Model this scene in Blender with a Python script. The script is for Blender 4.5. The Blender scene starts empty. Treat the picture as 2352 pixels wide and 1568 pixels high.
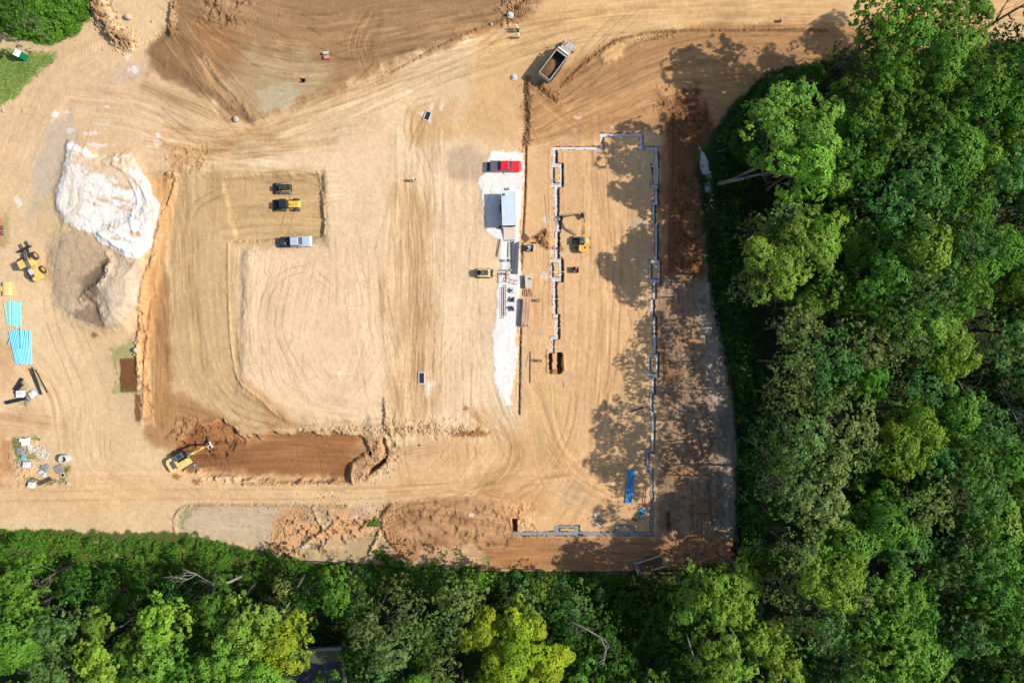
import bpy, bmesh, math, random
import numpy as np
from mathutils import Vector, Matrix
random.seed(7)
SC = bpy.context.scene
COL = SC.collection
R = math.radians
S = 0.083            # metres per map unit
CX, CY = 1176.0, 784.0
HC = 130.1           # height of the drone
# ---------------------------------------------------------------- camera
cam_d = bpy.data.cameras.new('drone_camera'); cam = bpy.data.objects.new('drone_camera', cam_d); COL.objects.link(cam)
cam.location = (0, 0, HC); cam.rotation_euler = (0, 0, 0)
cam_d.sensor_width = 36; cam_d.lens = 24.0; cam_d.clip_start = 0.5; cam_d.clip_end = 6000
SC.camera = cam
# ---------------------------------------------------------------- sky and sun
w = bpy.data.worlds.new('World'); SC.world = w; w.use_nodes = True
nt = w.node_tree; nt.nodes.clear()
sky = nt.nodes.new('ShaderNodeTexSky'); sky.sky_type = 'NISHITA'; sky.sun_disc = False
SUN_EL, SUN_AZ = 41.0, 90.0
sky.sun_elevation = R(SUN_EL); sky.sun_rotation = R(SUN_AZ)
sky.air_density = 1.0; sky.dust_density = 1.2; sky.ozone_density = 1.0
bg = nt.nodes.new('ShaderNodeBackground'); bg.inputs['Strength'].default_value = 0.12
wo = nt.nodes.new('ShaderNodeOutputWorld')
nt.links.new(sky.outputs[0], bg.inputs[0]); nt.links.new(bg.outputs[0], wo.inputs[0])
sd = bpy.data.lights.new('sun', 'SUN'); sd.energy = 3.9; sd.angle = R(0.5); sd.color = (1.0, 0.955, 0.88)
so = bpy.data.objects.new('sun', sd); COL.objects.link(so)
so.rotation_euler = (0, R(90 - SUN_EL), R(0))      # shines from +X (right of the picture)
SC.view_settings.view_transform = 'Standard'; SC.view_settings.look = 'None'
SC.view_settings.gamma = 1; SC.view_settings.use_curve_mapping = False
SC.view_settings.exposure = 0.80
K = np.array((1.80, 1.86, 1.98))             # brightness a flat white ground reaches under this light
# ---------------------------------------------------------------- helpers
def P(x, y): return ((x - CX) * S, -(y - CY) * S)
def s2l(c):
    c = np.asarray(c, dtype=float) / 255.0
    return np.where(c <= 0.04045, c / 12.92, ((c + 0.055) / 1.055) ** 2.4)
MATS = {}
def mat(name, rgb, rough=0.6, metal=0.0, var=0.08, scale=6.0, bump=0.0, spec=0.5, trans=0.0, streak=None):
    """procedural material: base colour with noise wear. rgb is a real-world linear base colour"""
    if name in MATS: return MATS[name]
    m = bpy.data.materials.new(name); m.use_nodes = True; n = m.node_tree; b = n.nodes['Principled BSDF']
    b.inputs['Roughness'].default_value = rough; b.inputs['Metallic'].default_value = metal
    b.inputs['Specular IOR Level'].default_value = spec
    tc = n.nodes.new('ShaderNodeTexCoord'); no = n.nodes.new('ShaderNodeTexNoise')
    no.inputs['Scale'].default_value = scale; no.inputs['Detail'].default_value = 4
    src = tc.outputs['Object']
    if streak:
        mp = n.nodes.new('ShaderNodeMapping'); mp.inputs['Scale'].default_value = streak
        n.links.new(src, mp.inputs[0]); src = mp.outputs[0]
    n.links.new(src, no.inputs['Vector'])
    mr = n.nodes.new('ShaderNodeMapRange'); mr.inputs[1].default_value = 0.3; mr.inputs[2].default_value = 0.7
    mr.inputs[3].default_value = 1 - var * 2; mr.inputs[4].default_value = 1 + var
    n.links.new(no.outputs[0], mr.inputs[0])
    mx = n.nodes.new('ShaderNodeVectorMath'); mx.operation = 'SCALE'; mx.inputs[0].default_value = rgb
    n.links.new(mr.outputs[0], mx.inputs['Scale']); n.links.new(mx.outputs[0], b.inputs['Base Color'])
    if bump:
        bp = n.nodes.new('ShaderNodeBump'); bp.inputs['Strength'].default_value = bump; bp.inputs['Distance'].default_value = 0.05
        n.links.new(no.outputs[0], bp.inputs['Height']); n.links.new(bp.outputs[0], b.inputs['Normal'])
    MATS[name] = m; return m
def setp(o, label=None, cat=None, group=None, kind=None):
    if label: o['label'] = label
    if cat: o['category'] = cat
    if group: o['group'] = group
    if kind: o['kind'] = kind
    return o
def thing(name, label, cat, loc, rz=0, group=None):
    o = bpy.data.objects.new(name, None); COL.objects.link(o); o.empty_display_size = 0.3
    o.location = loc; o.rotation_euler = (0, 0, rz)
    return setp(o, label, cat, group)
class MB:
    def __init__(s): s.v = []; s.f = []
    def add(s, vs, fs):
        k = len(s.v); s.v += [tuple(p) for p in vs]; s.f += [tuple(i + k for i in f) for f in fs]; return s
    def box(s, c, d, rz=0, ry=0, rx=0, taper=1.0):
        hx, hy, hz = d[0] / 2, d[1] / 2, d[2] / 2
        m = Matrix.Rotation(rz, 3, 'Z') @ Matrix.Rotation(ry, 3, 'Y') @ Matrix.Rotation(rx, 3, 'X')
        vs = []
        for z in (-1, 1):
            t = taper if z > 0 else 1.0
            for x, y in ((-1, -1), (1, -1), (1, 1), (-1, 1)):
                vs.append(Vector(c) + m @ Vector((x * hx * t, y * hy * t, z * hz)))
        return s.add(vs, [(3, 2, 1, 0), (4, 5, 6, 7), (0, 1, 5, 4), (1, 2, 6, 5), (2, 3, 7, 6), (3, 0, 4, 7)])
    def bar(s, p0, p1, wd, ht):
        p0 = Vector(p0); p1 = Vector(p1); d = (p1 - p0); L = d.length; d.normalize()
        up = Vector((0, 0, 1)) if abs(d.z) < 0.95 else Vector((0, 1, 0))
        a = d.cross(up).normalized(); b = a.cross(d).normalized(); vs = []
        for p in (p0, p1):
            for i, j in ((-1, -1), (1, -1), (1, 1), (-1, 1)): vs.append(p + a * (i * wd / 2) + b * (j * ht / 2))
        return s.add(vs, [(0, 1, 2, 3), (7, 6, 5, 4), (4, 5, 1, 0), (5, 6, 2, 1), (6, 7, 3, 2), (7, 4, 0, 3)])
    def prism(s, poly, z0, z1, top=1.0):
        n = len(poly); cx = sum(p[0] for p in poly) / n; cy = sum(p[1] for p in poly) / n
        vs = [(x, y, z0) for x, y in poly] + [(cx + (x - cx) * top, cy + (y - cy) * top, z1) for x, y in poly]
        return s.add(vs, [tuple(range(n))[::-1], tuple(range(n, 2 * n))] + [(i, (i + 1) % n, n + (i + 1) % n, n + i) for i in range(n)])
    def extr(s, prof, y0, y1, inset=0.0, topz=None):
        """profile in x-z, extruded along y; points above topz are pulled in by inset"""
        n = len(prof); vs = []
        for y, sg in ((y0, 1), (y1, -1)):
            for x, z in prof:
                k = inset if (topz is not None and z > topz) else 0
                vs.append((x, y + sg * k, z))
        return s.add(vs, [tuple(range(n)), tuple(range(n, 2 * n))[::-1]] + [(i, n + i, n + (i + 1) % n, (i + 1) % n) for i in range(n)])
    def tube(s, pts, rad, n=8, cap=True):
        pts = [Vector(p) for p in pts]; k = len(s.v); N = len(pts)
        if not hasattr(rad, '__len__'): rad = [rad] * N
        for i, p in enumerate(pts):
            d = (pts[min(i + 1, N - 1)] - pts[max(i - 1, 0)]).normalized()
            up = Vector((0, 0, 1)) if abs(d.z) < 0.9 else Vector((1, 0, 0))
            a = d.cross(up).normalized(); b = a.cross(d)
            for j in range(n):
                t = 2 * math.pi * j / n; s.v.append(tuple(p + (a * math.cos(t) + b * math.sin(t)) * rad[i]))
        for i in range(N - 1):
            for j in range(n):
                a0 = k + i * n + j; a1 = k + i * n + (j + 1) % n
                s.f.append((a0, a1, a1 + n, a0 + n))
        if cap:
            s.f.append(tuple(k + j for j in range(n))[::-1]); s.f.append(tuple(k + (N - 1) * n + j for j in range(n)))
        return s
    def ring(s, c, ro, ri, h, n=20, axis='z'):
        k = len(s.v)
        for z in (0, h):
            for r in (ro, ri):
                for j in range(n):
                    t = 2 * math.pi * j / n; q = (r * math.cos(t), r * math.sin(t), z)
                    if axis == 'y': q = (q[0], q[2], q[1])
                    s.v.append((c[0] + q[0], c[1] + q[1], c[2] + q[2]))
        for j in range(n):
            j2 = (j + 1) % n; A = lambda l, r, jj: k + l * 2 * n + r * n + jj
            s.f += [(A(0, 0, j), A(0, 0, j2), A(1, 0, j2), A(1, 0, j)), (A(0, 1, j2), A(0, 1, j), A(1, 1, j), A(1, 1, j2)),
                    (A(1, 0, j), A(1, 0, j2), A(1, 1, j2), A(1, 1, j)), (A(0, 0, j2), A(0, 0, j), A(0, 1, j), A(0, 1, j2))]
        return s
    def rock(s, c, r, rng, squash=0.7):
        k = len(s.v); rows = 4; n = 7
        base = rng.uniform(0, 6.28)
        s.v.append((c[0], c[1], c[2] + r * squash))
        for i in range(1, rows):
            ph = math.pi * i / rows
            for j in range(n):
                t = base + 2 * math.pi * j / n; q = r * rng.uniform(0.75, 1.15)
                s.v.append((c[0] + q * math.sin(ph) * math.cos(t), c[1] + q * math.sin(ph) * math.sin(t), c[2] + q * squash * math.cos(ph)))
        s.v.append((c[0], c[1], c[2] - r * squash)); L = len(s.v) - 1
        for j in range(n):
            j2 = (j + 1) % n; s.f.append((k, k + 1 + j, k + 1 + j2)); s.f.append((L, k + 1 + (rows - 2) * n + j2, k + 1 + (rows - 2) * n + j))
            for i in range(rows - 2):
                a = k + 1 + i * n; s.f.append((a + j, a + n + j, a + n + j2, a + j2))
        return s
    def mesh(s, name, m=None, smooth=False):
        me = bpy.data.meshes.new(name); me.from_pydata(s.v, [], s.f)
        if m: me.materials.append(m)
        if smooth: me.polygons.foreach_set('use_smooth', [True] * len(me.polygons))
        return me
    def build(s, name, m, parent=None, bev=0.0, smooth=False, seg=2, loc=None):
        me = s.mesh(name, m, smooth)
        bm = bmesh.new(); bm.from_mesh(me); bmesh.ops.recalc_face_normals(bm, faces=bm.faces); bm.to_mesh(me); bm.free()
        o = bpy.data.objects.new(name, me); COL.objects.link(o)
        if parent: o.parent = parent
        if loc: o.location = loc
        if bev:
            b = o.modifiers.new('bevel', 'BEVEL'); b.width = bev; b.segments = seg; b.limit_method = 'ANGLE'; b.angle_limit = R(35)
        return o
def copy_tree(o, parent=None):
    c = o.copy(); COL.objects.link(c); c.parent = parent
    for ch in list(o.children): copy_tree(ch, c)
    return c
ORD = ['first', 'second', 'third', 'fourth', 'fifth', 'sixth', 'seventh', 'eighth', 'ninth', 'tenth', 'eleventh', 'twelfth', 'thirteenth', 'fourteenth', 'fifteenth', 'sixteenth']
def rank(i, n, a, b):
    """a phrase such as 'second from the left' """
    if n == 1: return 'only'
    if i == 0: return a[1]
    if i == n - 1: return b[1]
    if i < n / 2: return ORD[i] + ' from ' + a[0]
    return ORD[n - 1 - i] + ' from ' + b[0]
LR = (('left', 'leftmost'), ('right', 'rightmost'))
TB = (('top', 'topmost'), ('bottom', 'bottommost'))
# ---------------------------------------------------------------- noise
_T = {}
def noise(u, v, seed=0):
    if seed not in _T: _T[seed] = np.random.RandomState(seed + 11).uniform(-1, 1, (256, 256)).astype(np.float32)
    T = _T[seed]; iu = np.floor(u).astype(np.int64); iv = np.floor(v).astype(np.int64)
    fu = (u - iu).astype(np.float32); fv = (v - iv).astype(np.float32)
    fu = fu * fu * (3 - 2 * fu); fv = fv * fv * (3 - 2 * fv)
    a = T[iu & 255, iv & 255]; b = T[(iu + 1) & 255, iv & 255]; c = T[iu & 255, (iv + 1) & 255]; d = T[(iu + 1) & 255, (iv + 1) & 255]
    return (a * (1 - fu) + b * fu) * (1 - fv) + (c * (1 - fu) + d * fu) * fv
def fbm(u, v, seed=0, o=4, g=0.5):
    r = 0; a = 1; t = 0
    for i in range(o): r = r + a * noise(u * 2 ** i + i * 17.3, v * 2 ** i + i * 9.1, seed + i); t += a; a *= g
    return r / t * 1.5
def sst(a, b, x):
    t = np.clip((x - a) / (b - a), 0, 1); return t * t * (3 - 2 * t)
# ---------------------------------------------------------------- terrain canvas (map units, x right, y down)
def axis(lo, f0, f1, mid, hi, far0, far1, step):
    a = list(np.arange(f0, f1, step)); b = list(np.arange(f1, hi + 1, step * 2.2)); c = []; x = b[-1]; d = step * 4
    while x < far1: x += d; d *= 1.25; c.append(x)
    e = []; x = f0; d = step * 2
    while x > far0: x -= d; d *= 1.25; e.append(x)
    return np.array(e[::-1] + a + b + c)
STEP = 1.9
XS = axis(0, -24, 1720, 0, 2440, -16000, 18000, STEP)
YS = axis(0, -24, 1316, 0, 1620, -16000, 16000, STEP)
X, Y = np.meshgrid(XS, YS)
X = X.astype(np.float64); Y = Y.astype(np.float64)
H = np.zeros(X.shape, np.float32); C = np.zeros(X.shape + (3,), np.float32)
def win(x0, y0, x1, y1):
    return slice(*np.searchsorted(YS, [y0, y1])), slice(*np.searchsorted(XS, [x0, x1]))
def sdf(px, py, poly):
    d = np.full(px.shape, 1e18); ins = np.zeros(px.shape, bool); n = len(poly)
    for i in range(n):
        x0, y0 = poly[i]; x1, y1 = poly[(i + 1) % n]; ex, ey = x1 - x0, y1 - y0; wx, wy = px - x0, py - y0
        t = np.clip((wx * ex + wy * ey) / max(ex * ex + ey * ey, 1e-9), 0, 1)
        d = np.minimum(d, (wx - ex * t) ** 2 + (wy - ey * t) ** 2)
        c = ((y0 <= py) & (y1 > py)) | ((y1 <= py) & (y0 > py))
        if ey != 0: ins ^= c & (px < x0 + (py - y0) * ex / ey)
    return np.where(ins, -1, 1) * np.sqrt(d)
def patch(poly, col=None, a=1.0, soft=8, nz=8, ns=22, seed=1, dh=0.0, hsoft=None):
    xs = [p[0] for p in poly]; ys = [p[1] for p in poly]; m = nz * 1.5 + max(soft, hsoft or 0) + 4
    w = win(min(xs) - m, min(ys) - m, max(xs) + m, max(ys) + m); px, py = X[w], Y[w]
    d = sdf(px, py, poly)
    if nz: d = d + nz * fbm(px / ns, py / ns, seed * 13, 4, 0.6)
    k = (1 - sst(-soft / 2, soft / 2, d)) * a
    if col is not None: C[w] = C[w] * (1 - k[..., None]) + np.array(col, np.float32) * k[..., None]
    if dh:
        hs = hsoft or soft; H[w] += (dh * (1 - sst(-hs / 2, hs / 2, d))).astype(np.float32)
    return w, k
def curve(pts, n=6):
    if len(pts) < 3: return pts
    o = []; q = [pts[0]] + list(pts) + [pts[-1]]
    for i in range(1, len(q) - 2):
        p0, p1, p2, p3 = [np.array(q[i + k], float) for k in (-1, 0, 1, 2)]
        for j in range(n):
            t = j / n; o.append(tuple(0.5 * ((2 * p1) + (p2 - p0) * t + (2 * p0 - 5 * p1 + 4 * p2 - p3) * t * t + (3 * p1 - p0 - 3 * p2 + p3) * t ** 3)))
    o.append(tuple(pts[-1])); return o
def seg(pts, m):
    xs = [p[0] for p in pts]; ys = [p[1] for p in pts]
    w = win(min(xs) - m, min(ys) - m, max(xs) + m, max(ys) + m); px, py = X[w], Y[w]
    D = np.full(px.shape, 1e9); Sx = np.zeros(px.shape); T = np.zeros(px.shape); acc = 0
    for (x0, y0), (x1, y1) in zip(pts[:-1], pts[1:]):
        ex, ey = x1 - x0, y1 - y0; L = math.hypot(ex, ey)
        if L < 1e-6: continue
        ex /= L; ey /= L; wx, wy = px - x0, py - y0; t = wx * ex + wy * ey; tc = np.clip(t, 0, L)
        d = np.hypot(wx - ex * tc, wy - ey * tc); k = d < D; D = np.where(k, d, D)
        Sx = np.where(k, acc + tc, Sx); T = np.where(k, (wx * -ey + wy * ex), T); acc += L
    return w, D, Sx, T, acc
def flow(pts, wd, ca=0.10, ha=0.05, seed=3, ls=45, ts=2.3, tint=None, ta=0.0, fade=0.6):
    pts = curve(pts); w, D, s, t, L = seg(pts, wd); m = 1 - sst(wd * fade, wd, D); m0 = m
    m = m * (0.45 + 0.55 * sst(-0.4, 0.5, fbm(X[w] / 60, Y[w] / 60, seed + 5, 2)))
    ca *= 0.8; ha *= 0.75
    n = 0.6 * noise(s / ls, t / ts, seed) + 0.4 * noise(s / (ls * 0.5), t / (ts * 2.2) + 40, seed + 1) + 0.35 * noise(s / ls * 1.7, t / (ts * 0.7) + 9, seed + 2)
    if tint is not None: k = (ta * m)[..., None]; C[w] = C[w] * (1 - k) + np.array(tint, np.float32) * k
    br = fbm(s / 130, t / 9, seed + 21, 3, 0.6) * m0
    C[w] *= (1 + (ca * n * m + min(ca * 0.75, 0.08) * br)[..., None] * np.array((0.9, 1.0, 1.2))); H[w] += (ha * n * m + 0.02 * br).astype(np.float32)
def track(pts, wd=5.5, gap=0.0, h=0.05, dark=0.16, per=5.0, seed=4, chev=0.7, sink=0.03):
    pts = curve(pts); w, D, s, t, L = seg(pts, wd + abs(gap) + 2); en = sst(0, 12, s) * sst(0, 12, L - s)
    for g in ((-gap, gap) if gap else (0,)):
        tt = t - g; m = (1 - sst(wd * 0.4, wd * 0.55, np.abs(tt))) * en * (D < wd + abs(gap) + 2)
        m = m * (0.35 + 0.65 * sst(-0.5, 0.3, noise(s / 30, tt * 0 + seed, seed)))
        cl = np.sin(2 * math.pi * (s + chev * np.abs(tt)) / per)
        C[w] *= (1 - dark * m * (0.55 + 0.45 * cl))[..., None]; H[w] += (m * (h * cl - sink)).astype(np.float32)
def ridge(pts, wd, h, rough=0.6, seed=6, col=None, ca=0.5, ns=9):
    pts = curve(pts); w, D, s, t, L = seg(pts, wd * 1.8); n = fbm(X[w] / ns, Y[w] / ns, seed, 4, 0.65)
    m = 1 - sst(wd * 0.1, wd, D + wd * 0.35 * n); hh = h * m * (1 - rough + rough * (0.6 + n * 1.2))
    H[w] += hh.astype(np.float32)
    if col is not None: k = (ca * m * (0.6 + 0.4 * sst(-0.4, 0.4, n)))[..., None]; C[w] = C[w] * (1 - k) + np.array(col, np.float32) * k
def rough(poly, h, ns=8, seed=8, soft=20, ca=0.12, o=4):
    xs = [p[0] for p in poly]; ys = [p[1] for p in poly]
    w = win(min(xs) - soft, min(ys) - soft, max(xs) + soft, max(ys) + soft); px, py = X[w], Y[w]
    m = 1 - sst(-soft, soft / 2, sdf(px, py, poly) + 10 * fbm(px / 30, py / 30, seed, 3)); n = fbm(px / ns, py / ns, seed + 3, o, 0.62)
    r = 1 - np.abs(n) * 1.6; H[w] += (h * m * (n * 0.7 + r * 0.5)).astype(np.float32); C[w] *= (1 + ca * n * m)[..., None]
def rect(x0, y0, x1, y1): return [(x0, y0), (x1, y0), (x1, y1), (x0, y1)]
# ---------------------------------------------------------------- the ground: colours of the soils (as they look in sun, 0-255) and relief
WF = (0.5 + 0.5 * np.tanh(fbm(X / 300, Y / 300, 2, 3) * 2))[..., None]
C[:] = np.array((222, 194, 149)) * (1 - WF) + np.array((228, 202, 162)) * WF
patch([(560, 330), (1120, 330), (1200, 560), (1190, 940), (1080, 1000), (860, 960), (560, 880)], (236, 211, 175), 0.85, 90, 20, 60, 201)
# broad zones
patch([(1190, 300), (1520, 300), (1520, 1240), (1180, 1240), (1195, 900)], (227, 187, 138), 0.9, 50, 18, 60, 2)
patch([(1000, 1000), (1500, 1000), (1500, 1230), (900, 1180), (900, 1060)], (224, 184, 135), 0.8, 70, 25, 70, 3)
patch([(1080, 70), (1300, -60), (2600, -60), (2600, 60), (1500, 90), (1160, 330), (1060, 300)], (218, 180, 128), 0.8, 70, 25, 70, 4)
patch([(-40, 90), (230, 60), (420, 220), (420, 460), (150, 420), (-40, 420)], (222, 192, 152), 0.8, 60, 30, 60, 5)
# dark reworked soil along the top
patch([(340, 120), (400, 40), (420, -60), (1290, -60), (1200, 40), (1150, 66), (1000, 112), (880, 160), (800, 200), (700, 236), (580, 286), (520, 270), (500, 230), (400, 190), (345, 165)], (161, 129, 93), 0.95, 22, 15, 30, 6)
patch([(560, 120), (700, 110), (760, 160), (740, 215), (600, 262), (520, 200)], (186, 163, 124), 0.9, 40, 20, 35, 7)
patch([(590, 215), (660, 190), (690, 215), (680, 240), (610, 262)], (190, 178, 148), 0.9, 12, 6, 18, 8)
patch([(640, 40), (840, 60), (800, 120), (640, 100)], (182, 146, 104), 0.6, 60, 20, 35, 9)
patch([(420, 30), (560, 60), (560, 150), (470, 140)], (172, 128, 84), 0.7, 50, 20, 35, 10)
patch([(345, 100), (420, 70), (470, 120), (460, 210), (380, 180), (338, 150)], (152, 120, 84), 0.85, 14, 8, 25, 11)
patch([(455, 128), (475, 150), (540, 240), (560, 262), (530, 245), (480, 190)], (218, 178, 124), 0.6, 8, 4, 20, 12)
# wedge south of the road, upper right
patch([(1230, 185), (1400, 95), (1600, 60), (1900, 50), (2100, 60), (2100, 330), (1620, 400), (1500, 300), (1210, 320), (1195, 240)], (178, 138, 94), 0.92, 30, 16, 36, 13)
patch([(1240, 240), (1480, 170), (1560, 190), (1500, 290), (1230, 320)], (200, 156, 108), 0.7, 40, 15, 40, 14)
patch([(1375, 130), (1410, 92), (1440, 100), (1425, 130), (1385, 150)], (224, 184, 130), 0.95, 6, 5, 14, 15, dh=0.35, hsoft=14)
# right dark strip
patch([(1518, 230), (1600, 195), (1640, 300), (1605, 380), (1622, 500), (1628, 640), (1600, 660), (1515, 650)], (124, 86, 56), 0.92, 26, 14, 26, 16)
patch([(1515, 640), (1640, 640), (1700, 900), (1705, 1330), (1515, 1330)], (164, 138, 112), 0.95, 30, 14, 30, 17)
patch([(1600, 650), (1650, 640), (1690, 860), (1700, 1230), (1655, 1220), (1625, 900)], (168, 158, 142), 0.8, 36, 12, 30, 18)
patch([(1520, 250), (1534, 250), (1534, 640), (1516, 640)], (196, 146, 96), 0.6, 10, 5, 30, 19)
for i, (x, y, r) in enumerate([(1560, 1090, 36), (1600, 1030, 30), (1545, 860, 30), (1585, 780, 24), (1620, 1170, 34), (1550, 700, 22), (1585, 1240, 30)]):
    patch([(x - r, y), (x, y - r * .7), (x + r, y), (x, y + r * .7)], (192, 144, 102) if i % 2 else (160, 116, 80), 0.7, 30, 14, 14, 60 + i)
# strip along the bottom
patch([(900, 1232), (1700, 1232), (1700, 1312), (1150, 1312), (860, 1290)], (184, 140, 100), 0.9, 24, 12, 30, 20)
patch([(1130, 1240), (1260, 1240), (1260, 1300), (1130, 1300)], (196, 142, 92), 0.8, 24, 10, 24, 21)
patch([(876, 1180), (920, 1145), (1100, 1140), (1180, 1180), (1180, 1262), (1100, 1280), (960, 1262), (890, 1230)], (190, 148, 106), 0.9, 20, 12, 26, 22)
for i, (x, y, r) in enumerate([(950, 1190, 40), (1010, 1230, 36), (1060, 1190, 30)]): patch([(x - r, y), (x, y - r * .6), (x + r, y), (x, y + r * .6)], (164, 124, 90), 0.6, 20, 10, 14, 80 + i)
patch([(960, 1262), (1080, 1240), (1130, 1290), (1060, 1306), (960, 1290)], (214, 180, 140), 0.85, 16, 8, 24, 23)
patch([(412, 1165), (520, 1158), (720, 1160), (690, 1200), (640, 1262), (560, 1248), (420, 1230), (402, 1200)], (203, 185, 158), 0.92, 10, 7, 24, 24)
patch([(640, 1165), (800, 1160), (876, 1185), (870, 1230), (700, 1290), (612, 1262)], (212, 166, 118), 0.85, 12, 8, 20, 25)
patch([(700, 1165), (760, 1165), (775, 1190), (740, 1215), (700, 1190)], (186, 172, 138), 0.7, 12, 7, 14, 26)
patch([(790, 1165), (840, 1160), (850, 1185), (810, 1195)], (206, 178, 156), 0.7, 10, 6, 14, 27)
patch([(690, 1245), (870, 1225), (900, 1270), (860, 1295), (660, 1290)], (188, 166, 130), 0.9, 16, 9, 24, 28)
# basin
patch([(345, 400), (560, 395), (740, 395), (745, 560), (560, 570), (545, 900), (700, 985), (560, 1010), (345, 1000)], (204, 176, 130), 0.8, 30, 12, 40, 29)
patch([(548, 575), (860, 560), (940, 640), (900, 780), (910, 900), (840, 950), (660, 965), (560, 870)], (235, 208, 170), 0.85, 50, 20, 50, 30)
patch([(348, 620), (385, 640), (392, 930), (350, 1000)], (166, 124, 80), 0.75, 30, 10, 26, 31)
patch([(352, 900), (420, 900), (520, 965), (560, 960), (470, 1010), (390, 1040), (330, 1010)], (176, 136, 90), 0.85, 24, 12, 26, 32)
patch([(395, 1040), (430, 985), (510, 968), (560, 1000), (700, 992), (840, 1000), (852, 1040), (808, 1070), (804, 1105), (640, 1106), (470, 1094), (400, 1082)], (152, 104, 66), 0.93, 14, 10, 24, 33, dh=-0.9, hsoft=8)
patch([(620, 1035), (700, 1000), (830, 1010), (830, 1060), (700, 1070)], (176, 128, 82), 0.5, 40, 12, 26, 34)
patch([(905, 430), (1000, 430), (1010, 1000), (900, 1000), (890, 700)], (216, 184, 138), 0.7, 50, 16, 40, 35)
patch([(940, 250), (1040, 230), (1050, 320), (940, 330)], (208, 168, 116), 0.6, 30, 12, 30, 36)
patch([(370, 330), (500, 330), (600, 290), (500, 360), (400, 400)], (186, 142, 92), 0.6, 30, 14, 20, 37)
patch([(480, 400), (740, 395), (745, 545), (530, 545), (440, 470)], (198, 168, 118), 0.6, 30, 12, 30, 38)
patch([(545, 860), (640, 930), (690, 975), (620, 990), (560, 900)], (186, 140, 92), 0.5, 20, 8, 24, 39)
patch([(560, 1005), (690, 985), (560, 1030)], (222, 186, 134), 0.5, 14, 6, 20, 40)
# rim between the stockpiles and the basin
patch([(330, 410), (395, 400), (405, 450), (380, 560), (355, 700), (345, 830), (355, 980), (325, 960), (310, 780), (335, 650), (372, 540), (372, 470)], (220, 172, 118), 0.9, 12, 7, 22, 41)
# grey, damp and pale patches
for i, (pl, c, a) in enumerate([
    ([(1025, 345), (1080, 330), (1110, 360), (1100, 412), (1050, 414), (1028, 395)], (196, 172, 146), 0.75),
    ([(110, 290), (165, 250), (180, 330), (140, 450), (95, 460), (80, 350)], (198, 184, 164), 0.8),
    ([(70, 350), (110, 380), (95, 480), (72, 500)], (196, 186, 166), 0.6),
    ([(265, 160), (340, 140), (350, 160), (300, 190), (250, 200)], (204, 186, 164), 0.7),
    ([(120, 440), (160, 470), (150, 520), (100, 560), (78, 540), (90, 470)], (202, 178, 140), 0.5),
    ([(-10, 946), (60, 938), (118, 950), (124, 985), (60, 1000), (-10, 1004)], (206, 164, 116), 0.5), ([(0, 1010), (30, 1010), (40, 1110), (0, 1120)], (190, 140, 92), 0.8),
    ([(30, 1020), (60, 1040), (75, 1120), (30, 1110)], (202, 184, 156), 0.8), ([(1100, 1130), (1230, 1120), (1280, 1170), (1160, 1200)], (204, 156, 108), 0.5),
    ([(1275, 1115), (1340, 1105), (1350, 1150), (1290, 1160)], (208, 184, 150), 0.5), ([(0, 780), (30, 800), (40, 890), (0, 900)], (214, 172, 124), 0.6),
    ([(250, 790), (320, 770), (335, 960), (290, 980), (250, 900)], (212, 190, 152), 0.6),
    ([(0, 1080), (350, 1080), (900, 1100), (1100, 1085), (1100, 1130), (880, 1150), (420, 1150), (200, 1180), (0, 1190)], (227, 192, 144), 0.8),
    ([(800, 1030), (850, 1000), (880, 1000), (890, 1060), (850, 1110), (812, 1100)], (196, 158, 116), 0.8)]):
    patch(pl, c, a, 22, 10, 24, 100 + i)
# white gravel pads
WG = (250, 250, 249)
patch([(1112, 392), (1128, 350), (1150, 347), (1202, 354), (1203, 400), (1196, 500), (1190, 560), (1196, 630), (1192, 700), (1184, 780), (1190, 800), (1172, 930), (1158, 932), (1144, 905), (1136, 860), (1131, 770), (1142, 730), (1140, 660), (1150, 620), (1146, 545), (1124, 540), (1116, 520), (1108, 460), (1100, 410)], WG, 0.97, 4, 5, 16, 42, dh=0.10, hsoft=8)
patch([(1136, 890), (1150, 900), (1176, 945), (1160, 940)], (228, 214, 196), 0.7, 12, 5, 16, 43)
patch([(1606, 340), (1622, 360), (1634, 400), (1640, 440), (1638, 478), (1626, 470), (1618, 430), (1608, 380)], (222, 222, 220), 0.95, 4, 3, 12, 44, dh=0.05)
patch([(1638, 480), (1650, 500), (1658, 540), (1650, 535)], (170, 150, 124), 0.8, 6, 3, 12, 45)
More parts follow.
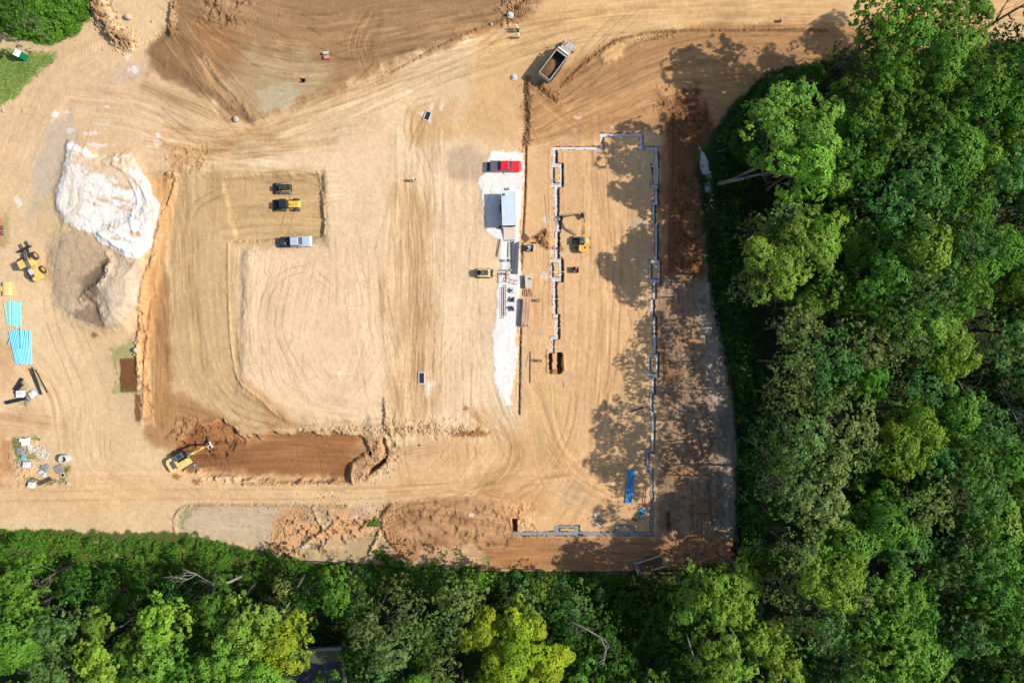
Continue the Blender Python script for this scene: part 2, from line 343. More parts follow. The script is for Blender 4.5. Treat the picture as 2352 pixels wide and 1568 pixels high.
for i, (x, y, a, b) in enumerate([(310, 160, 13, 9), (295, 132, 9, 6), (125, 262, 10, 12), (155, 258, 8, 6), (42, 462, 9, 14), (245, 247, 8, 3), (170, 335, 12, 10), (225, 333, 25, 5), (215, 306, 22, 4), (215, 362, 30, 4),
    (235, 378, 24, 6), (365, 312, 6, 10), (362, 330, 10, 8), (240, 285, 22, 4), (993, 245, 6, 9), (985, 280, 4, 6), (1014, 247, 4, 5), (943, 211, 5, 4), (976, 262, 14, 6), (983, 890, 8, 14), (992, 883, 12, 6), (1000, 945 - 70, 4, 4), (978, 905, 8, 8),
    (782, 859, 5, 7), (697, 184, 5, 5), (1405, 292, 5, 5), (1326, 270, 9, 4), (1320, 295, 8, 3), (1460, 515, 14, 16), (1468, 505, 10, 8), (1270, 575, 10, 8), (1240, 765, 7, 7), (1418, 755, 8, 6), (1250, 635, 10, 14), (1302, 860, 10, 8), (700, 1250, 14, 8), (1470, 300 - 8, 6, 8), (1256, 505, 8, 14), (566, 1115, 10, 5), (815, 1328 - 10, 6, 5), (1288, 583, 11, 7), (585, 420, 0.1, 0.1), (1083, 1180, 6, 5), (160, 300, 14, 8), (815, 1328, .1, .1)]):
    big = i in (28, 29, 32, 31, 34, 36)
    patch([(x - a, y), (x, y - b), (x + a, y), (x, y + b)], (240, 236, 228) if not big else (200, 188, 166), 0.85 if i < 12 else 0.62, 5, 6, 7, 200 + i)
# stockpile of white stone
WP = [(160, 335), (200, 345), (235, 375), (300, 355), (318, 375), (350, 430), (371, 470), (366, 520), (350, 570), (322, 600), (296, 592), (262, 575), (225, 545), (195, 532), (150, 510), (132, 470), (140, 420), (150, 380)]
patch(WP, (250, 248, 244), 0.96, 6, 7, 20, 46, dh=0.9, hsoft=34)
rough(WP, 0.08, 10, 461, 6, 0.03, 3)
patch([(235, 540), (345, 480), (366, 500), (345, 575), (320, 595), (290, 590)], None, 0, 10, 6, 14, 47, dh=0.6, hsoft=30)
patch([(180, 372), (240, 365), (330, 420), (300, 440), (240, 400)], (224, 200, 168), 0.85, 16, 14, 10, 48)
patch([(165, 345), (225, 370), (300, 360), (330, 385), (300, 400), (200, 400)], (222, 196, 160), 0.7, 14, 14, 9, 481)
for i, (x, y, r) in enumerate([(285, 460, 26), (240, 460, 20), (315, 535, 18), (295, 480, 20), (225, 470, 18), (320, 470, 12), (260, 520, 16), (290, 430, 26), (275, 550, 10)]):
    patch([(x - r, y - r * .25), (x + r * .8, y + r * .1), (x + r, y + r * .45), (x - r * .6, y + r * .1)], (196, 160, 120), 0.7, 6, 5, 8, 250 + i)
for i in range(26):
    x = 165 + (i * 37 % 170); y = 390 + (i * 53 % 180); r_ = 8 + (i * 7 % 14)
    if x + y < 590 or x - y > -60 or (y > 520 and x < 230): continue
    patch([(x - r_, y - r_ * .5), (x + r_ * .7, y), (x + r_, y + r_ * .5), (x - r_ * .4, y + r_ * .1)], (214, 190, 158), 0.5, 7, 6, 7, 700 + i)
for q, hh in (([(285, 375), (300, 410), (318, 440), (325, 470)], .3), ([(322, 470), (310, 500), (318, 540)], .35), ([(300, 400), (330, 430), (345, 470)], .3), ([(250, 520), (290, 545), (320, 560)], .4), ([(240, 540), (280, 570), (310, 580)], .35), ([(265, 380), (290, 395)], .5), ([(270, 470), (300, 490), (322, 500)], .3)): ridge(q, 7, hh * .8, 0.8, int(q[0][0]), None, 0, 6)
# grey stockpile
patch([(150, 530), (200, 530), (262, 575), (322, 600), (336, 650), (325, 700), (290, 750), (250, 758), (215, 750), (180, 735), (140, 700), (125, 640), (122, 575)], (202, 182, 154), 0.96, 6, 6, 20, 49, dh=0.8, hsoft=50)
patch([(130, 560), (200, 545), (262, 590), (250, 650), (215, 690), (180, 700), (150, 680)], (190, 168, 138), 0.8, 20, 10, 16, 50)
patch([(196, 640), (240, 600), (262, 600), (258, 640), (232, 672), (226, 700), (200, 690)], (128, 110, 88), 0.75, 10, 7, 10, 51)
patch([(165, 720), (200, 705), (236, 690), (252, 745), (200, 745)], (138, 118, 94), 0.65, 12, 9, 9, 52)
patch([(262, 620), (318, 612), (333, 650), (322, 705), (288, 742), (252, 745), (245, 690), (238, 660)], (216, 198, 172), 0.95, 8, 4, 20, 53, dh=1.6, hsoft=60)
rough([(130, 540), (330, 610), (330, 740), (160, 740)], 0.07, 10, 531, 8, 0.05, 3)
ridge([(256, 615), (262, 600), (250, 580)], 12, 0.4, 0.8, 54, None, 0, 7)
ridge([(262, 610), (245, 650), (215, 665), (195, 690)], 14, 0.55, 0.8, 55, None, 0, 7)
ridge([(215, 680), (236, 700), (248, 735)], 10, 0.4, 0.8, 56, None, 0, 7)
# shallow relief of the site
patch([(395, 410), (742, 398), (745, 560), (560, 572), (548, 900), (660, 968), (840, 960), (850, 1000), (500, 960), (380, 1000), (358, 760)], None, 0, 10, 6, 30, 57, dh=-0.55, hsoft=26)
patch([(505, 410), (738, 400), (742, 545), (540, 548)], None, 0, 8, 5, 24, 58, dh=-0.3, hsoft=12)
patch([(345, 120), (410, 60), (560, 40), (1150, 30), (1100, 80), (880, 155), (700, 232), (585, 280), (500, 225)], None, 0, 8, 5, 24, 59, dh=0.5, hsoft=26)
# flows of wheel and blade marks
flow([(560, 320), (760, 240), (950, 160), (1150, 90), (1400, 50), (1800, 25), (2300, 20)], 62, 0.11, 0.06, 301)
flow([(400, 260), (560, 320), (800, 260), (1000, 180), (1200, 110)], 46, 0.09, 0.05, 302)
flow([(1250, 260), (1350, 200), (1480, 130), (1650, 90), (1900, 85)], 70, 0.16, 0.07, 303)
flow([(1230, 300), (1400, 250), (1520, 200), (1700, 190)], 50, 0.18, 0.08, 304)
flow([(500, 30), (700, 90), (900, 60), (1150, 20)], 90, 0.14, 0.08, 305)
flow([(420, 40), (520, 120), (700, 160), (860, 130), (1040, 80)], 80, 0.13, 0.08, 306)
flow([(430, 100), (500, 200), (570, 280)], 60, 0.15, 0.12, 307)
flow([(850, 60), (830, 110), (850, 180)], 40, 0.15, 0.12, 308)
flow([(960, 330), (955, 600), (960, 990)], 75, 0.13, 0.07, 309)
flow([(1060, 420), (1060, 700), (1060, 1080)], 60, 0.06, 0.04, 310)
flow([(830, 600), (850, 800), (900, 960)], 70, 0.06, 0.05, 311)
flow([(450, 430), (440, 650), (470, 850), (560, 960)], 80, 0.09, 0.05, 312)
flow([(380, 420), (370, 700), (372, 980)], 30, 0.16, 0.07, 313)
flow([(580, 600), (575, 800), (640, 920), (780, 960)], 60, 0.07, 0.05, 314)
flow([(700, 640), (680, 760), (720, 880), (820, 900), (880, 800)], 70, 0.05, 0.04, 315)
flow([(520, 440), (640, 435), (740, 430)], 60, 0.1, 0.07, 316)
flow([(530, 520), (640, 515), (740, 520)], 40, 0.12, 0.09, 317)
flow([(0, 1120), (300, 1110), (700, 1120), (1100, 1110), (1400, 1090)], 50, 0.06, 0.03, 318)
flow([(480, 1050), (640, 1040), (840, 1050)], 50, 0.13, 0.08, 319)
flow([(520, 1010), (620, 990), (760, 985), (900, 970)], 24, 0.1, 0.06, 320)
flow([(1400, 340), (1400, 700), (1380, 1000), (1300, 1150)], 110, 0.06, 0.04, 321)
flow([(1230, 600), (1240, 900), (1280, 1100), (1400, 1160)], 60, 0.06, 0.04, 322)
flow([(1125, 960), (1150, 1040), (1100, 1110)], 70, 0.14, 0.08, 323)
flow([(1560, 260), (1560, 640), (1600, 1000), (1620, 1240)], 60, 0.2, 0.12, 324)
flow([(1620, 660), (1650, 900), (1660, 1200)], 40, 0.14, 0.08, 325)
flow([(900, 1270), (1200, 1275), (1600, 1280)], 34, 0.16, 0.1, 326)
flow([(150, 760), (200, 900), (210, 1050), (300, 1110)], 70, 0.05, 0.03, 327)
flow([(60, 330), (120, 200), (220, 130)], 70, 0.05, 0.04, 328)
flow([(200, 240), (330, 260), (470, 330), (600, 350)], 60, 0.1, 0.06, 329)
flow([(360, 330), (480, 345), (620, 340)], 40, 0.13, 0.08, 330)
flow([(0, 960), (130, 975)], 26, 0.12, 0.06, 331)
flow([(900, 1200), (1000, 1160), (1120, 1180)], 60, 0.17, 0.12, 332)
flow([(420, 1185), (560, 1200), (690, 1190)], 44, 0.06, 0.05, 333)
flow([(330, 440), (360, 600), (330, 760), (340, 950)], 26, 0.12, 0.12, 334)
flow([(1185, 620), (1182, 760), (1170, 900)], 30, 0.04, 0.02, 335)
# single tracks
TR = [([(1250, 330), (1400, 270), (1520, 225), (1620, 220)], 6, 9), ([(1240, 305), (1350, 245), (1470, 175)], 6, 9), ([(1290, 240), (1400, 150), (1480, 100)], 6, 8), ([(1290, 200), (1350, 110), (1450, 10)], 5, 9),
      ([(1330, 170), (1400, 90), (1480, 20)], 4, 8), ([(930, 600), (935, 420), (950, 330), (1010, 210)], 4, 7), ([(955, 960), (948, 700), (955, 500)], 5, 9), ([(985, 960), (975, 760), (985, 560), (960, 420)], 5, 8),
      ([(905, 980), (930, 860), (900, 760), (870, 620)], 5, 7), ([(945, 330), (935, 290), (950, 245), (1000, 225)], 5, 8), ([(1070, 1010), (1072, 880), (1068, 700)], 5, 9),
      ([(1130, 990), (1165, 1020), (1150, 1080), (1110, 1110)], 5, 8), ([(1380, 500), (1390, 700), (1385, 900), (1360, 1040)], 6, 10), ([(1420, 480), (1415, 700), (1400, 900)], 6, 9), ([(1450, 700), (1460, 760), (1440, 810)], 5, 11),
      ([(1320, 900), (1300, 1000), (1240, 1100), (1160, 1150)], 6, 9), ([(600, 700), (640, 640), (700, 620), (760, 660)], 4, 8), ([(660, 640), (640, 760), (700, 880)], 5, 9), ([(320, 985), (420, 1000), (560, 980)], 5, 9),
      ([(245, 1000), (250, 1060), (270, 1100)], 3, 7), ([(500, 340), (430, 310), (360, 250)], 6, 9), ([(560, 350), (480, 322), (400, 290)], 6, 9), ([(590, 410), (680, 402), (740, 420)], 6, 10), ([(420, 600), (440, 480), (530, 430)], 6, 9),
      ([(480, 880), (540, 940), (640, 970)], 7, 9), ([(400, 930), (470, 950), (560, 985)], 8, 0), ([(430, 920), (500, 955), (600, 985)], 8, 0), ([(700, 985), (800, 975), (900, 965)], 6, 8), ([(860, 1165), (1000, 1160), (1140, 1110)], 6, 9),
      ([(900, 1180), (980, 1160), (1060, 1170)], 6, 8), ([(930, 1240), (1000, 1190), (1060, 1200)], 6, 8), ([(1110, 1270), (1240, 1262), (1330, 1272)], 8, 0), ([(1110, 1250), (1200, 1245), (1290, 1252)], 8, 0), ([(1130, 1290), (1240, 1286), (1340, 1290)], 8, 0),
      ([(960, 140), (1100, 110), (1180, 60), (1400, 20)], 5, 8), ([(700, 250), (860, 190), (1000, 140)], 5, 8), ([(1545, 270), (1548, 450), (1550, 600)], 8, 0), ([(1560, 270), (1562, 450), (1560, 560)], 8, 0), ([(1590, 980), (1610, 1060), (1615, 1140)], 4, 8),
      ([(1400, 1010), (1440, 960), (1480, 920)], 4, 9), ([(700, 60), (800, 110), (960, 90), (1080, 50)], 7, 0), ([(700, 90), (800, 140), (960, 115)], 7, 0), ([(680, 30), (820, 80), (1000, 60), (1150, 30)], 7, 0), ([(500, 60), (620, 130), (720, 150)], 7, 0), ([(520, 100), (600, 160), (680, 175)], 7, 0)]
for i, (p, wd, gp) in enumerate(TR): track(p, wd * 0.9, gp * 0.95, 0.045, 0.17, 4.6 + (i % 3) * 0.5, 400 + i)
for i, (p_, wd, gp, dk) in enumerate([([(480, 320), (760, 235), (1000, 150), (1300, 60)], 7, 11, .16), ([(520, 345), (800, 262), (1040, 170), (1350, 70)], 7, 11, .14), ([(1000, 330), (1010, 600), (1000, 900)], 6, 9, .16), ([(930, 380), (960, 600), (930, 900)], 6, 9, .18), ([(905, 560), (985, 440), (960, 340)], 5, 8, .16),
    ([(0, 1140), (400, 1135), (900, 1130), (1150, 1090), (1300, 980)], 7, 11, .1), ([(1120, 420), (1085, 600), (1095, 800), (1080, 1060)], 6, 10, .1), ([(1350, 400), (1340, 700), (1330, 950)], 7, 11, .1), ([(1250, 1000), (1350, 1120), (1450, 1150)], 6, 10, .1), ([(800, 560), (840, 700), (800, 880)], 6, 9, .08), ([(640, 600), (600, 750), (650, 900)], 6, 9, .08),
    ([(200, 260), (150, 480), (110, 700), (180, 900), (230, 1090)], 7, 11, .07), ([(1290, 215), (1420, 130), (1600, 80), (1800, 70)], 7, 11, .16), ([(1300, 250), (1450, 180), (1600, 120)], 7, 11, .16), ([(1620, 680), (1640, 900), (1640, 1200)], 7, 10, .14)]): track(p_, wd * .8, gp, 0.05, dk, 4.8, 620 + i)
rr = random.Random(5)
for i in range(90):      # many short faint passes
    x = rr.uniform(380, 1480); y = rr.uniform(300, 1180)
    if 1095 < x < 1215: continue
    a = rr.gauss(math.pi / 2, 0.35) if 330 < y < 1060 else rr.gauss(0.05, 0.3); L = rr.uniform(60, 190); b = rr.uniform(-0.35, 0.35)
    q = [(x + math.cos(a + b * t) * L * t, y + math.sin(a + b * t) * L * t) for t in (0, 0.5, 1)]
    track(q, rr.uniform(3.5, 5.5), rr.choice([0, 8, 10]), 0.025, rr.uniform(0.05, 0.11), rr.uniform(4.2, 5.4), 500 + i)
for i, (q, wd, c, a) in enumerate([([(340, 200), (460, 250), (560, 300)], 30, (176, 140, 98), .5), ([(600, 300), (760, 235), (900, 170)], 26, (196, 160, 114), .5), ([(380, 300), (480, 310), (620, 310)], 26, (190, 152, 106), .5), ([(1240, 330), (1400, 280), (1560, 230)], 34, (186, 142, 98), .55), ([(1220, 200), (1330, 300)], 30, (190, 146, 98), .4), ([(940, 420), (960, 650), (950, 960)], 44, (208, 172, 126), .6), ([(900, 430), (880, 700), (915, 930)], 20, (202, 168, 122), .5),
    ([(350, 620), (372, 800), (380, 980)], 22, (160, 122, 82), .6), ([(420, 960), (540, 1000), (640, 1010)], 30, (168, 122, 80), .6), ([(460, 1040), (640, 1030), (840, 1040)], 40, (146, 100, 64), .4), ([(830, 1010), (900, 1040), (1000, 1030)], 26, (196, 156, 112), .5), ([(1100, 960), (1180, 1040), (1120, 1120)], 40, (196, 150, 102), .5), ([(900, 1120), (1150, 1110), (1300, 1090)], 24, (200, 156, 108), .45), ([(1000, 70), (1180, 60), (1400, 30), (1700, 20)], 26, (200, 160, 110), .5),
    ([(1240, 900), (1300, 1050), (1420, 1130)], 50, (212, 168, 118), .4), ([(1380, 360), (1400, 700), (1380, 1000)], 50, (216, 172, 122), .4), ([(420, 430), (430, 640), (450, 860)], 50, (190, 160, 114), .5), ([(480, 350), (600, 340), (760, 330)], 30, (200, 164, 116), .5), ([(1510, 700), (1530, 900), (1530, 1200)], 26, (150, 116, 86), .5), ([(1150, 1245), (1350, 1260), (1550, 1262)], 26, (170, 126, 88), .5), ([(130, 500), (180, 460), (150, 360)], 26, (196, 178, 150), .4), ([(60, 830), (120, 900), (140, 1000)], 50, (216, 180, 130), .4)]): flow(q, wd, 0.16, 0.05, 740 + i * 3, 70, 3.2, c, a, 0.15)
# berms, scarps and clods
ridge([(215, -20), (232, 30), (262, 80), (295, 100)], 26, 1.6, 0.85, 60, (150, 120, 88), 0.85, 7)
rough([(210, -20), (240, -20), (300, 90), (270, 110), (215, 60)], 0.75, 7, 61, 16, 0.25)
ridge([(400, 10), (395, 60), (400, 80)], 14, 0.9, 0.85, 62, (150, 118, 84), 0.7, 7)
rough([(440, -20), (600, -20), (560, 80), (460, 60)], 0.5, 10, 63, 30, 0.2)
rough([(1140, -20), (1240, -20), (1200, 30), (1160, 60), (1130, 30)], 0.5, 6, 64, 14, 0.2)
ridge([(900, 168), (1000, 115), (1090, 75), (1170, 40), (1210, 0)], 5, 0.35, 0.7, 65, (150, 112, 72), 0.7, 6)
ridge([(700, 236), (800, 200), (862, 150)], 4, 0.2, 0.6, 66, (160, 122, 80), 0.5, 6)
ridge([(470, 130), (510, 190), (560, 240), (575, 275)], 10, 0.35, 0.7, 67)
rough([(1040, 70), (1100, 55), (1110, 75), (1050, 95)], 0.25, 8, 68, 10, 0.12)
ridge([(1212, 180), (1215, 240), (1214, 300), (1208, 330)], 11, 0.55, 0.9, 69, (120, 92, 62), 0.85, 6)
ridge([(1238, 195), (1260, 215), (1280, 230)], 9, 0.5, 0.9, 70, (130, 98, 64), 0.8, 6)
ridge([(1290, 200), (1340, 150), (1400, 105), (1450, 85), (1560, 72), (1900, 70)], 6, 0.32, 0.9, 71, (130, 98, 64), 0.75, 6)
ridge([(1208, 325), (1207, 400), (1205, 470), (1200, 545)], 3.6, -0.55, 0.6, 72, (120, 86, 54), 0.9, 6)
ridge([(1202, 560), (1200, 620)], 4, 0.25, 0.9, 73, (140, 104, 68), 0.8, 5)
ridge([(1196, 750), (1194, 830), (1193, 900), (1192, 950)], 3.4, -0.6, 0.6, 74, (90, 64, 40), 0.95, 6)
rough([(1500, 190), (1600, 195), (1640, 290), (1600, 330), (1500, 250)], 0.32, 8, 75, 20, 0.2)
rough([(1540, 400), (1620, 400), (1620, 640), (1540, 640)], 0.22, 8, 76, 20, 0.22)
rough([(1516, 640), (1660, 640), (1690, 1300), (1516, 1300)], 0.22, 9, 77, 20, 0.14)
ridge([(1535, 1180), (1537, 1215)], 8, -0.7, 0.4, 78, (100, 70, 46), 0.7, 8)
for q in ([(1560, 1290), (1620, 1262), (1660, 1235)], [(1590, 1296), (1650, 1275), (1690, 1240)]): ridge(q, 6, 0.4, 0.6, 79, (150, 120, 92), 0.5, 9)
ridge([(1255, 560), (1240, 548), (1256, 534)], 14, 0.8, 0.8, 80, (150, 100, 58), 0.85, 6)
ridge([(1258, 570), (1290, 572)], 7, 0.35, 0.9, 81, (170, 112, 66), 0.85, 5)
ridge([(690, 988), (780, 985), (860, 985), (900, 990), (960, 985), (1040, 990), (1110, 985)], 16, 0.3, 0.9, 82, (200, 170, 128), 0.5, 8)
rough([(880, 960), (1050, 955), (1110, 985), (1050, 1010), (880, 1010)], 0.22, 9, 83, 14, 0.12)
ridge([(882, 915), (886, 950), (884, 975), (900, 1000)], 5, 0.5, 0.8, 84, (130, 104, 72), 0.7, 6)
rough([(850, 1000), (920, 995), (910, 1060), (850, 1105), (815, 1100)], 0.35, 8, 85, 14, 0.15)
patch([(846, 1090), (852, 1075), (890, 1046), (884, 1062), (862, 1080)], (110, 82, 56), 0.7, 4, 2, 8, 86, dh=-1.6, hsoft=5)
patch([(876, 1010), (884, 1008), (892, 1042), (882, 1042)], None, 0, 4, 2, 8, 87, dh=-0.8, hsoft=6)
ridge([(560, 1112), (640, 1109), (740, 1108), (802, 1107)], 5, 0.5, 0.5, 88, (180, 132, 88), 0.6, 6)
ridge([(810, 1108), (808, 1085), (812, 1070)], 5, 0.6, 0.5, 89, (170, 124, 82), 0.6, 6)
rough([(440, 1085), (560, 1095), (560, 1110), (440, 1100)], 0.3, 6, 90, 8, 0.15)
rough([(400, 950), (520, 960), (560, 1010), (520, 1060), (430, 1040), (380, 1010)], 0.35, 9, 91, 16, 0.2)
ridge([(405, 1225), (402, 1190), (430, 1162), (520, 1158), (700, 1160), (800, 1162)], 6, 0.4, 0.8, 92, (178, 146, 108), 0.6, 6)
rough([(610, 1250), (650, 1190), (720, 1170), (870, 1180), (860, 1230), (720, 1290), (640, 1285)], 0.55, 11, 93, 16, 0.16)
ridge([(660, 1280), (720, 1235), (770, 1205)], 8, 0.7, 0.8, 94)
ridge([(720, 1165), (735, 1200), (760, 1225)], 6, 0.4, 0.8, 95)
ridge([(900, 1160), (880, 1185), (882, 1215), (900, 1245), (930, 1275)], 9, 0.6, 0.85, 96, (150, 110, 70), 0.7, 6)
rough([(890, 1150), (1180, 1150), (1180, 1260), (930, 1270)], 0.28, 12, 97, 20, 0.14)
ridge([(850, 1270), (865, 1240), (872, 1220)], 6, 0.7, 0.6, 98, (220, 180, 136), 0.6)
rough([(1150, 1160), (1230, 1150), (1240, 1230), (1160, 1240)], 0.25, 7, 99, 14, 0.16)
rough([(20, 1020), (70, 1040), (80, 1130), (20, 1120)], 0.25, 6, 110, 12, 0.14)
ridge([(385, 400), (402, 400), (398, 440), (388, 470)], 7, 0.7, 0.7, 111, (200, 156, 108), 0.5)
ridge([(378, 478), (362, 560), (340, 640), (325, 740), (318, 800), (322, 870)], 9, 0.6, 0.75, 112, (224, 176, 124), 0.6, 9)
ridge([(350, 690), (342, 760), (334, 830), (330, 960)], 5, 0.3, 0.8, 113, (180, 130, 84), 0.5, 7)
rough([(310, 720), (345, 700), (345, 980), (315, 980)], 0.3, 8, 114, 10, 0.14)
rough([(370, 330), (480, 330), (500, 400), (380, 420)], 0.22, 8, 115, 16, 0.14)
ridge([(540, 555), (620, 552), (700, 548), (742, 540), (742, 470), (730, 400)], 5, 0.3, 0.9, 116, (196, 164, 116), 0.5, 6)
ridge([(522, 560), (522, 640), (524, 720), (530, 800), (545, 870), (590, 910), (640, 960)], 5, 0.25, 0.8, 117, (210, 176, 126), 0.5, 7)
ridge([(500, 412), (600, 402), (738, 396)], 5, 0.25, 0.7, 118)
rough([(0, 120), (30, 150), (40, 260), (0, 240)], 0.1, 8, 119, 10, 0.1)
rough([(80, 270), (120, 300), (60, 250), (0, 245)], 0.2, 8, 120, 8, 0.1)
patch([(230, 42), (246, 40), (248, 52), (232, 54)], (226, 190, 140), 0.0, 4, 0, 8, 121)
# brown mulched rectangles
patch(rect(277, 823, 317, 900), (122, 80, 50), 0.93, 3, 2, 10, 122, dh=0.12, hsoft=5)
patch(rect(310, 906, 324, 968), (134, 92, 60), 0.85, 4, 2, 10, 123)
for i, (x, y, a, b) in enumerate([(407, 1094, 12, 8), (455, 1104, 16, 7), (1072, 938, 5, 12), (1045, 1000, 8, 6), (1230, 545, 9, 6), (218, 770, 12, 5), (1066, 1000 - 4, 18, 8), (1095, 995, 30, 8)]):
    patch([(x - a, y), (x, y - b), (x + a, y), (x, y + b)], (156, 108, 66), 0.75, 6, 5, 8, 270 + i, dh=0.12)
# vegetated ground
GR = (86, 118, 48); FL = (58, 62, 34)
patch([(-40, 105), (-40, -40), (218, -40), (212, 20), (190, 70), (120, 108), (60, 96), (20, 85)], GR, 0.95, 8, 9, 12, 130)
patch([(-40, 118), (20, 112), (45, 120), (70, 125), (80, 118), (128, 122), (122, 140), (80, 175), (30, 230), (-10, 250), (-40, 250)], (140, 158, 82), 0.85, 8, 9, 12, 131)
patch([(-40, 72), (20, 78), (60, 92), (120, 108), (70, 118), (40, 112), (-40, 105)], (216, 196, 152), 0.9, 6, 4, 14, 132)
for q in ([(66, 140), (74, 160), (60, 185)], [(80, 130), (86, 160), (70, 195), (40, 215)], [(10, 150), (12, 200)]):
    w_, D_, _, _, _ = seg(curve(q), 8); k_ = (0.5 * (1 - sst(1, 4, D_)))[..., None]; C[w_] = C[w_] * (1 - k_) + np.array((206, 190, 140)) * k_
patch([(-40, 1212), (60, 1216), (200, 1218), (400, 1220), (450, 1228), (560, 1256), (640, 1268), (700, 1292), (1140, 1312), (1460, 1318), (1700, 1290), (1700, 1900), (-40, 1900)], (84, 98, 46), 0.95, 8, 9, 14, 133)
for i in range(26):
    x = 20 + i * 41 % 700; y = 1226 + i * 29 % 70 + x * .06
    patch([(x - 12, y), (x, y - 6), (x + 14, y + 1), (x, y + 5)], (190, 168, 126), .7, 8, 8, 7, 900 + i)
patch([(-400, 1300), (400, 1330), (900, 1350), (1700, 1360), (1700, 2600), (-400, 2600)], FL, 0.95, 30, 8, 30, 134)
patch([(1605, 370), (1640, 300), (1740, 180), (1800, 150), (1960, 130), (2070, 110), (2300, 90), (3200, 60), (3200, 2600), (1650, 2600), (1690, 1290), (1694, 1000), (1676, 860), (1640, 700), (1628, 600), (1622, 500), (1606, 440)], FL, 0.96, 10, 12, 16, 135)
patch([(1598, 360), (1644, 290), (1700, 220), (1730, 230), (1700, 420), (1690, 600), (1740, 900), (1760, 1290), (1688, 1300), (1694, 1000), (1676, 860), (1632, 640)], (64, 84, 36), 0.8, 16, 6, 18, 136)
patch([(1608, 342), (1622, 360), (1634, 400), (1640, 440), (1638, 478), (1626, 470), (1618, 430), (1608, 380)], (222, 222, 220), 0.95, 4, 3, 12, 44)
GP = [(1250 - 400, 1192), (868, 1190), (872, 1205), (838, 1208)]
patch(GP, (92, 128, 50), 0.85, 5, 4, 8, 137)
for i, pl in enumerate([[(25, 1010), (80, 1000), (95, 1008), (50, 1018), (52, 1050), (85, 1040), (90, 1055), (40, 1058)], [(60, 1098), (75, 1100), (85, 1112), (60, 1115)], [(105, 1105), (125, 1105), (125, 1115), (105, 1115)], [(140, 1065), (165, 1070), (160, 1090), (138, 1110), (148, 1088)], [(50, 870), (60, 890), (56, 905), (46, 900)], [(48, 925), (62, 922), (60, 932), (50, 932)], [(255, 800), (310, 780), (316, 822), (275, 824), (270, 860), (256, 830)], [(262, 880), (318, 900), (312, 908), (262, 900)], [(410, 1195), (430, 1165), (460, 1160), (430, 1190), (420, 1215)], [(0, 500), (20, 480), (22, 560), (0, 572)]]):
    patch(pl, (112, 132, 62), 0.4 if i != 9 else 0.3, 8, 9, 6, 140 + i)
# green survey paint on the soil
GL = [((1265, 885), (1265, 995)), ((1274, 885), (1274, 930)), ((1274, 930), (1290, 930)), ((1283, 925), (1283, 997)), ((1265, 945), (1272, 945)), ((1235, 975), (1235, 1045)), ((1230, 990), (1272, 990)), ((1242, 997), (1283, 997)), ((1242, 997), (1242, 1045)), ((1178, 1040), (1245, 1040)),
      ((1130, 940), (1130, 1005)), ((1108, 972), (1108, 1020)), ((1105, 1007), (1155, 1007)), ((1110, 1017), (1150, 1017)), ((1170, 1082), (1195, 1082)), ((1172, 1094), (1188, 1094)), ((1204, 1094), (1218, 1094)), ((1148, 1064), (1196, 1064)), ((890, 1140 - 120), (960, 1012)), ((1247, 863), (1263, 863)), ((1255, 855), (1255, 872)), ((1200, 1010), (1210, 1022))]
for a_, b_ in GL:
    w_, D_, s_, _, _ = seg([a_, b_], 4); k_ = (0.32 * (1 - sst(0.3, 1.8, D_)) * (0.5 + 0.5 * sst(-0.3, 0.2, noise(s_ / 6, D_ * 0, 9))))[..., None]
    C[w_] = C[w_] * (1 - k_) + np.array((140, 205, 80)) * k_
# footings: rectangles x0,y0,x1,y1 (concrete) ; trenches are cut a little wider to the right
FW = 3.4
def seg_rect(x0, y0, x1, y1, wd=FW):
    if abs(x1 - x0) < abs(y1 - y0): return (min(x0, x1) - wd, min(y0, y1), max(x0, x1) + wd, max(y0, y1))
    return (min(x0, x1), min(y0, y1) - wd, max(x0, x1), max(y0, y1) + wd)
def ringr(x0, y0, x1, y1, tx=5.5, ty=9): return [(x0, y0, x1, y0 + ty), (x0, y1 - ty, x1, y1), (x0, y0 + ty, x0 + tx, y1 - ty), (x1 - tx, y0 + ty, x1, y1 - ty)]
FOOT = {
 'north': [(1268, 337, 1380, 343.5), (1378, 328, 1387, 343.5), (1378.5, 314, 1385, 328), (1378.5, 306, 1476, 314), (1469.5, 314, 1476, 334), (1466, 334, 1478, 343.5), (1478, 337.5, 1512, 344)],
 'west': [(1268.5, 343.5, 1276, 375)] + ringr(1267, 375, 1290, 430) + [seg_rect(1276, 430, 1276, 497), (1272, 497, 1287, 505), seg_rect(1281, 505, 1281, 532), seg_rect(1277, 532, 1277, 594)] + ringr(1264, 594, 1289, 646) +
         [seg_rect(1272, 646, 1272, 722), (1269, 722, 1282, 730), seg_rect(1278, 730, 1278, 772), (1265, 772, 1282, 779), seg_rect(1269, 779, 1269, 810)],
 'east': [(1502.5, 344, 1511, 378)] + ringr(1494, 378, 1512, 431, 4.5, 7) + [seg_rect(1507, 431, 1507, 463), (1496, 463, 1511, 470), seg_rect(1501, 470, 1501, 512), (1496, 512, 1511, 518), seg_rect(1507, 518, 1507, 597)] + ringr(1490, 597, 1516, 650, 6, 9) +
         [seg_rect(1503, 650, 1503, 686), seg_rect(1498, 686, 1498, 728), seg_rect(1503, 728, 1503, 812)] + ringr(1487, 812, 1512, 866, 6, 9) + [seg_rect(1500, 866, 1500, 904), seg_rect(1495, 904, 1495, 948), seg_rect(1499.5, 948, 1499.5, 1031),
         (1484, 1031, 1503, 1039), (1483, 1039, 1490, 1073), (1483, 1073, 1500, 1083), (1493, 1083, 1499.5, 1221)],
 'south': [(1177, 1221, 1499.5, 1229), (1274, 1207, 1329, 1212), (1274, 1212, 1284, 1221), (1319, 1212, 1329, 1221), (1412, 1207, 1457, 1212), (1412, 1212, 1420, 1221), (1448, 1212, 1457, 1221)]}
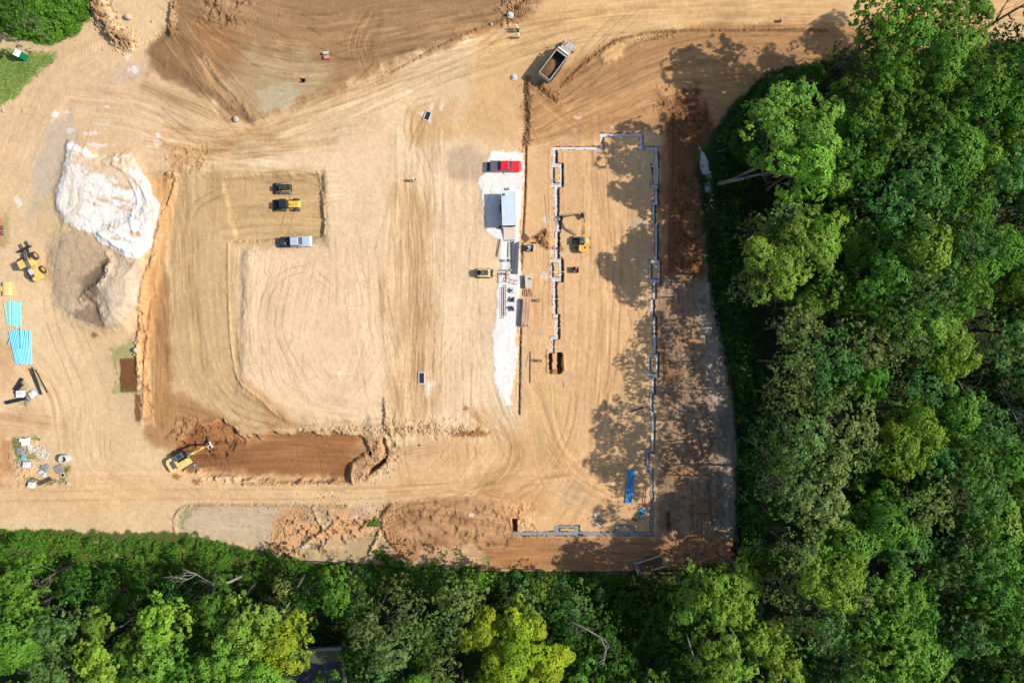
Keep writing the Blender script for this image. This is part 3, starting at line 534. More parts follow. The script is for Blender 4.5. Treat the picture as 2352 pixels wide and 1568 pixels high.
def cut(x0, y0, x1, y1, d, ex=1.0, col=(120, 84, 54)):
    w = win(x0 - 8, y0 - 8, x1 + 14, y1 + 8); px, py = X[w], Y[w]; n = 1.1 * noise(px / 6, py / 6, 33) + 0.9 * noise(px / 17, py / 17, 34)
    q = np.maximum(np.maximum(x0 + 0.5 - px, px - x1 - ex + 0.5), np.maximum(y0 - 0.2 - py, py - y1 - 0.2)) + n
    H[w] = np.where(q < 0, np.minimum(H[w], -d), H[w]); k = ((q < 0.8) * 0.9)[..., None]; C[w] = C[w] * (1 - k) + np.array(col) * k
patch([(1200, 300), (1520, 290), (1520, 1240), (1170, 1240)], None, 0, 10, 0, 10, 150)
for nm, rs in FOOT.items():
    for (x0, y0, x1, y1) in rs:
        ex = 4.5 if (nm == 'west' and x1 > 1274) else 2.4 if nm == 'east' and y0 < 1031 else 1.0
        cut(x0, y0, x1, y1, 0.75, ex)
cut(1177, 1192, 1187, 1221, 1.0, 0)
cut(1260, 812, 1268, 858, 0.9, 0, (120, 84, 56)); cut(1279, 810, 1289, 856, 1.3, 1, (110, 76, 48)); cut(1260, 850, 1286, 858, 0.5, 0, (190, 140, 90))
ridge([(1258, 815), (1257, 855)], 4, 0.3, 0.7, 151); ridge([(1294, 815), (1296, 850)], 5, 0.35, 0.8, 152, (196, 140, 90), 0.5)
for q in ([(1262, 345), (1262, 500), (1262, 700)], [(1294, 350), (1296, 500)], [(1297, 600), (1296, 780)], [(1518, 350), (1520, 520), (1522, 640)], [(1516, 660), (1514, 1200)], [(1290, 1202), (1320, 1202)], [(1268, 331), (1370, 331)], [(1180, 1236), (1490, 1236)]):
    ridge(q, 4, 0.1, 0.9, 153, (196, 148, 98), 0.25, 5)
# holes of catch basins and open pits, their shade painted near-black
for x, y, a, b in [(849.6, 1040.6, 4, 4), (697, 187, 6, 4)]: cut(x - a, y - b, x + a, y + b, 1.4, 0, (40, 34, 28))
patch([(700, 150), (720, 170), (700, 190), (680, 180)], None, 0, 4, 0, 10, 154)
# overall grain
gn = 0.035 * fbm(X / 9, Y / 9, 70, 3) + 0.045 * noise(X / 2.3, Y / 2.3, 75) + 0.035 * fbm(X / 70, Y / 70, 77, 3)
# ripple tread over much of the bare soil
ang = fbm(X / 220, Y / 220, 81, 2) * 2.2; msk = sst(0.05, 0.5, fbm(X / 45, Y / 45, 84, 3))
rp = np.sin(2 * math.pi * (X * np.cos(ang) + Y * np.sin(ang)) / 5.0 + 3 * noise(X / 30, Y / 30, 86))
site = (X > -30) & (X < 1720) & (Y < 1300) & (Y > -30)
gn = gn + 0.03 * rp * msk * site
C *= (1.015 + gn)[..., None] * np.array((1.012, 0.99, 0.985))
H += (0.018 * rp * msk * site + 0.02 * fbm(X / 6, Y / 6, 90, 3) + 0.014 * noise(X / 2.1, Y / 2.1, 93)).astype(np.float32)
# the wood floor undulates, distant land rolls
far = sst(2600, 9000, np.hypot(X - CX, Y - CY)); H += (far * (4 + 5 * fbm(X / 2500, Y / 2500, 95, 3))).astype(np.float32)
C[:] = C * (1 - far[..., None] * 0.6) + np.array((70, 88, 44)) * far[..., None] * 0.6
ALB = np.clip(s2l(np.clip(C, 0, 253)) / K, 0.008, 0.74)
def gz(x, y):
    """ground height at a map point"""
    i = min(max(np.searchsorted(YS, y) - 1, 0), len(YS) - 2); j = min(max(np.searchsorted(XS, x) - 1, 0), len(XS) - 2)
    fy = (y - YS[i]) / (YS[i + 1] - YS[i]); fx = (x - XS[j]) / (XS[j + 1] - XS[j])
    return float((H[i, j] * (1 - fx) + H[i, j + 1] * fx) * (1 - fy) + (H[i + 1, j] * (1 - fx) + H[i + 1, j + 1] * fx) * fy)
def L3(x, y, dz=0.0):
    a, b = P(x, y); return (a, b, gz(x, y) + dz)
def make_ground():
    ny, nx = X.shape; n = nx * ny
    co = np.empty((n, 3), np.float32); co[:, 0] = ((X - CX) * S).ravel(); co[:, 1] = (-(Y - CY) * S).ravel(); co[:, 2] = H.ravel()
    idx = np.arange(n).reshape(ny, nx); q = np.stack([idx[:-1, :-1], idx[1:, :-1], idx[1:, 1:], idx[:-1, 1:]], -1).reshape(-1, 4)
    me = bpy.data.meshes.new('ground'); me.vertices.add(n); me.vertices.foreach_set('co', co.ravel())
    me.loops.add(q.size); me.loops.foreach_set('vertex_index', q.ravel().astype(np.int32))
    me.polygons.add(len(q)); me.polygons.foreach_set('loop_start', np.arange(0, q.size, 4, dtype=np.int32)); me.polygons.foreach_set('loop_total', np.full(len(q), 4, np.int32))
    me.polygons.foreach_set('use_smooth', np.ones(len(q), bool)); me.update(calc_edges=True)
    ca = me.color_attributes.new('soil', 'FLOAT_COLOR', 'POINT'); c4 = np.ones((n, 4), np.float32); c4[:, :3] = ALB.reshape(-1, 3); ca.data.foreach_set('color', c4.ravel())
    m = bpy.data.materials.new('soil'); m.use_nodes = True; t = m.node_tree; b = t.nodes['Principled BSDF']; b.inputs['Roughness'].default_value = 0.95; b.inputs['Specular IOR Level'].default_value = 0.15
    at = t.nodes.new('ShaderNodeAttribute'); at.attribute_name = 'soil'; tc = t.nodes.new('ShaderNodeTexCoord')
    n1 = t.nodes.new('ShaderNodeTexNoise'); n1.inputs['Scale'].default_value = 5.0; n1.inputs['Detail'].default_value = 6; n1.inputs['Roughness'].default_value = 0.7; t.links.new(tc.outputs['Object'], n1.inputs['Vector'])
    mr = t.nodes.new('ShaderNodeMapRange'); mr.inputs[1].default_value = 0.3; mr.inputs[2].default_value = 0.7; mr.inputs[3].default_value = 0.90; mr.inputs[4].default_value = 1.10; t.links.new(n1.outputs[0], mr.inputs[0])
    vm = t.nodes.new('ShaderNodeVectorMath'); vm.operation = 'SCALE'; t.links.new(at.outputs['Color'], vm.inputs[0]); t.links.new(mr.outputs[0], vm.inputs['Scale']); t.links.new(vm.outputs[0], b.inputs['Base Color'])
    bp = t.nodes.new('ShaderNodeBump'); bp.inputs['Strength'].default_value = 0.5; bp.inputs['Distance'].default_value = 0.06; t.links.new(n1.outputs[0], bp.inputs['Height']); t.links.new(bp.outputs[0], b.inputs['Normal'])
    MATS['soil'] = m; me.materials.append(m); o = bpy.data.objects.new('ground', me); COL.objects.link(o); o['kind'] = 'structure'
make_ground()
# ---------------------------------------------------------------- vegetation
def leaf_mat(name, tint=None, trans=0.3):
    m = bpy.data.materials.new(name); m.use_nodes = True; t = m.node_tree; b = t.nodes['Principled BSDF']
    b.inputs['Roughness'].default_value = 0.65; b.inputs['Specular IOR Level'].default_value = 0.18
    oi = t.nodes.new('ShaderNodeObjectInfo'); at = t.nodes.new('ShaderNodeAttribute'); at.attribute_name = 'leafvar'
    mx = t.nodes.new('ShaderNodeVectorMath'); mx.operation = 'MULTIPLY'
    if tint is None: t.links.new(oi.outputs['Color'], mx.inputs[0])
    else: mx.inputs[0].default_value = tint
    t.links.new(at.outputs['Color'], mx.inputs[1]); t.links.new(mx.outputs[0], b.inputs['Base Color'])
    tr = t.nodes.new('ShaderNodeBsdfTranslucent'); sc = t.nodes.new('ShaderNodeVectorMath'); sc.operation = 'MULTIPLY'; sc.inputs[1].default_value = (1.25, 1.35, 0.6)
    t.links.new(mx.outputs[0], sc.inputs[0]); t.links.new(sc.outputs[0], tr.inputs[0])
    ms = t.nodes.new('ShaderNodeMixShader'); ms.inputs[0].default_value = trans
    t.links.new(b.outputs[0], ms.inputs[1]); t.links.new(tr.outputs[0], ms.inputs[2]); t.links.new(ms.outputs[0], t.nodes['Material Output'].inputs[0])
    return m
LEAF = leaf_mat('foliage')
BARK = mat('bark', (0.085, 0.07, 0.055), 0.9, var=0.25, scale=3, bump=0.5, streak=(1, 1, 0.2))
DEADW = mat('dead_wood', (0.24, 0.215, 0.185), 0.9, var=0.2, scale=3, bump=0.4)
def leaves_mesh(name, pos, nrm, size, var, m, rs):
    """pos, nrm: (n,3); each leaf clump is a folded diamond of two triangles"""
    n = len(pos); r = rs.normal(size=(n, 3)); a = np.cross(nrm, r); a /= np.linalg.norm(a, axis=1)[:, None] + 1e-9; b = np.cross(nrm, a)
    sz = size[:, None]; v = np.empty((n, 4, 3), np.float32)
    v[:, 0] = pos + a * sz; v[:, 1] = pos + b * sz * 0.55 - nrm * sz * 0.15; v[:, 2] = pos - a * sz * 0.9; v[:, 3] = pos - b * sz * 0.55 - nrm * sz * 0.15
    me = bpy.data.meshes.new(name); me.vertices.add(n * 4); me.vertices.foreach_set('co', v.ravel())
    k = np.arange(n) * 4; t = np.stack([k, k + 1, k + 2, k, k + 2, k + 3], -1).ravel().astype(np.int32)
    me.loops.add(len(t)); me.loops.foreach_set('vertex_index', t); me.polygons.add(n * 2)
    me.polygons.foreach_set('loop_start', np.arange(0, n * 6, 3, dtype=np.int32)); me.polygons.foreach_set('loop_total', np.full(n * 2, 3, np.int32)); me.update(calc_edges=True)
    ca = me.color_attributes.new('leafvar', 'FLOAT_COLOR', 'POINT'); c = np.ones((n, 4, 4), np.float32); c[:, :, :3] = var[:, None, :]; ca.data.foreach_set('color', c.ravel())
    me.materials.append(m); return me
def crown_mesh(name, seed, nlobe, nleaf, lsz, flat=0.75, lobr=(0.2, 0.36), gap=0.0):
    """unit crown (radius 1): leafy lobes set on a dome, leaves on the outer shell of each lobe in tufts"""
    rs = np.random.RandomState(seed); P_, N_, V_ = [], [], []
    for i in range(nlobe):
        th = rs.uniform(0, 2 * math.pi); u = rs.uniform(0, 1) ** 0.55; lr = rs.uniform(*lobr) * (1.1 - 0.35 * u)
        rad = u * (0.92 - lr * 0.3) * (1 + 0.16 * math.sin(3 * th + seed) + 0.1 * math.sin(5 * th + 2 * seed)); z = math.sqrt(max(0, 1 - u * u)) * flat * rs.uniform(0.75, 1.08) - 0.05
        if rs.rand() < 0.25: z -= rs.uniform(0.25, 0.5); rad *= 1.05
        c = np.array([rad * math.cos(th), rad * math.sin(th), z]); k = int(nleaf / nlobe * (lr / 0.28) ** 2)
        nt_ = max(6, k // 14); tuft = rs.normal(size=(nt_, 3)); tuft[:, 2] = np.abs(tuft[:, 2]) * 0.9 - 0.15; tuft /= np.linalg.norm(tuft, axis=1)[:, None]
        ti = rs.randint(0, nt_, k); d = tuft[ti] + rs.normal(scale=0.16, size=(k, 3)); dn = d / np.linalg.norm(d, axis=1)[:, None]
        rr_ = lr * (rs.uniform(0.78, 1.12, nt_)[ti]) * rs.uniform(0.8, 1.05, k)
        P_.append(c + dn * rr_[:, None] * np.array([1.1, 1.1, 0.8])); nn = dn * 0.9 + np.array([0, 0, 0.3]) + rs.normal(scale=0.27, size=(k, 3)); N_.append(nn / np.linalg.norm(nn, axis=1)[:, None])
        base = rs.uniform(0.86, 1.14) * rs.uniform(0.85, 1.15, nt_)[ti] * rs.uniform(0.8, 1.2, k); yel = rs.uniform(0.92, 1.12) * rs.uniform(0.92, 1.1, k)
        V_.append(np.stack([base * yel, base, base * (2 - yel) * 0.95], -1))
    P_, N_, V_ = np.concatenate(P_), np.concatenate(N_), np.concatenate(V_)
    return leaves_mesh(name, P_, N_, lsz * rs.uniform(0.7, 1.3, len(P_)), V_, LEAF, rs)
CROWNS = [crown_mesh('crown_leaves', 21 + i, nl, nf, ls, fl, lr) for i, (nl, nf, ls, fl, lr) in enumerate([
    (40, 14000, 0.036, 0.75, (0.17, 0.31)), (60, 15000, 0.034, 0.8, (0.15, 0.28)), (32, 13500, 0.038, 0.7, (0.18, 0.35)),
    (70, 16000, 0.031, 0.8, (0.13, 0.25)), (52, 15000, 0.034, 0.9, (0.16, 0.3)), (34, 12000, 0.038, 0.65, (0.18, 0.34)), (90, 15000, 0.028, 0.85, (0.10, 0.2)), (26, 11000, 0.05, 0.7, (0.22, 0.4)), (64, 11000, 0.044, 0.95, (0.12, 0.26))])]
SPARSE = [crown_mesh('loose_crown_leaves', 61 + i, 34, 7500, 0.036, 0.7, (0.13, 0.26)) for i in range(3)]
def branch(mb, p, d, L, r, depth, rs, fan=3, up=0.25):
    q = [p]; dd = d.copy()
    for i in range(4):
        dd = (dd + Vector((rs.uniform(-.22, .22), rs.uniform(-.22, .22), rs.uniform(-.1, .2)))).normalized(); q.append(q[-1] + dd * L / 4)
    mb.tube(q, [r * (1 - 0.16 * i) for i in range(5)], 6 if r > 0.06 else 4, cap=False)
    if depth == 0: return
    for k in range(fan):
        i = rs.choice([2, 3, 4]) if k else 4; a = rs.uniform(0, 6.28); nd = (dd * 0.8 + Vector((math.cos(a), math.sin(a), rs.uniform(-0.1, up * 2))) * 0.75).normalized()
        branch(mb, q[i], nd, L * rs.uniform(0.5, 0.75), r * 0.45, depth - 1, rs, fan, up)
TRUNKS = []
for i in range(5):      # unit height 1 in metres of 10: scaled per tree
    rs = random.Random(40 + i); mb = MB(); q = [Vector((0, 0, -0.3))]; dd = Vector((rs.uniform(-.1, .1), rs.uniform(-.1, .1), 1))
    for k in range(6): dd = (dd + Vector((rs.uniform(-.1, .1), rs.uniform(-.1, .1), 0.1))).normalized(); q.append(q[-1] + dd * 1.7)
    mb.tube(q, [0.42, 0.3, 0.26, 0.23, 0.19, 0.14, 0.08], 9)
    for k in range(8):
        j = rs.choice([3, 4, 5, 6]); a = 6.28 * k / 8 + rs.uniform(-.3, .3); branch(mb, q[j], Vector((math.cos(a), math.sin(a), 0.55)).normalized(), rs.uniform(2.4, 3.8), 0.12, 1, rs)
    TRUNKS.append(mb.mesh('trunk_and_limbs', BARK, True))
# tree list: x, y, radius in the plan of the crown top, height of the crown's middle (m), kind
# kinds  B bright green  Y yellow green  M mid green  D deep green  U bluish green  O olive
TREES = [(1800,282,92,17,'B'),(1862,315,80,17,'B'),(1850,385,86,17,'B'),(1905,405,58,16,'B'),(1752,262,40,10,'B'),(1760,345,50,9,'D'),(1715,330,42,6,'D'),
(1840,560,70,16,'B'),(1786,601,70,16,'B'),(1885,540,58,15,'B'),(1745,625,40,13,'O'),(1720,660,42,12,'O'),(1800,520,60,13,'O'),(1740,540,46,9,'O'),
(1934,260,42,12,'U'),(1861,178,36,5,'D'),(1775,228,38,4,'D'),(2069,40,78,15,'M'),(2161,33,62,15,'M'),(2237,20,36,14,'M'),(2005,72,38,14,'D'),(2168,132,66,15,'M'),(2250,72,32,13,'M'),(2310,95,40,13,'D'),
(1954,158,50,10,'D'),(2003,142,50,12,'D'),(2043,165,52,13,'M'),(2090,185,52,13,'M'),(2250,185,66,15,'M'),(2333,165,58,15,'M'),(2003,231,60,14,'M'),(1990,297,60,14,'M'),(2069,231,58,14,'M'),(2122,231,54,14,'M'),
(2151,285,60,15,'M'),(2234,240,68,15,'M'),(2333,250,60,15,'M'),(2020,335,60,14,'M'),(1978,370,62,15,'M'),(2102,363,74,16,'U'),(2184,369,66,16,'M'),(2250,389,60,15,'Y'),(2333,310,52,13,'Y'),(2234,300,52,13,'D'),
(2086,462,80,17,'U'),(2020,478,62,17,'U'),(2151,429,66,17,'M'),(2316,412,60,16,'U'),(2217,478,56,15,'M'),(1950,470,45,10,'D'),(2330,490,50,10,'D'),(1925,340,40,12,'M'),
(1960,545,50,12,'M'),(2031,560,50,14,'M'),(2104,566,70,17,'Y'),(2205,561,70,17,'U'),(2287,590,60,17,'Y'),(2335,655,56,16,'Y'),(2031,634,58,16,'Y'),(1987,690,46,13,'M'),(2031,729,50,14,'M'),(2123,675,74,18,'U'),(2196,665,66,18,'M'),
(2141,744,60,17,'Y'),(2178,810,58,16,'Y'),(2317,780,60,16,'U'),(1940,610,44,9,'D'),(1905,665,46,12,'M'),(1860,700,42,12,'M'),(1800,674,38,11,'U'),(1837,751,54,14,'O'),(1903,828,74,17,'U'),(1830,835,60,16,'O'),
(1811,912,54,15,'O'),(1892,925,50,15,'U'),(1995,802,58,15,'O'),(1987,860,54,14,'M'),(2068,780,62,15,'O'),(2104,883,60,15,'U'),(2060,938,55,14,'O'),(2086,971,60,15,'Y'),(2185,938,54,15,'M'),(2189,990,50,14,'Y'),(2251,985,60,15,'U'),
(2068,1029,60,15,'Y'),(1929,993,76,17,'O'),(1848,993,58,18,'O'),(1804,1045,50,17,'U'),(1885,1066,60,16,'O'),(1969,1051,48,13,'U'),(2148,1048,50,14,'U'),(2222,1048,55,15,'M'),(2306,1059,52,15,'M'),(2330,860,40,14,'D'),(2250,860,40,11,'D'),
(1874,1155,76,17,'O'),(1816,1125,58,18,'O'),(1840,1265,58,18,'O'),(1908,1320,70,17,'Y'),(1959,1357,58,15,'O'),(1806,1350,50,13,'O'),(2010,1200,70,16,'M'),(2113,1152,70,17,'O'),(2062,1244,64,16,'U'),(1925,1245,58,15,'M'),
(1891,1432,70,16,'U'),(2045,1364,68,16,'M'),(2096,1415,60,15,'M'),(2028,1483,74,17,'M'),(2113,1517,68,16,'M'),(1950,1530,50,14,'U'),(2232,1125,70,16,'U'),(2266,1190,70,16,'M'),(2232,1268,70,16,'U'),(2276,1325,68,16,'M'),
(2310,1390,68,16,'M'),(2215,1449,58,15,'U'),(2290,1440,56,15,'M'),(2181,1300,50,15,'U'),(2344,1230,52,15,'M'),(2330,1130,50,14,'M'),
(1591,1375,48,12,'B'),(1636,1364,58,14,'B'),(1685,1390,50,13,'B'),(1704,1328,42,12,'B'),(1653,1483,60,14,'B'),(1755,1466,52,13,'B'),(1670,1538,50,13,'B'),(1789,1520,50,13,'B'),(1720,1430,36,9,'M'),
(55,1354,60,12,'M'),(37,1423,60,13,'M'),(25,1490,60,12,'M'),(128,1441,54,12,'U'),(95,1500,46,10,'U'),(120,1545,56,12,'U'),(220,1440,36,11,'B'),(234,1515,60,13,'B'),(377,1427,54,14,'B'),(366,1496,58,14,'B'),(305,1489,46,12,'M'),
(513,1405,56,14,'M'),(586,1434,68,15,'B'),(641,1478,62,15,'Y'),(549,1496,60,15,'B'),(494,1537,56,14,'B'),(604,1544,60,15,'B'),(421,1551,56,14,'M'),(330,1548,56,13,'M'),(403,1375,44,9,'U'),(463,1400,30,12,'B'),
(778,1352,48,12,'M'),(852,1434,50,13,'O'),(943,1420,56,14,'O'),(914,1353,32,10,'O'),(1060,1375,52,12,'O'),(1042,1441,46,12,'O'),(895,1492,52,13,'O'),(1005,1533,44,12,'O'),(880,1545,46,11,'U'),
(1097,1330,36,7,'M'),(1243,1350,22,10,'Y'),(1192,1383,54,9,'U'),(1309,1383,48,8,'U'),(1108,1441,42,13,'Y'),(1200,1441,46,14,'Y'),(1188,1500,60,15,'Y'),(1256,1530,54,14,'Y'),(1152,1544,48,14,'Y'),(1078,1474,24,12,'Y'),
(1382,1449,50,7,'D'),(1324,1470,44,6,'M'),(1500,1455,54,7,'D'),(1450,1395,44,5,'D'),(1440,1530,46,6,'D'),(1560,1450,40,6,'D'),(40,40,44,9,'D'),(20,10,46,10,'D'),(700,1370,34,8,'D'),(650,1350,26,9,'O'),
(180,1345,44,6,'D'),(260,1370,46,6,'D'),(330,1340,34,6,'D'),(480,1330,36,5,'D'),(830,1330,30,6,'D'),(980,1345,32,6,'M'),(1380,1350,34,4,'D'),(1500,1350,34,4,'D')]
rt = random.Random(77)
for i in range(26): TREES.append((2410 + rt.uniform(-14, 14) + 95 * (i % 2), -40 + 66 * i, 66, 15, rt.choice('MUMY')))
for i in range(24): TREES.append((60 + 100 * i + rt.uniform(-15, 15), 1625 + rt.uniform(-10, 20), 62, 13, rt.choice('MUBM')))
for x_, y_ in ((2180, 1520), (2250, 1530), (2330, 1540), (2170, 1400), (2345, 1480), (1860, 1510), (2050, 1110), (1990, 940), (2000, 1130), (1880, 1220), (1760, 1280), (1780, 1180), (1770, 980), (1770, 1060), (2190, 880), (2130, 830), (2290, 700), (2330, 960), (2270, 930), (1830, 620), (1930, 480), (1870, 480), (2110, 500), (2180, 320), (2290, 200), (2060, 290), (1930, 880), (1950, 740), (2080, 1180), (2160, 1210), (2150, 1260), (2130, 1080), (450, 1450), (280, 1560), (700, 1530), (160, 1480), (10, 1390), (670, 1420), (980, 1480), (830, 1500), (1300, 1440), (1330, 1540), (1390, 1520), (1270, 1400), (1010, 1330), (820, 1380), (1560, 1530), (1520, 1400)):
    if not (650 < x_ < 830 and y_ > 1470): TREES.append((x_, y_, 52, 8, 'D'))
for x_, y_, r_ in ((1108, 1441, 0), (1200, 1441, 0), (1188, 1500, 0), (1256, 1530, 0), (1152, 1544, 0), (1078, 1474, 0), (1243, 1350, 0), (641, 1478, 0)):
    TREES[:] = [(a, b, c, d, 'L') if (a, b) == (x_, y_) else (a, b, c, d, e_) for a, b, c, d, e_ in TREES]
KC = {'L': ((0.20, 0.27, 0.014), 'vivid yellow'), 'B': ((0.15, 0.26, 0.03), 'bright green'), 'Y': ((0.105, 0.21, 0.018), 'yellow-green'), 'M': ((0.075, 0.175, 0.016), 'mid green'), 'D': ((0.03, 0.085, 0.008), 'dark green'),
      'U': ((0.08, 0.175, 0.038), 'bluish green'), 'O': ((0.12, 0.175, 0.045), 'olive green')}
def place_words(x, y):
    if y > 1290 and x < 1720:
        col = 'below the stony patch' if x > 400 and x < 720 else 'in bottom left wood' if x <= 400 else 'by the dark roof' if x < 1000 else 'below the reddish soil' if x < 1290 else 'below the footing'
        row = 'next to the site' if y < 1400 else 'halfway down' if y < 1480 else 'at bottom edge'
    elif x < 400: col, row = 'in top left corner', 'behind the green toilet'
    else:
        col = 'beside the plot' if x < 1900 else 'in mid right wood' if x < 2130 else 'at right edge'
        row = ['level with haul road', 'level with gravel sliver', 'level with small excavator', 'level with open pit', 'level with large excavator', 'level with blue pipes', 'level with dump trailer', 'near bottom corner'][min(7, int((y + 30) / 205))]
    return col + ', ' + row
groups = {}
for t in TREES: groups.setdefault((t[4], place_words(t[0], t[1])), []).append(t)
tree_rng = random.Random(12)
for (k, wds), ts in groups.items():
    ts = sorted(ts, key=lambda q: q[1] if ('plot' in wds or 'right' in wds) else q[0])
    vert = 'plot' in wds or 'right' in wds
    for i, (x, y, r, zc, kk) in enumerate(ts):
        zc += (6.5 if x > 1930 and y < 190 else 0.5 if x < 1930 and y < 460 else 4.0 if x < 1930 and y > 980 and y < 1360 and x > 1780 else 2.5) if zc > 11 and x > 1550 else 1.5 if zc > 11 else 0
        f = (HC - zc) / HC; wx, wy = (x - CX) * S * f, -(y - CY) * S * f; mx, my = wx / S + CX, -wy / S + CY
        z0 = gz(mx, my); rad = r * S * f * (1.14 if x < 1900 and x > 1560 and y < 1300 else 1.34 if x > 1900 else 1.24); nm = 'tree'
        small = '' if r > 45 else 'small '
        lab = f"{rank(i, len(ts), *( (TB if vert else LR)))} {small}{KC[k][1]} tree {wds}"
        e = thing('tree', lab, 'tree', (wx, wy, z0), tree_rng.uniform(0, 6.28), 'trees of the surrounding wood')
        me = SPARSE[tree_rng.randrange(3)] if (k == 'D' and y < 300 and x > 1900) or r < 34 or (x, y) in ((2310, 95),) else CROWNS[tree_rng.choice({'B': (0, 2, 0, 4), 'Y': (2, 5, 7, 0), 'L': (2, 7, 5, 2), 'M': (0, 1, 4, 8, 7, 2), 'U': (3, 6, 1), 'O': (3, 6, 6, 8), 'D': (1, 5, 8)}[k])]
        c = bpy.data.objects.new('crown', me); COL.objects.link(c); c.parent = e; hz = zc - z0
        c.location = (0, 0, hz - rad * 0.25); c.scale = (rad, rad * tree_rng.uniform(0.9, 1.1), rad * tree_rng.uniform(0.85, 1.2))
        j = tree_rng.uniform(0.88, 1.3); g = KC[k][0]; c.color = (g[0] * j * tree_rng.uniform(0.82, 1.2), g[1] * j, g[2] * j * tree_rng.uniform(0.85, 1.15), 1)
        t = bpy.data.objects.new('trunk', TRUNKS[tree_rng.randrange(5)]); COL.objects.link(t); t.parent = e
        q = max(0.25, (hz + rad * 0.2) / 11.5); h_ = min(q, rad / 6.5); t.scale = (h_, h_, q * 0.86)
BUSH = [(30, 1240, 13), (95, 1232, 10), (150, 1250, 16), (215, 1245, 14), (262, 1262, 17), (300, 1250, 12), (352, 1268, 15), (408, 1262, 18), (440, 1245, 14), (470, 1262, 16), (520, 1278, 15), (560, 1268, 13), (608, 1288, 16), (650, 1292, 12), (60, 1290, 18), (130, 1290, 20), (200, 1300, 18), (420, 1300, 18), (500, 1310, 18),
        (905, 1288, 11), (940, 1300, 13), (990, 1306, 12), (1040, 1318, 14), (1085, 1312, 11), (1150, 1322, 15), (1210, 1318, 11), (1260, 1326, 14), (1320, 1326, 15), (1370, 1322, 12), (1420, 1330, 15), (1640, 1300, 13), (1600, 1318, 14), (1560, 1312, 10), (1685, 1290, 12),
        (1706, 1180, 15), (1700, 1060, 13), (1694, 960, 15), (1676, 850, 13), (1656, 770, 14), (1646, 700, 12), (1640, 620, 13), (1664, 560, 15), (1660, 500, 12), (1690, 470, 15), (1660, 320, 15), (1690, 285, 14), (1716, 250, 15), (1745, 215, 14), (1780, 190, 15), (1820, 172, 14), (1870, 160, 16), (1905, 140, 15), (200, 40, 14), (170, 75, 13), (205, 5, 13), (120, 85, 12), (140, 40, 18), (95, 60, 16)]
bz = sorted(BUSH, key=lambda b: b[0] if b[1] > 1200 or b[0] < 400 else b[1])
def bush_where(x, y):
    if x < 400 and y < 400: return 'in the top left thicket', LR
    if y > 1200 and x < 700: return 'along the lower left hedge', LR
    if y > 1200: return 'along the lower hedge near the silt fence', LR
    return 'along the right wood edge', TB
bg_ = {}
for b in bz: bg_.setdefault(bush_where(b[0], b[1])[0], []).append(b)
for wd_, bs in bg_.items():
    for i, (x, y, r) in enumerate(bs):
        AX = bush_where(x, y)[1]; n_ = len(bs); word = rank(i, n_, *AX)
        e = thing('bush', f"{word} rounded leafy bush {wd_}", 'bush', L3(x, y), i * 1.3, 'bushes at the wood edge'); c = bpy.data.objects.new('foliage', SPARSE[i % 3]); COL.objects.link(c); c.parent = e
        ra = r * S * 1.25; c.location = (0, 0, ra * .35); c.scale = (ra, ra * rt.uniform(.8, 1.2), ra * rt.uniform(.9, 1.3)); g = (0.05, 0.14, 0.012) if AX is TB else (0.075, 0.185, 0.014); j = rt.uniform(.7, 1.35); c.color = (g[0] * j, g[1] * j, g[2] * j, 1)
# leaning bare limbs and dead trees
def limb(name, lab, pts, rad, twig=0, seed=1, m=None):
    """pts: picture-plan points with height; a thick limb with twigs"""
    rs = random.Random(seed); mb = MB(); q = []
    for x, y, z in pts:
        f = (HC - z) / HC; q.append(Vector(((x - CX) * S * f, -(y - CY) * S * f, z)))
    n = len(q); mb.tube(q, [rad * (1 - 0.75 * i / (n - 1)) for i in range(n)], 8)
    tw = MB()
    for k in range(twig):
        i = rs.randint(max(1, n // 2 - 1), n - 1); d = (q[i] - q[i - 1]).normalized(); a = rs.uniform(0, 6.28)
        branch(tw, q[i], (d + Vector((math.cos(a), math.sin(a), rs.uniform(-.2, .5))) * 0.8).normalized(), rs.uniform(1.6, 3.2), rad * 0.32, 2, rs)
    b0 = q[0].copy(); e = thing(name, lab, 'tree', b0)
    for mm, nmm in ((mb, 'trunk'), (tw, 'branches')):
        if mm.v: mm.v = [tuple(Vector(v) - b0) for v in mm.v]; setp(mm.build(nmm, m or DEADW, e, smooth=True), kind='stuff' if nmm == 'branches' else None)
    return e
limb('leaning_tree', 'long forked grey trunk leaning out over the gravel sliver right of the plot', [(1648, 424, 0.2), (1668, 418, 3), (1710, 400, 7), (1735, 388, 9), (1752, 368, 11), (1762, 340, 13), (1790, 315, 15), (1800, 275, 17)], 0.42, 6, 2, mat('grey_bark', (0.15, 0.135, 0.12), 0.9, var=0.2, bump=0.4))
limb('leaning_tree', 'lower curved limb below the long forked trunk beside the gravel sliver', [(1665, 419, 3), (1700, 412, 6), (1745, 400, 9), (1790, 396, 12), (1820, 400, 14)], 0.34, 3, 3, MATS['grey_bark'])
limb('leaning_tree', 'thin straight trunk slanting over dark shrubs near the top of the plot', [(1650, 350, 1), (1680, 335, 4), (1705, 322, 7), (1740, 305, 10)], 0.25, 3, 4, MATS['grey_bark'])
limb('dead_tree', 'bare silvery dead tree with spidery branches at the right edge, upper one', [(2170, 850, 8), (2190, 862, 11), (2203, 880, 14), (2215, 900, 16)], 0.26, 12, 5)
limb('dead_tree', 'bare silvery dead tree with spidery branches at the right edge, lower one', [(2280, 880, 8), (2300, 905, 12), (2320, 935, 15), (2335, 965, 17)], 0.26, 12, 6)
limb('dead_tree', 'pale dead bough hanging in the lower wood below the footing, arched', [(1262, 1425, 4), (1282, 1415, 8), (1302, 1422, 10), (1340, 1440, 12), (1378, 1462, 13), (1392, 1490, 14), (1385, 1530, 15)], 0.22, 9, 7)
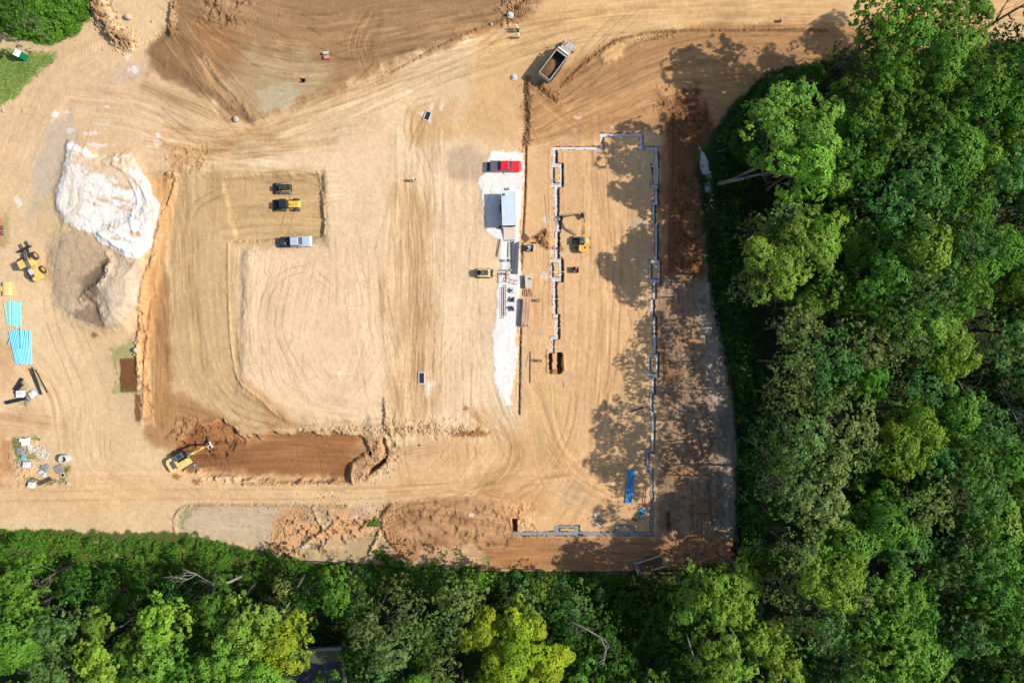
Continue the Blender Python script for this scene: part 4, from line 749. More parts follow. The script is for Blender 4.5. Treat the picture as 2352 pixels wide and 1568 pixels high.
limb('dead_tree', 'short silvery dead twigs between the two bright trees beside the plot', [(1815, 430, 8), (1822, 455, 12), (1826, 478, 14)], 0.12, 6, 8)
limb('fallen_tree', 'fallen bare trunk with forked branches below the pale stony patch', [(560, 1320, 2), (530, 1335, 6), (500, 1345, 9), (470, 1330, 11), (452, 1318, 12)], 0.28, 6, 9)
limb('fallen_tree', 'second bare trunk just left of the dark roof, leaning down', [(700, 1320, 1), (685, 1345, 5), (672, 1372, 8), (655, 1400, 11)], 0.26, 5, 10)
limb('fallen_tree', 'brown broken trunk lying in the dark gap below the footing', [(1424, 1380, 1), (1440, 1400, 2.5), (1462, 1425, 4), (1500, 1438, 5)], 0.34, 3, 11, mat('brown_bark', (0.12, 0.085, 0.065), 0.9, var=0.2, bump=0.4))
limb('leaning_tree', 'slim curved trunk rising at the bottom edge right of the dark gap', [(1570, 1420, 4), (1578, 1460, 8), (1592, 1505, 11), (1618, 1550, 13)], 0.2, 3, 12)
limb('leaning_tree', 'slim pale trunk slanting at the bottom edge below the footing', [(1452, 1500, 2), (1462, 1530, 6), (1478, 1565, 9)], 0.18, 1, 13)
limb('fallen_tree', 'bleached bare branch among trees in the bottom left corner', [(310, 1415, 5), (285, 1435, 8), (262, 1442, 9), (246, 1441, 10)], 0.13, 4, 14)
# low growth: one mass per bed
def cover(name, polys, n, zmax, size, tint, seed, ns=26, gaps=-9, lean=0.5, edge=8):
    rs = np.random.RandomState(seed); px, py = [], []
    allx = [p[0] for q in polys for p in q]; ally = [p[1] for q in polys for p in q]
    cx = rs.uniform(min(allx), max(allx), n * 6); cy = rs.uniform(min(ally), max(ally), n * 6); ok = np.zeros(len(cx), bool)
    for q in polys: ok |= (sdf(cx, cy, q) + edge * fbm(cx / 18, cy / 18, seed * 7, 3)) < 0
    ok &= fbm(cx / 11, cy / 11, seed * 5 + 2, 3) > gaps
    cx, cy = cx[ok][:n], cy[ok][:n]; k = len(cx)
    b = np.clip(0.55 + 0.6 * fbm(cx / ns, cy / ns, seed + 40, 3), 0.04, 1.3); b2 = np.clip(0.5 + 0.7 * fbm(cx / 7, cy / 7, seed + 44, 2), 0, 1)
    e = np.minimum(1, np.abs(np.min([sdf(cx, cy, q) for q in polys], axis=0)) / 10 + 0.15)
    zz = zmax * (b * 0.7 + b2 * 0.45) * rs.uniform(0.55, 1.0, k) * e
    g = np.array([gz(a, c) for a, c in zip(cx, cy)]); pos = np.stack([(cx - CX) * S, -(cy - CY) * S, g + zz + 0.05], -1)
    nn = np.array([0, 0, 0.8]) + rs.normal(scale=lean, size=(k, 3)); nn /= np.linalg.norm(nn, axis=1)[:, None]
    v = rs.uniform(0.75, 1.25, k) * (0.88 + 0.3 * b2); yl = 1 + 0.14 * fbm(cx / 40, cy / 40, seed + 9, 2)
    var = np.stack([v * yl, v, v * 0.95], -1)
    me = leaves_mesh(name, pos, nn, size * rs.uniform(0.6, 1.3, k), var, leaf_mat(name + '_leaf', tint), rs)
    o = bpy.data.objects.new(name, me); COL.objects.link(o); o['kind'] = 'stuff'; return o
cover('vine_cover', [[(-30, 1214), (60, 1214), (180, 1222), (260, 1232), (330, 1232), (400, 1240), (450, 1226), (560, 1262), (640, 1275), (720, 1300), (720, 1345), (400, 1340), (-30, 1350)]], 42000, 0.9, 0.20, (0.075, 0.165, 0.016), 3, gaps=-0.2, edge=12)
cover('vine_cover', [[(700, 1296), (900, 1288), (1140, 1308), (1460, 1318), (1480, 1345), (1100, 1350), (700, 1345)], [(860, 1262), (905, 1272), (900, 1290), (860, 1286)]], 20000, 0.8, 0.20, (0.065, 0.15, 0.014), 4, gaps=-0.25, edge=12)
cover('undergrowth', [[(-30, 1340), (1500, 1340), (1700, 1300), (1760, 1300), (1760, 1600), (-30, 1600)]], 46000, 1.6, 0.25, (0.018, 0.05, 0.008), 5)  # tint darkened to stand for the shade in gaps between trees
cover('undergrowth', [[(1610, 480), (1640, 300), (1720, 200), (1800, 160), (2440, 90), (2440, 1600), (1740, 1600), (1684, 1290), (1692, 1000), (1672, 860), (1636, 700)]], 60000, 1.6, 0.28, (0.014, 0.04, 0.006), 6)  # tree shade is put into this dark leaf tint
cover('shrub_edge', [[(1655, 300), (1725, 215), (1790, 165), (1850, 160), (1850, 230), (1760, 330), (1720, 440), (1640, 440), (1645, 340)], [(1612, 380), (1626, 440), (1632, 560), (1650, 600), (1640, 690), (1616, 500)], [(1650, 480), (1700, 480), (1740, 900), (1750, 1290), (1696, 1290), (1700, 1000), (1680, 860), (1642, 700)]], 30000, 1.4, 0.22, (0.035, 0.10, 0.012), 7, edge=16)
cover('shrub_thicket', [[(-30, -30), (214, -30), (210, 20), (186, 66), (120, 104), (66, 94), (20, 70), (-30, 70)]], 16000, 1.9, 0.2, (0.10, 0.22, 0.02), 8)
cover('grass_patch', [[(-30, 118), (60, 126), (126, 124), (118, 145), (78, 178), (30, 228), (-30, 244)]], 9000, 0.1, 0.12, (0.20, 0.29, 0.07), 9, lean=0.9)
cover('grass_patch', [[(840, 1208), (855, 1192), (872, 1190), (872, 1206)]], 700, 0.3, 0.13, (0.09, 0.16, 0.03), 10)
cover('weed_tufts', [[(28, 1012), (80, 1002), (95, 1008), (55, 1018), (56, 1046), (88, 1042), (90, 1052), (40, 1056)], [(60, 1098), (75, 1100), (85, 1112), (60, 1115)], [(140, 1065), (165, 1070), (160, 1090), (138, 1110), (148, 1088)], [(105, 1105), (126, 1105), (125, 1116), (105, 1116)]], 1500, 0.12, 0.09, (0.08, 0.14, 0.03), 11, lean=0.9)
# ---------------------------------------------------------------- materials of the made things
M_ = dict
YEL = mat('yellow_paint', (0.54, 0.32, 0.045), 0.5, var=0.1, scale=2); YEL2 = mat('pale_yellow_paint', (0.62, 0.42, 0.14), 0.5, var=0.12, scale=2)
BLK = mat('black_steel', (0.03, 0.032, 0.035), 0.5, 0.2, var=0.3); DGR = mat('dark_grey_paint', (0.075, 0.08, 0.09), 0.45, var=0.15)
GLS = mat('dark_glass', (0.02, 0.035, 0.035), 0.08, 0.0, var=0.02, spec=0.9); TYR = mat('tyre_rubber', (0.035, 0.034, 0.032), 0.85, var=0.3, scale=9)
STL = mat('worn_steel', (0.35, 0.34, 0.33), 0.4, 0.6, var=0.15); CHR = mat('chrome', (0.7, 0.7, 0.7), 0.15, 0.9, var=0.02)
RED = mat('red_car_paint', (0.55, 0.008, 0.02), 0.28, var=0.03, spec=0.6); SIL = mat('silver_car_paint', (0.34, 0.38, 0.44), 0.3, 0.1, var=0.03)
WHT = mat('white_panel', (0.62, 0.66, 0.70), 0.35, var=0.04, scale=1); TRK = mat('track_steel', (0.16, 0.15, 0.14), 0.6, 0.4, var=0.3, scale=8)
CON = mat('concrete', (0.36, 0.36, 0.35), 0.9, var=0.12, scale=4, bump=0.3); CON2 = mat('wet_concrete', (0.18, 0.185, 0.18), 0.75, var=0.12, scale=2, bump=0.2)
CONP = mat('pale_concrete', (0.44, 0.42, 0.39), 0.9, var=0.1, scale=4, bump=0.2); DIRT = mat('heaped_dirt', (0.16, 0.085, 0.035), 0.95, var=0.4, scale=5, bump=0.8)
TAN = mat('tan_paint', (0.34, 0.28, 0.22), 0.5, var=0.1, scale=1.5); LUM = mat('sawn_lumber', (0.5, 0.31, 0.19), 0.8, var=0.15, scale=3, streak=(1, 0.2, 1))
PLY = mat('plywood', (0.42, 0.37, 0.29), 0.8, var=0.1, scale=2); WOOD = mat('old_wood', (0.27, 0.22, 0.18), 0.9, var=0.2, scale=4); RUST = mat('rusty_steel', (0.2, 0.075, 0.035), 0.8, 0.2, var=0.25, scale=4)
REB = mat('rebar', (0.09, 0.075, 0.065), 0.8, 0.4, var=0.2); BLU = mat('blue_pvc', (0.025, 0.23, 0.5), 0.35, var=0.06, scale=1); LBL = mat('light_blue_pvc', (0.09, 0.38, 0.52), 0.4, var=0.06, scale=1)
TEAL = mat('teal_pvc', (0.10, 0.50, 0.44), 0.4, var=0.06, scale=1); BPL = mat('black_plastic', (0.018, 0.02, 0.023), 0.35, var=0.3, scale=3); WRAP = mat('plastic_wrap', (0.55, 0.55, 0.56), 0.3, var=0.12, scale=3, bump=0.4)
ROCKM = mat('field_stone', (0.38, 0.30, 0.24), 0.9, var=0.2, scale=2, bump=0.5); SACK = mat('white_sack', (0.7, 0.69, 0.68), 0.7, var=0.1, scale=3, bump=0.4); GRN = mat('green_plastic', (0.0, 0.14, 0.07), 0.4, var=0.08)
HIVIS = mat('hi_vis_cloth', (0.42, 0.72, 0.06), 0.7, var=0.1); HATW = mat('white_hard_hat', (0.75, 0.75, 0.72), 0.3, var=0.02); SKIN = mat('skin', (0.40, 0.23, 0.16), 0.6, var=0.05); HAIR = mat('hair', (0.03, 0.02, 0.015), 0.8)
JEAN = mat('dark_trousers', (0.04, 0.05, 0.08), 0.85, var=0.15); TANC = mat('tan_clothes', (0.36, 0.25, 0.15), 0.85, var=0.15); LGT = mat('lamp_lens', (0.7, 0.7, 0.68), 0.15, var=0.02); RLGT = mat('red_lens', (0.4, 0.01, 0.01), 0.2)
BRN = mat('brown_steel', (0.10, 0.055, 0.045), 0.6, 0.1, var=0.2); REDP = mat('red_steel', (0.42, 0.07, 0.04), 0.6, var=0.15)
def wheel(par, x, y, r, w_, rim=STL, name='wheel'):
    mb = MB(); mb.ring((x, y - w_ / 2, r), r, r * 0.56, w_, 20, 'y'); t = mb.build(name, TYR, par, bev=0.03)
    q = MB(); q.tube([(x, y - w_ * 0.42, r), (x, y + w_ * 0.42, r)], r * 0.57, 16); q.tube([(x, y - w_ * 0.5, r), (x, y + w_ * 0.5, r)], r * 0.2, 10)
    q.build('rim', rim, t); return t
def lugs(t, x, y, r, w_, n=18):
    mb = MB()
    for i in range(n):
        a = 2 * math.pi * i / n; c = (x + math.cos(a) * r, y, r + math.sin(a) * r); mb.box(c, (0.07, w_ * 0.98, 0.11), ry=-a + math.pi / 2 + 1.5708)
    setp(mb.build('tread_lugs', TYR, t), kind='stuff')
def pickup(lab, x, y, ang, paint, cover, tail_down, px, L=5.9):
    e = thing('pickup_truck', lab, 'pickup truck', L3(x, y), R(ang)); W = 1.0
    # +x forward, origin mid-length. bed from -2.85 to -0.95, cab -0.95..1.35, hood 1.35..2.9
    b0, c0, c1, h1 = -2.85, -0.95, 1.35, 2.95
    b = MB(); b.extr([(c0, 0.42), (h1 - .05, 0.42), (h1 + .05, 0.62), (h1, 0.92), (h1 - .25, 1.06), (c1 - .1, 1.18), (c0, 1.16)], -W, W, 0.06, 0.95); b.build('body', paint, e, bev=0.07, seg=3)
    cab = MB(); z0, z1 = 1.17, 1.83
    cab.v = []; vs = [(c0, -.92, z0), (c1, -.92, z0), (c1, .92, z0), (c0, .92, z0), (c0 + .12, -.76, z1), (c1 - .72, -.74, z1), (c1 - .72, .74, z1), (c0 + .12, .76, z1)]
    cab.add(vs, [(3, 2, 1, 0), (4, 5, 6, 7), (0, 1, 5, 4), (1, 2, 6, 5), (2, 3, 7, 6), (3, 0, 4, 7)]); cab.build('cab', paint, e, bev=0.06, seg=3)
    def pane(nm, q, off):      # a thin glass slab on a cab face
        q = [Vector(p) for p in q]; n = (q[1] - q[0]).cross(q[2] - q[0]).normalized() * off; m = MB(); m.add([p for p in q] + [p + n for p in q], [(3, 2, 1, 0), (4, 5, 6, 7), (0, 1, 5, 4), (1, 2, 6, 5), (2, 3, 7, 6), (3, 0, 4, 7)]); return m.build(nm, GLS, e)
    pane('windscreen', [(c1 - .03, -.80, z0 + .05), (c1 - .03, .80, z0 + .05), (c1 - .66, .66, z1 - .04), (c1 - .66, -.66, z1 - .04)], 0.02)
    pane('rear_window', [(c0 + .02, .78, z0 + .1), (c0 + .02, -.78, z0 + .1), (c0 + .10, -.66, z1 - .1), (c0 + .10, .66, z1 - .1)], 0.02)
    for s in (-1, 1):
        for x0, x1 in ((c0 + .2, c0 + .95), (c0 + 1.05, c1 - .35)):
            q = [(x0, s * .905, z0 + .06), (x1, s * .905, z0 + .06), (x1 - (.3 if x1 > 0.6 else 0), s * .79, z1 - .1), (x0 + .05, s * .79, z1 - .1)]
            pane('side_window', q if s < 0 else q[::-1], 0.02)
        m = MB(); m.box((c1 - .3, s * 1.12, 1.22), (.12, .22, .16)); m.build('mirror', BLK if paint is SIL else paint, e, bev=.02)
        m = MB(); m.box((h1 + .0, s * .78, .8), (.08, .3, .2)); m.build('headlight', LGT, e, bev=.02)
        m = MB(); m.box((b0, s * .93, .9), (.06, .12, .35)); m.build('tail_light', RLGT, e)
        for xx in (-1.85, 1.95): wheel(e, xx, s * .88, .39, .26, CHR)
    bd = MB(); m_ = paint if paint is RED else BLK
    for s in (-1, 1): bd.box(((b0 + c0) / 2, s * .93, .82), (c0 - b0 - .01, .12, .62))
    bd.box(((b0 + c0) / 2, 0, .58), (c0 - b0 - .01, 1.74, .1)); bd.box((c0 - .06, 0, .85), (.08, 1.74, .52)); bd.build('bed', m_, e, bev=.03)
    tg = MB()
    if tail_down: tg.box((b0 - .36, 0, .62), (.62, 1.7, .07)); tg.build('tailgate', BLK, e, bev=.02)
    else: tg.box((b0 - .03, 0, .86), (.07, 1.7, .5)); tg.build('tailgate', m_, e, bev=.02)
    bp = MB(); bp.box((h1 + .09, 0, .5), (.14, 1.9, .22)); bp.build('front_bumper', paint if paint is RED else CHR, e, bev=.04)
    if cover: cv = MB(); cv.box(((b0 + c0) / 2, 0, 1.17), (c0 - b0 - .1, 1.9, .08)); cv.build('tonneau_cover', DGR, e, bev=.03)
    else:
        for s in (-1, 1): tb = MB(); tb.box((b0 + 1.0, s * .72, 1.0), (1.5, .3, .3)); tb.build('side_toolbox', BLK, e, bev=.02)
        hr = MB(); hr.box((c0 - .2, 0, 1.3), (.08, 1.8, .08)); hr.box((c0 - .2, .86, 1.05), (.08, .08, .5)); hr.box((c0 - .2, -.86, 1.05), (.08, .08, .5)); hr.build('headache_rack', BLK, e)
    return e
pickup('red pickup truck with black bed cover and lowered tailgate on the white gravel', 1160.5, 385, 0, RED, True, True, 0)
sp = pickup('silver crew cab pickup truck with open black bed beside the parked machines', 681.5, 556, 2, SIL, False, True, 0)
def loc_of(e, v): return Matrix.Translation(e.location) @ Matrix.Rotation(e.rotation_euler.z, 4, 'Z') @ Vector(v)
def tubething(name, lab, cat, p0, p1, r, m, group=None, n=10, hollow=False, parts=None):
    p0 = Vector(p0); p1 = Vector(p1); mb = MB(); d = p1 - p0
    if hollow:
        dn = d.normalized(); mb.tube([(0, 0, 0), d], r, n, cap=False); mb.tube([(0, 0, 0), d], r * 0.8, n, cap=False)
        k = len(mb.v); a = 0
        for i in range(n): j = (i + 1) % n; mb.f.append((i, j, 2 * n + j, 2 * n + i)); mb.f.append((n + j, n + i, 3 * n + i, 3 * n + j))
        mb.tube([d * 0.965, d * 0.998], r * 1.22, n, cap=False)
    else: mb.tube([(0, 0, 0), d], r, n)
    o = mb.build(name, m, None, smooth=False, loc=p0); return setp(o, lab, cat, group)
tubething('broom', 'yellow broom lying diagonally in the bed of the silver pickup', 'broom', loc_of(sp, (-2.6, -.35, .72)), loc_of(sp, (-1.4, .3, .9)), .03, YEL)
tubething('shovel', 'yellow-handled shovel lying across the front of the silver pickup bed', 'shovel', loc_of(sp, (-1.35, .5, .8)), loc_of(sp, (-1.25, -.45, .8)), .03, YEL)
mb = MB(); mb.tube([(0, 0, 0), (0, 0, .3)], [.14, .15], 12); mb.tube([(0, 0, .3), (0, 0, .34)], .155, 12); setp(mb.build('water_jug', BLU, None, loc=loc_of(sp, (-1.95, -.35, .64))), 'round blue water jug standing in the silver pickup bed', 'water jug')
# ---- dump truck with a load of soil
def dump_truck(x, y, ang):
    e = thing('dump_truck', 'tan dump truck loaded with brown soil standing on the haul road', 'dump truck', L3(x, y), R(ang))
    m = MB(); m.box((0, 0.42, .95), (8.2, .14, .3)); m.box((0, -.42, .95), (8.2, .14, .3)); m.build('chassis', BLK, e)
    w0, w1, hy, zb, zt = -4.1, 1.05, 1.2, 1.3, 2.75
    b = MB(); b.box(((w0 + w1) / 2, 0, zb), (w1 - w0, 2 * hy, .12)); 
    for s in (-1, 1): b.box(((w0 + w1) / 2, s * hy, (zb + zt) / 2 + .06), (w1 - w0, .1, zt - zb))
    b.box((w1, 0, (zb + zt) / 2 + .06), (.1, 2 * hy + .1, zt - zb)); b.build('dump_bed', BLK, e, bev=.02)
    for s in (-1, 1):
        q = MB(); q.box(((w0 + w1) / 2, s * hy, zt + .13), (w1 - w0 + .1, .15, .12)); q.build('bed_rail', TAN, e, bev=.02)
    q = MB(); q.box((w0 - .06, 0, (zb + zt) / 2), (.1, 2 * hy + .1, zt - zb)); q.box((w0 - .05, 0, zt + .1), (.14, 2 * hy + .1, .1)); q.build('tailgate', TAN, e)
    q = MB(); q.box((w1 + .12, 0, zt + .2), (.3, 2 * hy + .1, .07)); q.build('cab_shield', TAN, e); q = MB(); q.box((w1 + .65, 0, zt + .22), (.25, 2 * hy, .1)); q.build('tarp_roller', WHT, e)
    # soil load: an uneven heap
    rs = random.Random(3); nx, ny = 16, 9; m = MB(); 
    for i in range(nx):
        for j in range(ny):
            u, v = i / (nx - 1), j / (ny - 1); xx = w0 + .08 + u * 3.9; yy = -1.13 + v * 2.26
            hgt = .95 * math.sin(math.pi * min(1, max(0, .12 + u * .95))) ** .6 * (1 - abs(v - .55) ** 1.6 * 1.1) + rs.uniform(-.07, .07)
            m.v.append((xx, yy, zb + .08 + max(.02, hgt)))
    for i in range(nx - 1):
        for j in range(ny - 1): a = i * ny + j; m.f.append((a, a + ny, a + ny + 1, a + 1))
    setp(m.build('soil_load', DIRT, e, smooth=True), kind='stuff')
    c = MB(); c.add([(1.65, -1.1, 1.1), (3.05, -1.1, 1.1), (3.05, 1.1, 1.1), (1.65, 1.1, 1.1), (1.7, -1.0, 2.65), (2.7, -1.0, 2.65), (2.7, 1.0, 2.65), (1.7, 1.0, 2.65)], [(3, 2, 1, 0), (4, 5, 6, 7), (0, 1, 5, 4), (1, 2, 6, 5), (2, 3, 7, 6), (3, 0, 4, 7)]); c.build('cab', TAN, e, bev=.08, seg=3)
    c = MB(); c.add([(3.0, -.93, 1.75), (3.0, .93, 1.75), (2.75, .9, 2.52), (2.75, -.9, 2.52), (3.04, -.93, 1.75), (3.04, .93, 1.75), (2.79, .9, 2.52), (2.79, -.9, 2.52)], [(3, 2, 1, 0), (4, 5, 6, 7), (0, 1, 5, 4), (1, 2, 6, 5), (2, 3, 7, 6), (3, 0, 4, 7)]); c.build('windscreen', GLS, e)
    h = MB(); h.add([(3.0, -.85, .8), (4.55, -.68, .8), (4.55, .68, .8), (3.0, .85, .8), (3.0, -.8, 1.75), (4.4, -.55, 1.5), (4.4, .55, 1.5), (3.0, .8, 1.75)], [(3, 2, 1, 0), (4, 5, 6, 7), (0, 1, 5, 4), (1, 2, 6, 5), (2, 3, 7, 6), (3, 0, 4, 7)]); h.build('bonnet', TAN, e, bev=.1, seg=3)
    for s in (-1, 1):
        f = MB(); f.extr([(3.05, .95), (3.3, 1.25), (3.9, 1.3), (4.3, 1.05), (4.4, .8), (4.2, .8), (3.3, .9)], s * .72, s * 1.2); f.build('front_mudguard', TAN, e, bev=.04)
        wheel(e, 3.75, s * .98, .52, .3, CHR)
        for xx in (-1.9, -3.2, -.7): wheel(e, xx, s * .95, .52, .5, CHR)
        t = MB(); t.tube([(.3, s * 1.02, .85), (1.5, s * 1.02, .85)], .3, 12); t.build('fuel_tank', STL, e)
        t = MB(); t.tube([(1.55, s * 1.15, 1.0), (1.55, s * 1.15, 3.0)], .07, 8); t.build('exhaust_stack', CHR, e)
        t = MB(); t.box((2.95, s * 1.4, 2.1), (.1, .2, .4)); t.bar((2.9, s * 1.0, 2.2), (2.95, s * 1.35, 2.2), .04, .04); t.build('mirror', BLK, e)
        t = MB(); t.box((4.5, s * .85, 1.0), (.1, .25, .2)); t.build('headlight', LGT, e, bev=.02)
    t = MB(); t.box((4.72, 0, .7), (.18, 2.3, .3)); t.build('front_bumper', CHR, e, bev=.04); return e
dump_truck(1279, 149, 53)
# ---- tracked things
def track_part(par, cx, cy, L, w_, h, m=TRK):
    r = h / 2; pts = []
    for i in range(9): a = math.pi / 2 - math.pi * i / 8; pts.append((cx + L / 2 - r + math.cos(a) * r, r + math.sin(a) * r))
    for i in range(9): a = -math.pi / 2 - math.pi * i / 8; pts.append((cx - L / 2 + r + math.cos(a) * r, r + math.sin(a) * r))
    mb = MB(); mb.extr(pts, cy - w_ / 2 + .03, cy + w_ / 2 - .03); t = mb.build('track', m, par)
    s = MB(); n = int(L / .19)
    for i in range(n):
        xx = cx - L / 2 + r + (L - 2 * r) * i / (n - 1)
        for zz in (h + .01, -.0): s.box((xx, cy, zz if zz > .1 else .02), (.12, w_, .04))
    for sgn in (-1, 1):
        for k in range(1, 6): a = math.pi * k / 6 - math.pi / 2; s.box((cx + sgn * (L / 2 - r + math.cos(a) * (r + .01)), cy, r + math.sin(a) * (r + .01)), (.05, w_, .12), ry=-sgn * a)
    setp(s.build('track_shoes', m, t), kind='stuff'); return t
def cyl_(mb, a, b, r): mb.tube([a, b], r, 8)
def excavator(lab, x, y, ang, tang, big, roofm, toff=(0, 0)):
    k = 1.0 if big else .68; e = thing('excavator', lab, 'excavator', L3(x, y), R(ang)); u = bpy.data.objects
    under = MB(); und = None; ta = R(tang - ang)
    # undercarriage built straight then turned under the house
    ub = MB(); ub.box((0, 0, .55 * k), (2.4 * k, 1.9 * k, .35 * k)); ub.tube([(0, 0, .5 * k), (0, 0, 1.0 * k)], .6 * k, 16); ob = ub.build('undercarriage', BLK, e); ob.rotation_euler.z = ta; ob.location = (toff[0], toff[1], 0)
    for s in (-1, 1):
        t = track_part(e, 0, s * (1.15 if big else 1.28) * k, 4.5 * k, .6 * k, .95 * k if big else .8 * k); t.rotation_euler.z = ta; t.location = (toff[0], toff[1], 0)
    b = MB(); z0 = 1.05 * k; x0, x1, hy = -2.75 * k, 1.35 * k, 1.4 * k
    rear = [(x0, -hy * .55), (x0 + .35 * k, -hy), (x1, -hy), (x1, -.12 * k), (x0 + 1.9 * k, -.12 * k), (x0 + 1.9 * k, hy), (x0 + .35 * k, hy), (x0, hy * .55)]
    b.prism(rear, z0, z0 + 1.05 * k); b.build('engine_house', YEL if not big else YEL2, e, bev=.06 * k, seg=3)
    q = MB(); q.prism([(x0 - .08 * k, -hy * .5), (x0 + .32 * k, -hy * .98), (x0 + .7 * k, -hy * .98), (x0 + .7 * k, hy * .98), (x0 + .32 * k, hy * .98), (x0 - .08 * k, hy * .5)], z0 - .1 * k, z0 + .85 * k); q.build('counterweight', YEL if not big else YEL2, e, bev=.08 * k, seg=3)
    q = MB(); q.box((x0 + 1.15 * k, 0 if big else -.2, z0 + 1.09 * k), ((.9 if big else .5) * k, (1.5 if big else .5) * k, .07)); q.build('engine_hatch', DGR if big else BLK, e, bev=.02)
    q = MB(); q.box((x0 + 1.55 * k, -.9 * k, z0 + 1.12 * k), (.3 * k, .1 * k, .12 * k)); q.build('exhaust_pipe', BLK, e)
    q = MB(); q.box((.35 * k, -.85 * k, z0 + 1.1 * k), (1.5 * k, .9 * k, .08 * k)); q.build('side_deck', YEL2, e, bev=.03)
    cb = MB(); cx0, cx1, cy0, cy1, zz = -.62 * k, 1.35 * k, .18 * k, 1.3 * k, 2.95 * k
    cb.prism([(cx0, cy0), (cx1, cy0), (cx1, cy1), (cx0, cy1)], z0 - .05, zz, .94); cab_ = cb.build('cab', roofm, e, bev=.06 * k, seg=3)
    g = MB(); g.box((cx1 + .0, (cy0 + cy1) / 2, 2.1 * k), (.04, (cy1 - cy0) * .85, 1.2 * k), ry=-.03); g.build('windscreen', GLS, e)
    for yy in (cy0 - .005, cy1 + .005): g = MB(); g.box(((cx0 + cx1) / 2, yy, 2.2 * k), ((cx1 - cx0) * .8, .05, .8 * k), rx=(.03 if yy > cy0 else -.03)); g.build('side_window', GLS, e)
    g = MB(); g.box(((cx0 + cx1) / 2 + .15 * k, (cy0 + cy1) / 2, zz + .01), (.7 * k, .7 * k, .05)); g.build('roof_hatch', DGR if roofm is not DGR else GLS, e, bev=.02)
    by = -.12 * k if big else 0.14
    if big: pts = [(1.0, 1.75), (2.7, 3.75), (3.6, 4.1), (5.5, 3.35)]; tip = (5.5, 3.35); ae = (5.75, 1.05); hy_ = .17
    else: pts = [(1.33, 1.25), (2.2, 2.5), (2.83, 3.15), (4.9, 3.9)]; tip = (4.9, 3.9); ae = (5.35, 1.15); hy_ = .12
    bm = MB(); th = .28 if big else .18; prof = [(p[0], p[1] + th * (1.3 if 0 < i < 3 else .6)) for i, p in enumerate(pts)] + [(p[0] + (.05 if i else 0), p[1] - th * (1.1 if 0 < i < 3 else .6)) for i, p in list(enumerate(pts))[::-1]]
    bm.extr(prof, by - hy_, by + hy_); bm.build('boom', YEL, e, bev=.03)
    ar = MB(); up = (tip[0] - .35, tip[1] + .45); ar.extr([(tip[0] - .15, tip[1] + .75 if big else tip[1] + .5), (tip[0] + .2, tip[1] + .3), (ae[0] + .1, ae[1]), (ae[0] - .08, ae[1] - .05), (tip[0] - .25, tip[1] - .15)], by - hy_ * .8, by + hy_ * .8); ar.build('arm', YEL, e, bev=.03)
    for nm, a, b_ in (('boom_cylinder', (1.5, 1.5 if big else 1.2), (pts[1][0] + .5, pts[1][1] - .1)), ('arm_cylinder', (pts[1][0] + .3, pts[1][1] + .5), (tip[0] - .2, tip[1] + (.7 if big else .48))), ('bucket_cylinder', (tip[0] + .3, tip[1] + .1), (ae[0] + .35, ae[1] + .5))):
        for s in ((-1, 1) if nm == 'boom_cylinder' else (0,)):
            c = MB(); yy = by + s * (hy_ + .08); mid = [(a[i] * .45 + b_[i] * .55) for i in (0, 1)]
            c.tube([(a[0], yy, a[1]), (mid[0], yy, mid[1])], .08 * (1 if big else .75), 8); c.tube([(mid[0], yy, mid[1]), (b_[0], yy, b_[1])], .045, 8); c.build(nm, BLK if nm != 'bucket_cylinder' else CHR, e)
    bk = MB(); bw = .62 if big else .36; ax, az = ae
    bp = [(ax + .3, az + .15), (ax + .35, az - .25), (ax + .1, az - .75), (ax - .45, az - .95), (ax - .95, az - .75)] if big else [(ax + .2, az + .1), (ax + .22, az - .2), (ax + .0, az - .6), (ax - .4, az - .75), (ax - .75, az - .55)]
    inner = [(p[0] - .07, p[1] + .09) for p in bp][::-1]; inner[0] = bp[-1]
    bk.extr(bp + inner[1:], by - bw, by + bw)
    for s in (-1, 1): bk.extr(bp, by + s * bw - .03, by + s * bw + .03)
    bucket = bk.build('bucket', CONP if big else BLK, e)
    for i in range(5): t = MB(); yy = by - bw + bw * 2 * (i + .5) / 5; t.box((bp[-1][0] - .1, yy, bp[-1][1] + .02), (.22, .08, .05)); t.build('tooth', STL, bucket)
    for s in (-1, 1): mm = MB(); mm.box((1.3 * k, s * 1.5 * k, 1.9 * k), (.06, .15, .3)); mm.bar((1.2 * k, s * 1.25 * k, 1.7 * k), (1.3 * k, s * 1.5 * k, 1.8 * k), .03, .03); mm.build('mirror', BLK, e)
    return e
ex1 = excavator('large yellow excavator with pale bucket digging at the dark brown pit', 422, 1055, 30, 3, True, DGR)
ex2 = excavator('small yellow excavator with grey cab roof reaching over the pad', 1339.5, 558, 90, 0, False, DGR, (0.0, 0.1))
mb = MB(); mb.box((0, 0, .35), (.16, 2.5, .5)); mb.box((.4, .5, .35), (.8, .12, .15)); mb.box((.4, -.5, .35), (.8, .12, .15)); bl = mb.build('dozer_blade', BLK, ex2, bev=.02); bl.rotation_euler.z = R(-90); bl.matrix_local = Matrix.Rotation(R(-90), 4, 'Z') @ Matrix.Translation((-1.95, 0, 0))
